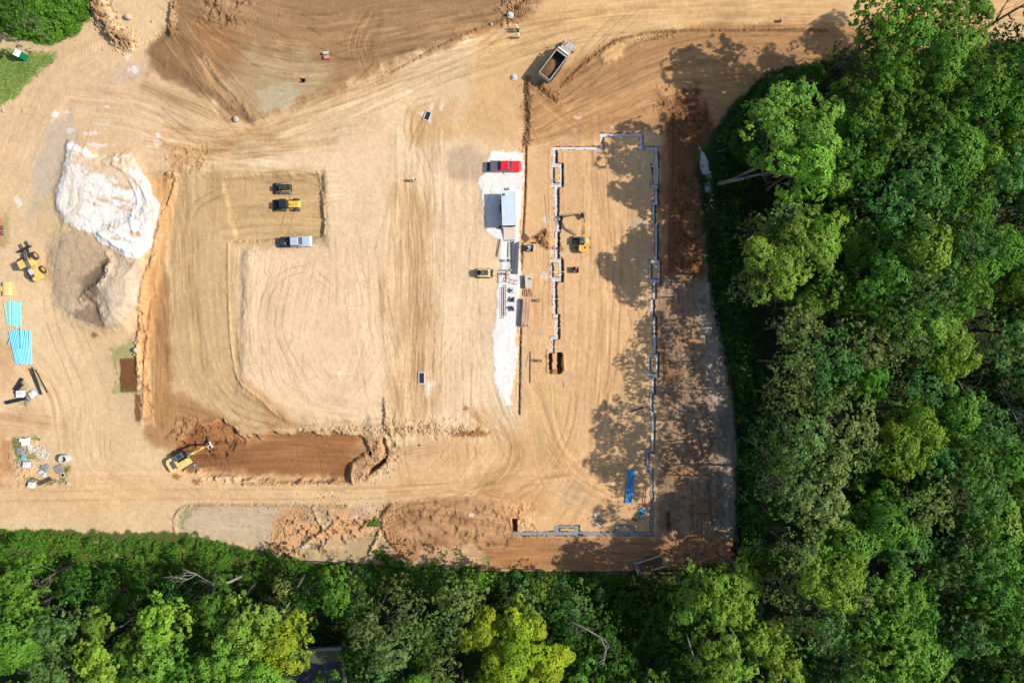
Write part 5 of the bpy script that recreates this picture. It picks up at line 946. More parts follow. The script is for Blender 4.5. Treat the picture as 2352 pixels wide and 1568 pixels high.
# ---- compact loaders
def skid(lab, x, y, ang, body, roof, tracks, forks):
    e = thing('compact_loader', lab, 'compact loader', L3(x, y), R(ang)); m = MB()
    m.extr([(-1.45, .35), (1.0, .35), (1.05, .9), (.3, 1.0), (-.9, 1.35), (-1.45, 1.25)], -.62, .62); m.build('body', body, e, bev=.05)
    m = MB(); m.prism([(-.75, -.5), (.75, -.5), (.75, .5), (-.75, .5)], .95, 2.02, .95); m.build('cab', BLK if roof is BLK else DGR, e, bev=.05, seg=2)
    m = MB(); m.box((.1, 0, 2.03), (1.25, .85, .06)); m.build('cab_roof', roof, e, bev=.03); m = MB(); m.box((.3, 0, 2.07), (.35, .4, .04)); m.build('roof_window', GLS, e, bev=.01)
    m = MB(); m.box((-1.05, 0, 1.38), (.7, .95, .16)); m.build('engine_cover', BLK, e, bev=.04)
    for s in (-1, 1):
        if tracks: track_part(e, -.1, s * .85, 2.3, .42, .68)
        else:
            for xx in (-.75, .62): wheel(e, xx, s * .78, .42, .3, YEL2)
        m = MB(); m.extr([(-1.4, 1.15), (-1.2, 1.5), (.2, 1.35), (1.35, .62), (1.35, .42), (.1, 1.1), (-1.1, 1.2)], s * .66 - .06, s * .66 + .06); m.build('lift_arm', YEL if body is BLK else body, e, bev=.02)
        m = MB(); cyl_(m, (-.9, s * .78, .9), (.2, s * .78, 1.2), .05); m.build('lift_cylinder', CHR, e)
        m = MB(); m.box((-1.46, s * .45, 1.0), (.05, .15, .12)); m.build('tail_light', RLGT, e)
    if forks:
        m = MB(); m.box((1.5, 0, .5), (.12, 1.6, .75)); m.build('fork_carriage', BLK, e)
        for s in (-1, 1): m = MB(); m.box((2.15, s * .42, .2), (1.25, .1, .05)); m.build('fork', WOOD, e)
    else:
        m = MB(); pr = [(1.4, .85), (1.35, .2), (1.5, .1), (2.35, .1), (2.35, .16), (1.55, .2), (1.47, .85)]; m.extr(pr, -1.0, 1.0)
        for s in (-1, 1): m.extr([(1.4, .85), (1.35, .2), (1.5, .1), (2.35, .1), (1.6, .75)], s * .99 - .03, s * .99 + .03)
        m.build('bucket', BRN, e)
    return e
skid('black and yellow tracked loader with empty bucket, upper of the parked machines', 652, 432, 181, BLK, BLK, True, False)
skid('cream skid steer with forks beside the long white gravel strip', 1113.5, 628, 0, YEL2, DGR, False, True)
# ---- wheel loader (front bucket faces left)
e = thing('backhoe_loader', 'yellow tractor loader with black cab and toothed bucket, lower parked machine', 'loader', L3(660, 470.5), R(181))
m = MB(); m.extr([(-2.6, .7), (-.4, .7), (-.4, 1.55), (-2.3, 1.5), (-2.6, 1.3)], -.62, .62); m.build('bonnet', YEL, e, bev=.08, seg=3)
m = MB(); m.box((-1.9, 0, 1.54), (.3, .5, .06)); m.build('bonnet_grille', mat('dull_yellow', (.42, .26, .04), .6), e, bev=.02); m = MB(); m.tube([(-.9, .1, 1.5), (-.9, .1, 2.2)], .06, 8); m.build('exhaust_pipe', BLK, e)
m = MB(); m.prism([(-.4, -.68), (1.05, -.68), (1.05, .68), (-.4, .68)], .8, 2.5, .95); m.build('cab', BLK, e, bev=.06); m = MB(); m.box((.33, 0, 2.52), (1.4, 1.3, .06)); m.build('cab_roof', BPL, e, bev=.03)
for yy in (-.69, .69): m = MB(); m.box((.3, yy, 1.85), (1.0, .05, .8)); m.build('side_window', GLS, e)
for s in (-1, 1):
    wheel(e, -1.7, s * .95, .62, .4, YEL); wheel(e, .9, s * .95, .62, .4, YEL)
    m = MB(); m.extr([(.4, 1.2), (.6, 1.5), (1.8, .9), (2.1, .4), (1.9, .4), (1.6, .75)], s * .5 - .07, s * .5 + .07); m.build('lift_arm', BLK, e)
    m = MB(); m.extr([(1.2, .5), (1.2, .9), (2.0, .7), (2.9, .3), (2.9, .15), (2.0, .3)], s * 1.12 - .05, s * 1.12 + .05); m.build('bucket_side', YEL, e)
m = MB(); m.extr([(2.0, 1.0), (1.95, .25), (2.1, .12), (3.0, .12), (3.0, .18), (2.15, .25), (2.07, 1.0)], -1.1, 1.1); m.build('bucket', BLK, e)
for i in range(6): m = MB(); m.box((1.5 + .0, -.9 + .36 * i, 1.12), (.8, .12, .08)); m.build('grapple_tine', BLK, e)
# ---- telehandler / articulated loader with forks at the left
e = thing('wheel_loader', 'yellow articulated loader with big tyres and pallet forks at left edge', 'wheel loader', L3(83, 611), R(118))
GY = mat('dusty_yellow', (.6, .38, .1), .55, var=.12, scale=1.5)
m = MB(); m.extr([(-3.1, .7), (-.4, .6), (-.3, 1.5), (-1.2, 1.9), (-2.9, 1.8), (-3.2, 1.3)], -1.0, .75); m.build('engine_housing', GY, e, bev=.1, seg=3)
m = MB(); m.box((-2.2, .35, 1.93), (.6, .7, .06)); m.build('radiator_grille', DGR, e, bev=.02); m = MB(); m.box((-1.3, .3, 1.93), (1.0, .75, .05)); m.build('engine_deck', CONP, e, bev=.02)
m = MB(); m.prism([(-.5, .0), (1.0, .0), (1.0, 1.15), (-.5, 1.15)], 1.2, 3.0, .94); m.build('cab', DGR, e, bev=.06); m = MB(); m.box((.25, .58, 3.03), (1.5, 1.2, .08)); rf = m.build('cab_roof', GY, e, bev=.04)
for i in range(7): m = MB(); m.box((.25, .13 + i * .15, 3.08), (1.35, .05, .03)); m.build('roof_rib', GY, rf)
m = MB(); m.box((1.02, .58, 2.2), (.04, 1.0, 1.2)); m.build('windscreen', GLS, e)
m = MB(); m.extr([(-.3, .6), (1.9, .6), (1.9, 1.1), (.8, 1.5), (-.3, 1.4)], -.8, .2); m.build('front_frame', GY, e, bev=.05)
for s in (-1, 1):
    for xx in (-1.5, 1.5):
        t = wheel(e, xx, s * 1.12, .78, .55, YEL); lugs(t, xx, s * 1.12, .76, .55)
    m = MB(); m.extr([(1.1, 1.2), (1.3, 1.5), (2.7, 1.2), (3.4, .55), (3.3, .35), (2.5, .8)], s * .45 - .08, s * .45 + .08); m.build('lift_arm', BLK, e)
    m = MB(); cyl_(m, (1.3, s * .2, 1.7), (2.9, s * .2, 1.1), .07); m.build('lift_cylinder', CHR, e)
m = MB(); m.box((3.55, 0, .75), (.16, 2.7, .25)); m.box((3.55, 0, 1.1), (.12, 2.2, .15)); m.box((3.55, 0, .4), (.16, 2.7, .12)); m.build('fork_carriage', BLK, e)
for yy in (-.75, -.4, .45, .85): m = MB(); m.box((4.3, yy, .3), (1.4, .13, .07)); m.build('fork', BLK, e)
for s in (-1, 1): m = MB(); m.box((.9, .58 + s * .95, 2.4), (.1, .25, .35)); m.bar((.95, .58 + s * .55, 2.4), (.9, .58 + s * .9, 2.4), .03, .03); m.build('mirror', BLK, e)
# loose yellow bucket
e = thing('loader_bucket', 'loose yellow loader bucket lying below the big wheel loader', 'bucket', L3(21, 664), R(0))
m = MB(); m.extr([(-.85, .1), (-.85, .5), (-.6, .85), (-.1, .95), (.75, .9), (.85, .5), (.75, .0), (-.6, .0)], -1.3, 1.3); m.build('shell', mat('bucket_yellow', (.62, .42, .16), .55, var=.08), e, bev=.05)
for yy in (-.43, .43): m = MB(); m.box((.3, yy, .95), (1.0, .05, .06)); m.build('weld_rib', MATS['bucket_yellow'], e)
m = MB(); m.box((-.95, 0, .55), (.25, .9, .5)); m.build('coupler', MATS['bucket_yellow'], e, bev=.03)
# ---- box trailer with ramp
e = thing('box_trailer', 'white box trailer with lowered plywood ramp on the white gravel strip', 'trailer', L3(1168.5, 485), R(91.7))
hx, hy, z0, z1 = 3.15, 1.23, .5, 2.85
m = MB(); m.box((0, hy, (z0 + z1) / 2), (2 * hx, .06, z1 - z0)); m.box((0, -hy, (z0 + z1) / 2), (2 * hx, .06, z1 - z0)); m.box((hx, 0, (z0 + z1) / 2), (.06, 2 * hy - .06, z1 - z0)); m.box((0, 0, z0), (2 * hx - .1, 2 * hy - .1, .08)); m.build('body', WHT, e)
m = MB(); m.box((.0, 0, z1 + .03), (2 * hx - .15, 2 * hy - .1, .05)); rf = m.build('roof', mat('roof_sheet', (.40, .46, .50), .45, var=.05, scale=.8, bump=.25), e, bev=.02)
for xx in (-2.0, -1.0, .0, 1.0, 2.0): m = MB(); m.box((xx, 0, z1 + .065), (.06, 2 * hy - .3, .03)); m.build('roof_bow', MATS['roof_sheet'], rf)
for a in ((hx, 0, .16, 2 * hy + .1), (-hx, 0, .1, 2 * hy + .06)): m = MB(); m.box((a[0], a[1], z1 + .05), (a[2], a[3], .12)); m.build('roof_trim', WHT, e)
for s in (-1, 1): m = MB(); m.box((0, s * hy, z1 + .05), (2 * hx - .2, .08, .1)); m.build('roof_trim', WHT, e)
m = MB(); m.box((2.5, .85, z1 + .12), (.45, .5, .12)); m.build('roof_vent', DGR, e, bev=.02)
m = MB(); m.box((-hx - 1.2, 0, .3), (2.3, 2.2, .07), ry=-.2); m.build('ramp', mat('ramp_plywood', (.5, .4, .32), .8, var=.1), e); m = MB(); m.box((-hx - 2.45, 0, .07), (.3, 2.2, .05)); m.build('ramp_flap', STL, e)
m = MB(); m.box((-hx + .25, 0, 1.0), (.3, 2.2, .5)); m.build('stored_lumber', RUST, e)
m = MB(); m.bar((hx, -.5, .5), (hx + 1.3, 0, .5), .1, .1); m.bar((hx, .5, .5), (hx + 1.3, 0, .5), .1, .1); m.bar((hx + .8, 0, .3), (hx + .8, 0, 1.0), .1, .1); m.box((hx + .45, 0, .7), (.35, .4, .3)); m.build('hitch', BLK, e)
for s in (-1, 1):
    for xx in (-.75, .15): wheel(e, xx, s * 1.08, .33, .2, STL)
m = MB(); m.box((.4, hy + .28, .75), (1.5, .35, .5)); m.build('side_step_box', BPL, e)
o = tubething('cable_reel', 'black rolled hose bundle beside the trailer ramp hinge', 'hose', L3(1145.5, 523, .25), Vector(L3(1152.5, 523.5, .25)), .28, BPL)
# ---------------------------------------------------------------- concrete footings in their trenches
names = {'north': 'pale concrete footing with a square bump along the north side of the pad', 'west': 'grey jointed concrete footing with ring pads, west line, ending at the open pit',
         'east': 'grey concrete footing with ring pads along the shaded east side of the pad', 'south': 'dark grey concrete footing with two boxed pads along the south side'}
frng = random.Random(8); CONF = {'west': mat('fresh_concrete', (.46, .46, .46), .9, var=.14, scale=3, bump=.3), 'east': mat('cool_concrete', (.43, .425, .42), .9, var=.14, scale=2, bump=.3), 'north': mat('chalky_concrete', (.5, .47, .46), .9, var=.12, scale=3, bump=.3)}
for nm, rs in FOOT.items():
    x0, y0 = rs[0][:2]; base = Vector((*P(x0, y0), 0)); e = thing('concrete_footing', names[nm], 'footing', base)
    pins = MB(); k = 0
    for (ax, ay, bx, by_) in rs:
        vert = (by_ - ay) > (bx - ax); Ln = max(by_ - ay, bx - ax); low = nm == 'south' or ay >= 1031
        pieces = max(1, int(round(Ln / 5.2))) if nm == 'west' else max(1, int(round(Ln / 40)))
        top = -0.12 if low else -0.30
        for i in range(pieces):
            t0, t1 = i / pieces, (i + 1) / pieces; gap = 0.25 if nm == 'west' else 0.0
            q = (ax, ay + (by_ - ay) * t0, bx, ay + (by_ - ay) * t1 - gap) if vert else (ax + (bx - ax) * t0, ay, ax + (bx - ax) * t1 - gap, by_)
            k += 1; m = MB(); p0 = P(q[0], q[3]); p1 = P(q[2], q[1]); jt = lambda: frng.uniform(-.12, .12)
            tz = top + 0.003 * (k % 5) + (frng.uniform(-.02, .02) if nm == 'west' else 0)
            poly = [(p0[0] - base.x + jt() * vert, p0[1] - base.y), (p1[0] - base.x + jt() * vert, p0[1] - base.y), (p1[0] - base.x + jt() * vert, p1[1] - base.y), (p0[0] - base.x + jt() * vert, p1[1] - base.y)]
            m.prism(poly, -0.82 - 0.002 * (k % 7), tz); o = m.build('footing_block', CON2 if low else CONF[nm], e)
        cx, cy = (ax + bx) / 2, (ay + by_) / 2; nn = int(Ln / 5.5)
        if not low and nn > 2:
            for i in range(nn):
                t = (i + .5) / nn
                for sd_ in (-1,):
                    px, py = (cx + sd_ * 1.5, ay + (by_ - ay) * t) if vert else (ax + (bx - ax) * t, cy + sd_ * 1.5 - (1.4 if nm == 'north' else 0))
                    a, b = P(px, py); pins.tube([(a - base.x, b - base.y, top), (a - base.x, b - base.y, top + .28)], .035, 5); pins.box((a - base.x, b - base.y, top + .3), (.07, .07, .05))
    if pins.v: setp(pins.build('rebar_dowels', mat('dowel_cap', (.55, .42, .40), .5) if nm != 'east' else mat('dowel_cap_white', (.7, .7, .68), .5), e), kind='stuff')
# ---------------------------------------------------------------- pipes, beams, boards
def lay(name, fmt, cat, items, r, m, group, hollow=True, stack=None):
    """items: (x0,y0,x1,y1,dz); labels rank them from the left"""
    its = sorted(items, key=lambda q: (q[0] + q[2]) / 2); lows = [q for q in its if q[4] < 0.01]; tops = [q for q in its if q[4] >= 0.01]
    for grp, word in ((lows, 'bottom row'), (tops, 'upper row')):
        for i, (x0, y0, x1, y1, dz) in enumerate(grp):
            w_ = f"{rank(i, len(grp), *LR)} " + (f"in the {word} " if tops else '')
            tubething(name, fmt.format(w_.strip()), cat, L3(x0, y0, r + dz), L3(x1, y1, r + dz), r, m, group, 12, hollow)
lay('sewer_pipe', '{} of the long teal green pipes below the yellow bucket', 'pipe', [(21.8, 691, 22.8, 747, 0), (25, 687, 26, 747, 0), (30.8, 692, 31, 748, 0), (34.4, 692, 34.6, 748, 0), (38, 694, 38, 749, 0), (41.5, 694, 41.4, 750, 0), (45, 693, 44.5, 746, 0), (48, 690, 48.5, 747, 0), (10.3, 695.5, 20, 745, 0),
    (33, 750, 36, 755, 0), (39.5, 751, 39.5, 755.5, 0)], .11, TEAL, 'teal pipes in the left yard')
lay('water_pipe', '{} of the light blue pipes fanned out at left', 'pipe', [(23, 762, 38.5, 836, 0), (26.5, 760, 41.5, 837, 0), (30.5, 759, 44.5, 837, 0), (34.5, 759, 47.5, 836, 0), (38.5, 759, 50, 837, 0), (42.5, 758, 52.5, 837, 0), (46.5, 758, 55.5, 837, 0), (51, 758, 58.5, 837.5, 0),
    (55.2, 760, 62, 837.5, 0), (59.5, 758, 65, 837, 0), (63.6, 759, 68, 837, 0), (68, 758, 71, 837.5, 0), (71.2, 760, 74, 836, 0), (51.5, 753, 52.5, 800, .25), (23, 790, 27, 778, .25)], .128, LBL, 'light blue pipes in the left yard')
lay('water_pipe', '{} of the bright blue pipes in tree shade on the pad', 'pipe', [(1444.7, 1077, 1435.8, 1154, 0), (1448.1, 1077, 1439.2, 1154, 0), (1451.5, 1077.5, 1442.6, 1154.5, 0), (1454.9, 1078, 1446, 1154.5, 0), (1458.2, 1078, 1449.3, 1155, 0)], .12, BLU, 'bright blue pipes on the pad')
lay('black_pipe', '{} of the thin black pipes below the light blue pipes', 'pipe', [(67.7, 845.5, 92, 904, 0), (72, 845, 95, 906, 0), (75.5, 844, 97.5, 905, 0), (83, 848.6, 110, 901, 0)], .1, BPL, 'thin black pipes in the left yard')
for lab, a, b, r in (('large black corrugated culvert pipe lying lowest, nearly level', (18, 924), (65, 913), .34), ('upper of two black culvert pipes leaning up left of the wrapped pallets', (36, 895), (53, 869), .27), ('lower of two black culvert pipes leaning up left of the wrapped pallets', (36, 902), (53, 882), .24)):
    o = tubething('culvert_pipe', lab, 'pipe', L3(*a, r), L3(*b, r), r, BPL, 'black culvert pipes', 14, True)
    mb = MB(); d = Vector(L3(*b, r)) - Vector(L3(*a, r))
    for i in range(24): q = d * ((i + .5) / 24); mb.tube([q - d.normalized() * .035, q + d.normalized() * .035], r * 1.08, 14, cap=False)
    setp(mb.build('corrugation', BPL, o), kind='stuff')
def beams(fmt, items, wd, ht, m, name='steel_beam', cat='beam', group='dark steel beams on the gravel', z=0.0):
    its = sorted(items, key=lambda q: q[0] + q[2])
    for i, (x0, y0, x1, y1) in enumerate(its):
        p0 = Vector(L3(x0, y0, z + ht / 2 + .02)); p1 = Vector(L3(x1, y1, z + ht / 2 + .02)); mb = MB(); mb.bar((0, 0, 0), p1 - p0, wd, ht); setp(mb.build(name, m, None, bev=.01, loc=p0), fmt.format(rank(i, len(its), *LR)), cat, group)
beams('{} of the long dark steel beams on the white gravel', [(1177, 555, 1177.2, 629.5), (1180, 555, 1180.2, 630), (1186.6, 558, 1182.4, 630), (1189.2, 557, 1185.4, 630), (1191.8, 555.5, 1188, 630)], .2, .25, DGR)
beams('thin dark steel bar lying left of the five long beams, {}', [(1167.5, 556, 1166.5, 592)], .12, .1, DGR, group=None)
beams('{} of the thin rods on soil left of the white gravel', [(1145, 549, 1138.5, 590), (1148.6, 549, 1140.2, 591), (1150, 550, 1141.5, 590)], .05, .05, REB, 'steel_rod', 'rod', 'thin rods by the gravel')
beams('{} of the thin wires running south beside the steel beams', [(1170, 556, 1169, 600), (1172, 556, 1172, 605), (1166, 600, 1163, 640), (1170, 600, 1168.5, 625)], .03, .03, REB, 'steel_rod', 'rod', 'thin wires by the beams')
beams('{} of the brown steel beams in the rubble yard', [(88, 1107.5, 116, 1095), (89, 1110.5, 118.5, 1097.5), (91, 1113.5, 121.5, 1100)], .22, .2, BRN, group='brown beams in the rubble yard')
beams('short brown steel beam left of the brown beam stack, {}', [(73, 1096, 91, 1103)], .2, .15, BRN, group=None)
beams('{} brown plank lying loose on soil by the dark trench', [(1218.4, 807, 1217.5, 879.5)], .16, .1, BRN, 'steel_channel', 'beam', None)
beams('{} of two crossed long boards beside the east footing', [(1479, 940.5, 1472.7, 985.4), (1484.7, 941.8, 1466.3, 982.8)], .1, .05, LUM, 'board', 'board', 'crossed boards by the east footing')
# white screed boards laid over the trenches
for i, (x0, y0, x1, y1, lab) in enumerate([(1256, 530.3, 1289, 531, 'by the small excavator bucket shadow'), (1256, 573, 1291, 574, 'below the small dirt pile'), (1264, 625, 1302, 624.7, 'over the ring pad by the red crate'), (1262, 686, 1287, 687, 'in the middle of the west footing'), (1255, 752, 1288, 753, 'above the jog of the west footing'), (1252, 796, 1287, 796.5, 'just above the open pit'), (1457, 587.3, 1504, 589.5, 'reaching into the shaded east footing')]):
    p0 = Vector(L3(x0, y0, .1)); p1 = Vector(L3(x1, y1, .1)); mb = MB(); mb.bar((0, 0, 0), p1 - p0, .07, .05); o = setp(mb.build('grade_board', mat('white_board', (.55, .52, .46), .8), None, loc=p0), 'thin pale board laid across the footing ' + lab, 'board', 'boards across the trenches')
# lumber stack, short boards, plywood
e = thing('lumber_stack', 'tall stack of long pinkish boards south of the plywood sheet', 'lumber', L3(1208.5, 718), R(-3)); r_ = random.Random(4)
for lv in range(8):
    for i in range(7):
        m = MB(); x = -.68 + i * .225 + r_.uniform(-.02, .02); L = 4.9 + r_.uniform(-.25, .35); m.box((x, r_.uniform(-.15, .15), .1 + lv * .13), (.2, L, .11), rz=r_.uniform(-.006, .006)); m.build('board', LUM, e)
for i in range(5): m = MB(); m.box((-.5 + i * .26, 0, 1.13), (.12, 4.8, .05), rz=r_.uniform(-.06, .06)); m.build('board', LUM, e)
e = thing('lumber_stack', 'short loose boards heaped crosswise between plywood sheet and long lumber', 'lumber', L3(1211, 672), 0)
for i in range(22): m = MB(); m.box((-.75 + (i % 11) * .155, r_.uniform(-.08, .08), .08 + .1 * (i // 11) + .02 * (i % 3)), (.09, 1.3, .06), rz=r_.uniform(-.2, .2)); m.build('board', LUM if i % 3 else RUST, e)
e = thing('plywood_stack', 'stack of pale grey plywood sheets beside the dark trench', 'plywood', L3(1213, 647.5), R(3))
for i in range(9): m = MB(); m.box((r_.uniform(-.02, .02), r_.uniform(-.02, .02), .1 + i * .1), (1.22, 2.44, .085)); m.build('sheet', PLY, e)
mb = MB(); mb.box((0, 0, .1), (.3, .22, .2)); mb.box((.2, -.15, .06), (.15, .1, .1)); mb.tube([(-.1, .1, .2), (.1, .0, .35)], .04, 6); setp(mb.build('circular_saw', BLK, None, bev=.02, loc=(P(1217, 641)[0], P(1217, 641)[1], gz(1213, 647) + 1.0)), 'small dark power saw resting on the plywood stack', 'saw')
# steel plates, rusty bars on ground
e = thing('steel_plate_stack', 'fan of rusty steel plates beside the long dark trench', 'steel plates', L3(1208, 547), R(38))
for i in range(7): m = MB(); m.box((-.6 + i * .18, 0, .06 + .02 * i), (.15, 1.3, .05)); m.build('plate', RUST, e)
# rebar cages
for ci, cx in enumerate((1154.5, 1159.8)):
    e = thing('rebar_cage', ['left', 'right'][ci] + ' one of the two long rebar cages on the white gravel', 'rebar cage', L3(cx, 654 + (0 if ci else 6))); Lc = 5.9; m = MB()
    for sx in (-.16, .16):
        for zz in (.05, .35): m.bar((sx, 0, zz), (sx, -Lc, zz), .035, .035)
    m.build('long_bars', REB, e)
    for i in range(13):
        m = MB(); y = -.1 - i * (Lc - .2) / 12
        for a, b in (((-.18, y, .05), (.18, y, .05)), ((-.18, y, .37), (.18, y, .37)), ((-.18, y, .05), (-.18, y, .37)), ((.18, y, .05), (.18, y, .37))): m.bar(a, b, .04, .04)
        m.build('stirrup', REB, e)
# pallets with bags on the gravel
def pallet(par, w_=1.15, d=1.05):
    for i in range(6): m = MB(); m.box((-w_ / 2 + .08 + i * (w_ - .16) / 5, 0, .13), (.12, d, .025)); m.build('slat', WOOD, par)
    for yy in (-d / 2 + .05, 0, d / 2 - .05): m = MB(); m.box((0, yy, .06), (w_, .09, .1)); m.build('runner', WOOD, par)
def lumps(par, name, m_, n, rad, spread, z, seed, sq=.5):
    rg = random.Random(seed)
    for i in range(n): m = MB(); m.rock((rg.uniform(-spread, spread), rg.uniform(-spread, spread), z + rg.uniform(0, .15)), rad * rg.uniform(.8, 1.2), rg, sq); m.build(name, m_, par, smooth=False)
for x, y, lab, n, ms in ((1177.5, 667, 'pallet with folded pale cloth and a small black bag, topmost of three', 1, WRAP), (1178, 687.5, 'pallet heaped with crumpled black bags, middle of three on the gravel', 4, BPL), (1177.5, 708.5, 'pallet with a peaked black tarpaulin bundle, lowest of three on the gravel', 3, BPL)):
    e = thing('supply_pallet', lab, 'pallet', L3(x, y), .05); pallet(e)
    m = MB(); m.box((0, 0, .3), (1.0, .9, .28)); m.build('wrapped_goods', WRAP, e, bev=.06)
    lumps(e, 'bag', BPL, n, .32, .28, .5, int(y))
# sawhorse-like wooden frames
for x, y, a, lab, w_, h_ in ((1161, 639, 0, 'open rectangular wooden frame standing by the forks of the cream loader', 1.5, 1.6), (1176, 645, -18, 'ladder-like wooden brace frame leaning right of the open frame', 2.1, .7)):
    e = thing('sawhorse_frame', lab, 'frame', L3(x, y), R(a)); 
    for p, q in (((-w_ / 2, -h_ / 2), (w_ / 2, -h_ / 2)), ((-w_ / 2, h_ / 2), (w_ / 2, h_ / 2)), ((-w_ / 2, -h_ / 2), (-w_ / 2, h_ / 2)), ((w_ / 2, -h_ / 2), (w_ / 2, h_ / 2)), ((0 if w_ > 2 else w_ / 2 - .1, -h_ / 2), (w_ * .2 if w_ > 2 else w_ / 2 - .1, h_ / 2))):
        m = MB(); m.bar((p[0], p[1], .55), (q[0], q[1], .55), .09, .09); m.build('rail', LUM, e)
    for sx in (-1, 1):
        for sy in (-1, 1): m = MB(); m.bar((sx * w_ / 2, sy * h_ / 2, 0), (sx * w_ / 2, sy * h_ / 2, .55), .08, .08); m.build('leg', LUM, e)
e = thing('work_bench', 'thin rebar bending bench standing beside the long dark beams', 'bench', L3(1170.5, 599)); m = MB(); m.bar((-.5, 0, .9), (1.3, 0, .9), .1, .08); m.build('top_rail', REB, e)
for xx in (-.4, .5): 
    for yy in (-.3, .3): m = MB(); m.bar((xx, 0, .9), (xx, yy, 0), .06, .06); m.build('leg', REB, e)
m = MB(); m.box((-.3, 0, 1.05), (.4, .5, .25)); m.build('bender_head', BLK, e, bev=.03)
# crates
def crate(x, y, lab, w_, d, h_, m_, fill, nf, fr, seed):
    e = thing('crate', lab, 'crate', L3(x, y), R(-2)); m = MB()
    for s in (-1, 1): m.box((s * (w_ / 2 - .04), 0, h_ / 2 + .05), (.06, d, h_)); m.box((0, s * (d / 2 - .04), h_ / 2 + .05), (w_ - .15, .06, h_))
    m.build('walls', m_, e, bev=.01); m = MB(); m.box((0, 0, .1), (w_ - .1, d - .1, .08)); m.build('floor', m_, e); rg = random.Random(seed)
    for i in range(nf): m = MB(); m.rock((rg.uniform(-.38, .38) * w_, rg.uniform(-.38, .38) * d, h_ * .75), fr * rg.uniform(.7, 1.2), rg); m.build('contents', fill if i % 3 else WRAP, e)
    return e
crate(1217, 571, 'black steel crate full of white stones beside the dark trench', 1.25, 1.2, 1.0, BLK, CONP, 14, .14, 1)
crate(1321.5, 620.5, 'dark crate with red canisters on the pad below the small excavator', 1.15, 1.1, .9, BLK, REDP, 14, .13, 2)
mb = MB(); mb.tube([(0, 0, 0), (0, 0, .6), (0, 0, .75)], [.17, .17, .1], 12); mb.tube([(0, 0, .6), (0, 0, .65)], .19, 12); setp(mb.build('red_barrel', mat('bright_red', (.6, .01, .02), .4), None, loc=L3(1229.5, 558)), 'small bright red drum above the crate of white stones', 'drum')
beams('slim upright post lying right of the crate of white stones, {}', [(1227, 562, 1225, 577)], .1, .08, WRAP, 'post', 'post', None)
# ladder
e = thing('ladder', 'reddish brown extension ladder lying on the pad beside the east footing', 'ladder', L3(1479.5, 1144), R(90 - 5)); 
for s in (-1, 1): m = MB(); m.box((0, s * .23, .08), (3.7, .05, .1)); m.build('rail', REDP, e)
for i in range(12): m = MB(); m.box((-1.65 + i * .3, 0, .09), (.05, .42, .05)); m.build('rung', REDP, e)
# blue equipment etc. lower right of pad
e = thing('pipe_cradle', 'bright blue T-shaped pipe fittings heap below the ladder', 'fittings', L3(1470, 1178), R(60))
for a, b, r in (((-.9, -.5, .2), (.9, -.5, .2), .16), ((-.5, .4, .2), (-.3, -.5, .2), .16), ((.6, .5, .2), (.5, -.4, .2), .16), ((.9, -.8, .25), (1.0, .2, .25), .14)): m = MB(); m.tube([a, b], r, 12); m.build('pipe_fitting', BLU, e)
lumps(e, 'lump', BRN, 3, .2, .4, .15, 4)
e = thing('tool_bag', 'crumpled black bag lying below the blue fittings', 'bag', L3(1459, 1193)); lumps(e, 'fold', BPL, 4, .28, .3, .15, 5)
e = thing('form_panel', 'dark mesh formwork panel lying on the pad inside the south footing', 'panel', L3(1378, 1195), R(-20)); m = MB(); m.box((0, 0, .18), (1.5, 1.2, .06)); m.build('board', BRN, e)
for i in range(5): m = MB(); m.box((-.6 + i * .3, 0, .24), (.06, 1.2, .06)); m.build('batten', WOOD, e)
m = MB(); m.box((-1.0, .5, .12), (.5, 1.5, .05), rz=.6); m.build('plank', CONP, e); m = MB(); m.box((-.1, -.9, .12), (1.3, .25, .05), rz=-.4); m.build('plank', CONP, e)
e = thing('steel_trough', 'long narrow steel trough lying beside the east footing under dappled shade', 'trough', L3(1463, 938.5), R(15))
for s in (-1, 1): m = MB(); m.box((0, s * .25, .25), (2.35, .05, .5)); m.build('side', STL if s < 0 else CONP, e)
m = MB(); m.box((0, 0, .04), (2.3, .44, .05)); m.build('bottom', BLK, e)
# portable toilet, red container etc.
e = thing('portable_toilet', 'green portable toilet with white roof on the grass, top left corner', 'toilet', L3(58, 133), R(-25)); m = MB(); m.box((0, 0, 1.1), (1.15, 1.15, 2.1)); m.build('cabin', GRN, e, bev=.04)
m = MB(); m.extr([(-.62, 2.15), (.62, 2.15), (.5, 2.35), (-.5, 2.35)], -.62, .62); m.build('roof', SACK, e, bev=.04); m = MB(); m.box((0, -.6, 1.15), (.75, .04, 1.7)); m.build('door', GRN, e, bev=.01); m = MB(); m.tube([(.35, .4, 2.3), (.35, .4, 2.6)], .06, 8); m.build('vent_pipe', SACK, e)
for s in (-1, 1): m = MB(); m.box((s * .3, .595, 1.9), (.35, .03, .15)); m.build('vent', SACK, e)
e = thing('flatbed_trailer', 'dark red flatbed trailer at the left edge of the yard', 'trailer', L3(-8, 530), R(90)); m = MB()
for s in (-1, 1): m.box((0, s * 1.2, .75), (6.0, .12, .25))
for xx in (-2.95, 2.95): m.box((xx, 0, .75), (.12, 2.3, .25))
m.build('frame', REDP, e, bev=.02)
for i in range(10): m = MB(); m.box((-2.6 + i * .58, 0, .78), (.54, 2.2, .06)); m.build('deck_plank', mat('red_deck', (.30, .09, .07), .8, var=.15), e)
for s in (-1, 1):
    for xx in (-.5, .5): wheel(e, xx, s * 1.38, .38, .22, STL)
m = MB(); m.box((.2, -1.28, .95), (2.0, .05, .06)); m.build('marker_strip', SACK, e)
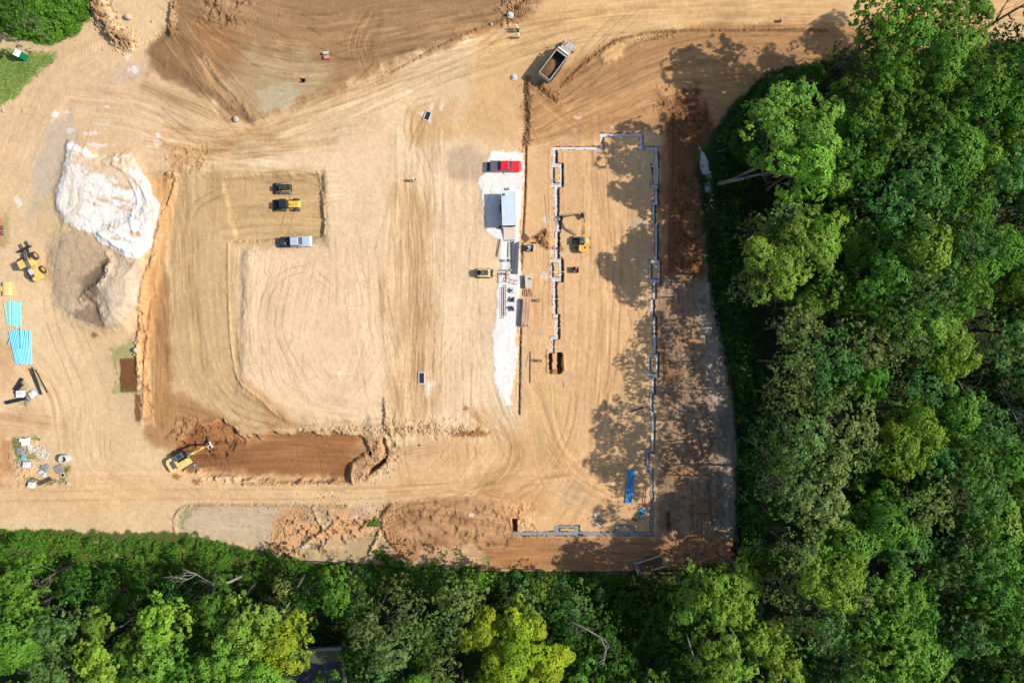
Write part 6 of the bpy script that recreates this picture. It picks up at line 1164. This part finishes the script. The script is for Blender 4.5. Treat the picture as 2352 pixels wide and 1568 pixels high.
# small red machine and broken drain in the upper dark soil
e = thing('trench_pump', 'small red framed pump with a pale cover on the upper dark soil', 'pump', L3(752.5, 133), R(4))
for s in (-1, 1): m = MB(); m.box((0, s * .6, .4), (1.2, .08, .12)); m.box((-.55, s * .6, .2), (.08, .08, .4)); m.box((.55, s * .6, .2), (.08, .08, .4)); m.build('frame_side', REDP, e)
m = MB(); m.box((0, -.25, .35), (.9, .6, .35)); m.build('engine', mat('pink_grey', (.4, .2, .17), .6), e, bev=.04); m = MB(); m.box((0, .45, .62), (1.1, .5, .06)); m.build('cover', PLY, e, bev=.01)
# catch basins: square concrete rims with a near-black plate standing for the shade inside
def basin(x, y, ang, lab, wd=1.2, dp=1.9):
    e = thing('catch_basin', lab, 'catch basin', L3(x, y, 0), R(ang)); t = .17; m = MB()
    for s in (-1, 1): m.box((s * (wd / 2 - t / 2), 0, -.2), (t, dp, .75)); m.box((0, s * (dp / 2 - t / 2), -.2), (wd - 2 * t, t, .75))
    m.build('rim', CONP, e, bev=.01); m = MB(); m.box((0, 0, .12), (wd - .34, dp - .34, .02)); m.build('shaft_shade_plate', mat('painted_shade', (.012, .012, .012), .9), e)
basin(982, 267, -20, 'tilted rectangular concrete catch basin with dark opening in the upper sand'); basin(968.6, 867.8, 0, 'upright rectangular concrete catch basin with dark opening, lower one', 1.25, 2.3)
mb = MB(); mb.box((0, 0, .06), (.35, .25, .1), rz=.5); setp(mb.build('marker_flag', mat('orange_marker', (.8, .15, .05), .6), None, loc=L3(989.5, 258)), 'tiny orange marker beside the tilted upper catch basin', 'marker')
# manholes and concrete rings
def mring(x, y, lab, ro, ri, h, lid=None, name='manhole_ring', m_=CON):
    e = thing(name, lab, 'manhole', L3(x, y, -.05)); m = MB(); m.ring((0, 0, 0), ro, ri, h, 24); m.build('ring', m_, e, bev=.03)
    if lid: m = MB(); m.tube([(0, 0, h), (0, 0, h + lid)], [ri * 1.0, ri * .8], 20); m.tube([(0, 0, h + lid), (0, 0, h + lid + .06)], ri * .55, 16); m.build('cover', CONP, e)
    else: m = MB(); m.tube([(0, 0, .04), (0, 0, .06)], ri * .98, 20); m.build('floor', MATS.get('painted_shade'), e)  # near-black disc paints the shade inside the open ring
    return e
mring(1172.5, 38, 'round concrete manhole with cone lid near the three workers', .62, .42, .22, .2, m_=CONP); mring(1181, 178.5, 'round concrete manhole with cone lid left of the dump truck', .6, .42, .25, .2, m_=CONP)
mring(849.6, 1040.6, 'open dark round manhole standing in the rubble right of the brown pit', .55, .42, .9); mring(155, 1051.5, 'tall open pale concrete pipe section standing in the rubble yard', .78, .6, 1.5, m_=CONP)
mring(966, 1022, 'tiny round pipe end above the haul road', .2, .13, .4); mring(145, 1090, 'low ring of rough pale stones in the rubble yard', .55, .33, .25, m_=ROCKM)
mring(1791.5, 50, 'small orange and white marker barrel beside the upper haul road', .28, .2, .9, .1, 'marker_barrel', mat('orange_barrel', (.6, .12, .05), .5))
e = thing('broken_drain', 'broken dark drain opening with slab shards in the upper dark soil', 'drain', L3(697, 187)); rg = random.Random(6)
for i in range(6): a = i * 1.05; m = MB(); m.box((math.cos(a) * .55, math.sin(a) * .45, .05), (.45, .3, .08), rz=a + .4, rx=.2); m.build('shard', CON2, e)
# rubble yard
def heap(name, lab, cat, x, y, m_, n, rad, sp, seed, part='stone', sq=.6): e = thing(name, lab, cat, L3(x, y)); lumps(e, part, m_, n, rad, sp, .12, seed, sq); return e
for x, y, sx, sy, a, lab in ((54.5, 1010, 1.0, .6, -5, 'white block pallet at upper left of the rubble yard group'), (66.5, 1008.5, .9, .65, 15, 'pale pinkish block pallet at upper right of the white group'), (61.5, 1017.5, 1.4, .8, 5, 'bright white ridged sacks lowest of the white group')):
    e = thing('sack_pallet', lab, 'sacks', L3(x, y), R(a))
    for i in range(4):
        for j in range(2): m = MB(); m.box((-sx / 2 + sx * (i + .5) / 4, -sy / 2 + sy * (j + .5) / 2, .3), (sx / 4 - .02, sy / 2 - .02, .5)); m.build('sack', SACK, e, bev=.06)
for x, y, w_, d, a, lab in ((93, 1042, 1.35, 1.15, -25, 'left one of the two hollow square concrete frames'), (104.5, 1044.5, 1.25, 1.3, -28, 'right one of the two hollow square concrete frames')):
    e = thing('inlet_frame', lab, 'concrete frame', L3(x, y), R(a)); 
    for s in (-1, 1): m = MB(); m.box((s * (w_ / 2 - .1), 0, .1), (.2, d, .2)); m.build('side', CONP, e, bev=.01); m = MB(); m.box((0, s * (d / 2 - .1), .1), (w_ - .4, .2, .2)); m.build('side', CONP, e, bev=.01)
for x, y, w_, d, h_, a, m_, nm, lab in ((71, 1027, .6, 1.0, .5, 15, CONP, 'curb_piece', 'upright pale concrete curb piece above the hollow frames'), (84, 1030, 1.2, .5, .35, 30, CONP, 'curb_piece', 'slanted pale concrete curb piece touching the left hollow frame'), (78.5, 1033, .9, .3, .3, -12, CONP, 'curb_piece', 'low concrete curb piece between the two larger ones'),
      (46.5, 1035.5, 1.2, 1.2, .1, -6, CON2, 'rubber_mat', 'square grey mat lying on grass in the rubble yard'), (79, 1015, 1.2, 1.1, .05, -2, LUM, 'plywood_sheet', 'tan plywood sheet lying right of the white sacks'),
      (57, 1051, .8, .7, .35, -20, LBL, 'blue_tarp', 'folded light blue tarpaulin in the rubble yard')):
    e = thing(nm, lab, 'slab' if nm != 'blue_tarp' else 'tarp', L3(x, y), R(a)); m = MB(); m.box((0, 0, h_ / 2 + .02), (w_, d, h_), taper=.92); m.build('body', m_, e, bev=.02)
    m = MB(); m.box((w_ * .2, -d * .1, h_ + .04), (w_ * .5, d * .12, .03), rz=.3); m.build('strip', m_, e)
def wrapped(x, y, a, lab, s=1.2, top=WOOD):
    e = thing('wrapped_pallet', lab, 'pallet', L3(x, y), R(a)); pallet(e, s, s); m = MB(); m.box((0, 0, .55), (s * .95, s * .95, .75), taper=.93); m.build('wrap', WRAP, e, bev=.07)
    for i in range(3): mm = MB(); mm.rock((-.25 + .25 * i, .2 * (-1) ** i, .93), .22, random.Random(i + int(x)), .25); mm.build('fold', WRAP if i % 2 else PLY, e)
wrapped(67, 1065.5, -4, 'square pallet wrapped in pale plastic, left middle of the rubble yard'); wrapped(77.5, 1111.5, -8, 'plastic wrapped pallet left of the brown beams'); wrapped(52.5, 904, 3, 'wrapped pallet between culvert pipes, left of two', 1.5); wrapped(80.5, 904.5, 40, 'wrapped pallet turned diagonally beside thin black pipes', 1.25)
heap('rubble_heap', 'heap of broken dark and white rubble in the middle of the yard', 'rubble', 104, 1073, CON2, 12, .35, .6, 21, 'chunk'); heap('rubble_heap', 'heap of angular white stones left of the dark rubble', 'rubble', 98, 1087, CONP, 12, .3, .6, 22); heap('scrap_heap', 'brown broken pallet heap beside the grey mat', 'scrap', 61.5, 1038, WOOD, 8, .3, .5, 23, 'scrap', .3)
heap('scrap_heap', 'splintered brown wood between the two wrapped pallets', 'scrap', 66, 920, WOOD, 7, .35, .6, 24, 'scrap', .3); heap('rubble_heap', 'small yellowish stones scattered above the hollow frames', 'rubble', 97, 1031, CONP, 10, .14, .6, 25)
e = thing('wooden_pallet', 'old grey wooden pallet right of the rubble heaps', 'pallet', L3(137.5, 1076), R(-62)); pallet(e, 1.5, 1.4); m = MB(); m.box((0, 0, .25), (1.35, 1.3, .12)); m.build('boards', WOOD, e, bev=.01)
for i in range(8): m = MB(); m.box((-.6 + i * .17, 0, .34), (.13, 1.35, .04)); m.build('slat', WOOD, e)
def boulder(x, y, r, lab, seed, m_=ROCKM, name='boulder'):
    rg = random.Random(seed); mb = MB(); mb.rock((0, 0, 0), r, rg, .75); o = mb.build(name, m_, None, smooth=True, loc=L3(x, y, r * .35)); sb = o.modifiers.new('sub', 'SUBSURF'); sb.levels = sb.render_levels = 1; return setp(o, lab, 'boulder', 'boulders')
for i, (x, y, r, lab) in enumerate([(158, 1109, .5, 'round tan boulder at the lower right of the rubble yard'), (313, 787, .35, 'small round boulder above the brown mulched rectangle, topmost of three'), (317, 804, .6, 'large pale boulder above the brown mulched rectangle'), (311, 814, .45, 'boulder nearest the brown mulched rectangle'), (297, 41, .9, 'flat pale boulder in the upper left quarry hollow'),
     (9, 255, .45, 'small rounded rock on the bank below the grass'), (1129, 59, .4, 'pale rock on the rim beside the upper road'), (1651, 485 - 160, .4, 'grey rock at the shrub edge'), (543, 275, .8, 'brown boulder at the foot of the long spur'), (350, 50, .35, 'upright split rock left of the quarry hollow rim')]): boulder(x, y, r, lab, 70 + i)
boulder(1526.5, 1286, 1.25, 'large smooth yellow sand heap behind the dump trailer', 90, mat('sand_heap', (.34, .22, .10), .95, var=.12))
# dump trailer at the lower edge
e = thing('dump_trailer', 'long grey dump trailer tipped beside the lower hedge', 'trailer', L3(1491, 1292), R(18)); m = MB()
for s in (-1, 1): m.box((0, s * 1.0, .95), (4.9, .1, .8)); 
m.box((2.4, 0, .95), (.1, 1.9, .8)); m.box((0, 0, .6), (4.8, 1.9, .08)); m.build('bed', TAN, e, bev=.02); m = MB(); m.box((.1, 0, .75), (4.4, 1.8, .25)); m.build('load', DIRT, e, bev=.1)
m = MB(); m.box((-2.75, 0, .8), (.12, 2.6, .9)); m.build('tailgate', TAN, e, bev=.02)
for s in (-1, 1):
    m = MB(); m.bar((-2.7, s * 1.05, .6), (-2.35, s * 1.02, .6), .1, .1); m.build('hinge_arm', TAN, e)
    for xx in (-.6, .3): wheel(e, xx, s * 1.18, .36, .22, STL)
# survey stakes
for i, (x0, y0, x1, y1, m_, lab) in enumerate([(1292.6, 874, 1295.5, 890, REDP, 'thin red stake lying below the open pit'), (1247, 338.5, 1260, 339.5, REDP, 'thin red rod left of the north footing corner'), (1251, 450, 1257.5, 520, REB, 'long thin bent dark wire left of the west footing'), (1253, 821, 1257, 801, REDP, 'long orange shovel leaning above the open pit'),
     (1207, 812 + 30, 1214, 812, REB, 'rusty wire grid lying beside the brown channel, long edge'), (1232, 309, 1240, 327, mat('yellow_cord', (.7, .5, .08), .6), 'yellow cord triangle edge above the north footing')]): tubething('rod', lab, 'rod', L3(x0, y0, .06), L3(x1, y1, .06), .035 if m_ is not REB else .02, m_, None, 6)
# silt fence along the wood
def fence(pts, lab, h_=.7):
    pts = curve(pts, 5); b0 = Vector(L3(*pts[0])); e = thing('silt_fence', lab, 'fence', b0); L = 0; 
    for (x0, y0), (x1, y1) in zip(pts[:-1], pts[1:]):
        a = Vector(L3(x0, y0)) - b0; b = Vector(L3(x1, y1)) - b0; m = MB(); m.bar(a + Vector((0, 0, h_ / 2)), b + Vector((0, 0, h_ / 2)), .05, h_); m.build('fabric_panel', BPL, e); m = MB(); m.bar(a, a + Vector((0, 0, h_ + .15)), .06, .06); m.build('stake', WOOD, e)
fence([(1604, 376), (1607, 441), (1622, 493), (1626, 552), (1631, 640), (1645, 720), (1672, 850), (1689, 980), (1693, 1150), (1690, 1270)], 'low black silt fence along the right wood edge'); fence([(655, 1284), (760, 1289), (900, 1298), (1148, 1311), (1463, 1310), (1600, 1306), (1688, 1296)], 'low black silt fence along the lower wood edge')
# house roof among the lower trees
e = thing('house', 'house with dark shingled roof and north slope painted as lit, among the lower trees', 'house', (*P(730, 1536), gz(728, 1548)), R(3)); W_, D_ = 11.6, 9.5
m = MB(); m.box((0, 0, 1.5), (W_ - .8, D_ - .8, 3.0)); m.build('wall', mat('house_siding', (.4, .37, .33), .8), e)
SH = mat('shingles', (.02, .025, .036), .85, var=.25, scale=3); m = MB(); m.extr([(-W_ / 2, 0), (W_ / 2, 0), (W_ / 2, .1), (-W_ / 2, .1)], 0, 0)
for s, nm_ in ((1, 'roof_slope'), (-1, 'roof_slope')):
    yr = 3.5; m = MB(); a = [(-W_ / 2, s * (D_ / 2) if s > 0 else -D_ / 2, 3.0), (W_ / 2, s * (D_ / 2) if s > 0 else -D_ / 2, 3.0), (W_ / 2, yr, 4.7), (-W_ / 2, yr, 4.7)]
    a += [(x, y, z + .18) for x, y, z in a]; m.add(a, [(3, 2, 1, 0), (4, 5, 6, 7), (0, 1, 5, 4), (1, 2, 6, 5), (2, 3, 7, 6), (3, 0, 4, 7)]); sl = m.build(nm_, SH if s < 0 else mat('lit_tone_shingles', (.10, .11, .07), .9, var=.2), e)  # north slope carries a lit look in its colour
    if s < 0:
        for i in range(15): m = MB(); y = -D_ / 2 + .25 + i * .51; z = 3.0 + (y + D_ / 2) / (yr + D_ / 2) * 1.7 + .2; m.box((0, y, z), (W_ - .05, .05, .03)); m.build('shingle_course', SH, sl)
        m = MB(); m.tube([(1.2, .2, 4.0), (1.2, .2, 4.6)], .1, 8); m.build('vent_pipe', SACK, sl); m = MB(); m.tube([(.9, -.8, 3.8), (.9, -.8, 4.2)], .16, 10); m.build('vent_pipe', WRAP, sl)
    else: m = MB(); m.box((2.7, 3.9, 4.1), (.9, .7, .15), rx=-.7); fr = m.build('skylight', CONP, sl); 
m = MB(); m.box((2.7, 3.94, 4.19), (.65, .45, .05), rx=-.7); m.build('skylight_glass', GLS, e)
# ---------------------------------------------------------------- clods and stones strewn over the soil
rg = random.Random(9); mb = MB(); clod_col = []
def strew(pts, wd, n, r0, r1):
    pts = curve(pts)
    for i in range(n):
        j = rg.randrange(len(pts) - 1); t = rg.random(); x = pts[j][0] * (1 - t) + pts[j + 1][0] * t + rg.gauss(0, wd); y = pts[j][1] * (1 - t) + pts[j + 1][1] * t + rg.gauss(0, wd); r = rg.uniform(r0, r1) * rg.uniform(.6, 1)
        c = L3(x, y, r * .25); k = len(mb.v); clod_col.append(ALB[min(max(np.searchsorted(YS, y), 0), len(YS) - 1), min(max(np.searchsorted(XS, x), 0), len(XS) - 1)] * rg.uniform(.8, 1.12)); a = rg.uniform(0, 6)
        for q in range(5): mb.v.append((c[0] + r * math.cos(a + q * 1.257) * rg.uniform(.7, 1.2), c[1] + r * math.sin(a + q * 1.257) * rg.uniform(.7, 1.2), c[2] - r * .3))
        mb.v.append((c[0] + rg.uniform(-.3, .3) * r, c[1] + rg.uniform(-.3, .3) * r, c[2] + r * .7)); mb.f += [(k + q, k + (q + 1) % 5, k + 5) for q in range(5)]
for a in (([(215, -10), (235, 40), (270, 85), (290, 100)], 14, 500, .12, .45), ([(400, 0), (396, 60), (330, 100)], 8, 160, .1, .3), ([(1150, 0), (1190, 20), (1200, 0)], 16, 260, .1, .35), ([(1212, 190), (1216, 240), (1212, 330)], 7, 420, .1, .3), ([(1240, 198), (1278, 228)], 7, 160, .1, .3), ([(1300, 190), (1345, 150), (1400, 105), (1560, 75)], 5, 260, .08, .25),
          ([(1206, 330), (1205, 430), (1200, 540)], 3.5, 300, .08, .22), ([(1200, 560), (1200, 610)], 4, 80, .08, .22), ([(1194, 752), (1193, 950)], 3.5, 160, .08, .2), ([(1245, 540), (1256, 560)], 9, 160, .08, .25), ([(1288, 572), (1294, 582)], 4, 70, .08, .25), ([(690, 988), (860, 988), (960, 985), (1110, 990)], 9, 520, .08, .32), ([(884, 920), (886, 990)], 5, 120, .08, .3), ([(860, 1010), (890, 1060), (850, 1100)], 12, 200, .08, .3),
          ([(560, 1111), (800, 1108), (810, 1080)], 4, 240, .08, .25), ([(430, 985), (500, 1030), (480, 1090)], 24, 260, .08, .3), ([(620, 1250), (700, 1180), (860, 1180), (850, 1230)], 24, 500, .08, .35), ([(900, 1160), (882, 1200), (930, 1270)], 8, 260, .08, .3), ([(1150, 1170), (1200, 1200)], 22, 200, .06, .22), ([(1180, 1236), (1490, 1238)], 8, 200, .06, .2), ([(1520, 240), (1600, 300), (1600, 600)], 22, 420, .06, .22), ([(1540, 700), (1600, 1000), (1600, 1280)], 34, 700, .06, .24),
          ([(370, 470), (330, 700), (330, 960)], 9, 420, .06, .24), ([(385, 400), (400, 440)], 8, 80, .06, .3), ([(540, 555), (742, 545), (740, 400)], 5, 220, .06, .2), ([(524, 600), (540, 860), (600, 930)], 5, 160, .06, .2), ([(880, 170), (1000, 112), (1170, 40)], 5, 240, .06, .22), ([(460, 60), (540, 40)], 40, 240, .06, .25), ([(410, 1200), (430, 1165), (520, 1160)], 7, 160, .06, .2), ([(60, 1040), (60, 1110)], 14, 160, .06, .18), ([(1700, 62), (1900, 72)], 5, 120, .06, .22), ([(480, 190), (560, 270)], 8, 90, .06, .24), ([(1100, 1290), (1650, 1290)], 10, 260, .06, .2)): strew(*a)
oc = setp(mb.build('soil_clods', MATS['soil'], None), kind='stuff'); ca_ = oc.data.color_attributes.new('soil', 'FLOAT_COLOR', 'POINT')
cc = np.ones((len(mb.v), 4), np.float32); cc[:, :3] = np.repeat(np.array(clod_col), 6, axis=0); ca_.data.foreach_set('color', cc.ravel())
# ---------------------------------------------------------------- people
def person(lab, x, y, face, pose='stand', shirt=HIVIS, hat=HATW, legs=JEAN, k=1.0):
    """face: heading in degrees. One skinned body, clothes and hat as parts."""
    e = thing('person', lab, 'person', L3(x, y), R(face)); e.scale = (k, k, k)
    st = .32 if pose == 'walk' else .05; sq = pose == 'crouch'; hz = .48 if sq else .93; lean = .3 if sq else .12 if pose == 'bend' else .04
    J = {}; J['pel'] = (0, 0, hz); J['ch'] = (lean, 0, hz + .36); J['nk'] = (lean * 1.35, 0, hz + .56); J['hd'] = (lean * 1.5 + .02, 0, hz + .66); J['top'] = (lean * 1.5 + .02, 0, hz + .84)
    E = [('pel', 'ch'), ('ch', 'nk'), ('nk', 'hd'), ('hd', 'top')]; rad = dict(pel=.15, ch=.16, nk=.058, hd=.085, top=.07)
    for s, n in ((1, 'l'), (-1, 'r')):
        f = s * st; J['h' + n] = (0, s * .1, hz - .03); J['k' + n] = ((.38 if sq else f * .5 + .03), s * .12, .5 if not sq else .5); J['a' + n] = (f if not sq else .05 + .1 * s, s * .12, .09); J['t' + n] = (J['a' + n][0] + .18, s * .13, .045)
        J['s' + n] = (lean * 1.2, s * .2, hz + .48); fx = .3 if pose in ('bend', 'crouch', 'work') else -f * .6; J['e' + n] = (lean + fx * .35, s * .28, hz + .22); J['w' + n] = (lean + fx, s * .24, hz + (.08 if fx > .2 else -.02)); J['p' + n] = (lean + fx + .06, s * .24, hz + (.04 if fx > .2 else -.1))
        E += [('pel', 'h' + n), ('h' + n, 'k' + n), ('k' + n, 'a' + n), ('a' + n, 't' + n), ('ch', 's' + n), ('s' + n, 'e' + n), ('e' + n, 'w' + n), ('w' + n, 'p' + n)]
        rad.update({'h' + n: .1, 'k' + n: .068, 'a' + n: .045, 't' + n: .04, 's' + n: .07, 'e' + n: .048, 'w' + n: .032, 'p' + n: .04})
    ks = list(J); me = bpy.data.meshes.new('body'); me.from_pydata([J[q] for q in ks], [(ks.index(a), ks.index(b)) for a, b in E], []); me.materials.append(SKIN)
    o = bpy.data.objects.new('body', me); COL.objects.link(o); o.parent = e; sk = o.modifiers.new('skin', 'SKIN')
    if not len(me.skin_vertices):
        bm = bmesh.new(); bm.from_mesh(me); bm.verts.layers.skin.verify(); bm.to_mesh(me); bm.free()
    for n_, sv in zip(ks, me.skin_vertices[0].data): sv.radius = (rad[n_], rad[n_]); sv.use_root = n_ == 'pel'
    ss = o.modifiers.new('sub', 'SUBSURF'); ss.levels = ss.render_levels = 1
    def cloth(nm, chains, m_, g=.022):
        mb = MB()
        for c in chains: mb.tube([J[q] for q in c], [rad[q] + g for q in c], 10)
        mb.build(nm, m_, e, smooth=True)
    cloth('trousers', [('pel', 'hl', 'kl', 'al'), ('pel', 'hr', 'kr', 'ar')], legs); m = MB()
    p, c, n = Vector(J['pel']), Vector(J['ch']), Vector(J['nk']); rings = [(p + Vector((0, 0, -.06)), .15, .19), (p + (c - p) * .5, .14, .18), (c, .15, .215), (c + (n - c) * .7, .12, .2), (n - (n - c) * .05, .07, .09)]; k0 = 0
    for q, a, b in rings:
        for i in range(14): t = 2 * math.pi * i / 14; m.v.append((q.x + math.cos(t) * a, q.y + math.sin(t) * b, q.z))
    for r_ in range(4):
        for i in range(14): m.f.append((r_ * 14 + i, r_ * 14 + (i + 1) % 14, (r_ + 1) * 14 + (i + 1) % 14, (r_ + 1) * 14 + i))
    m.f.append(tuple(range(56, 70))); m.build('vest' if shirt is HIVIS else 'shirt', shirt, e, smooth=True)
    cloth('sleeve', [('sl', 'el')], shirt, .015); cloth('sleeve', [('sr', 'er')], shirt, .015)
    h = Vector(J['top']) - Vector((0, 0, .07)); m = MB(); m.tube([h + Vector((0, 0, .02)), h + Vector((0, 0, .1)), h + Vector((0, 0, .15)), h + Vector((0, 0, .17))], [.125, .12, .08, .01], 14); m.tube([h + Vector((.02, 0, .015)), h + Vector((.02, 0, .03))], .155, 14); m.build('hard_hat', hat, e, smooth=True)
    m = MB(); m.rock(tuple(h + Vector((.115, 0, -.04))), .02, random.Random(1), 1.2); m.build('nose', SKIN, e)
    for s in (-1, 1):
        m = MB(); m.rock(tuple(h + Vector((.105, s * .035, .0))), .012, random.Random(2), 1); m.build('eye', JEAN, e)
        m = MB(); m.rock(tuple(h + Vector((0, s * .1, -.02))), .025, random.Random(3), 1.3); m.build('ear', SKIN, e)
        n_ = 'l' if s > 0 else 'r'; pp = Vector(J['p' + n_]); w_ = Vector(J['w' + n_]); d = (pp - w_).normalized(); m = MB()
        for q in range(4):
            o_ = Vector((0, (q - 1.5) * .02, 0)); L = [.075, .085, .08, .06][q]; m.tube([pp + o_, pp + o_ + d * L * .6, pp + o_ + d * L * .8 + Vector((.02, 0, -.02))], [.01, .009, .007], 6)
        m.tube([w_ + d * .03 + Vector((0, -s * .02, 0)), pp + Vector((.01, -s * .05, 0)), pp + d * .03 + Vector((.02, -s * .05, 0))], [.012, .011, .008], 6); setp(m.build('fingers', SKIN, e), kind='stuff')
        m = MB(); a_ = Vector(J['a' + n_]); m.box(a_ + Vector((.07, 0, -.03)), (.28, .11, .11)); m.build('boot', BRN, e, bev=.03)
    return e
person('person in yellow hi-vis vest and pale hat, topmost of three on the road', 1186.5, 68.5, 200); person('person in dark shirt and white hard hat between two hi-vis workers', 1190, 74.5, 120, shirt=JEAN); person('person in yellow hi-vis vest, lowest of three on the road', 1191.5, 88, 170)
person('person in hi-vis vest walking alone across the open sand', 950.5, 415.5, 15, 'walk'); person('person in hi-vis vest at the upper left side of the white trailer', 1149.5, 459.5, 0, 'work', hat=mat('green_hat', (.2, .5, .1), .4)); person('person in hi-vis vest at the lower left side of the white trailer', 1150, 500.5, 0, 'work', hat=MATS['green_hat'])
person('person in bright yellow shirt standing left of the long steel beams', 1172.5, 621.5, 100, 'stand', hat=JEAN); person('person in red-brown clothes crouching below the yellow-shirted worker', 1167, 631, 150, 'crouch', shirt=REDP, hat=JEAN)
person('person in tan clothes walking between the lumber and the west footing', 1240.5, 690, 200, 'walk', shirt=TANC, legs=TANC, hat=mat('yellow_hat', (.6, .42, .1), .4)); person('person in tan clothes bending with a shovel beside the open pit', 1242.5, 828.5, 20, 'bend', shirt=TANC, legs=TANC, hat=MATS['yellow_hat'])
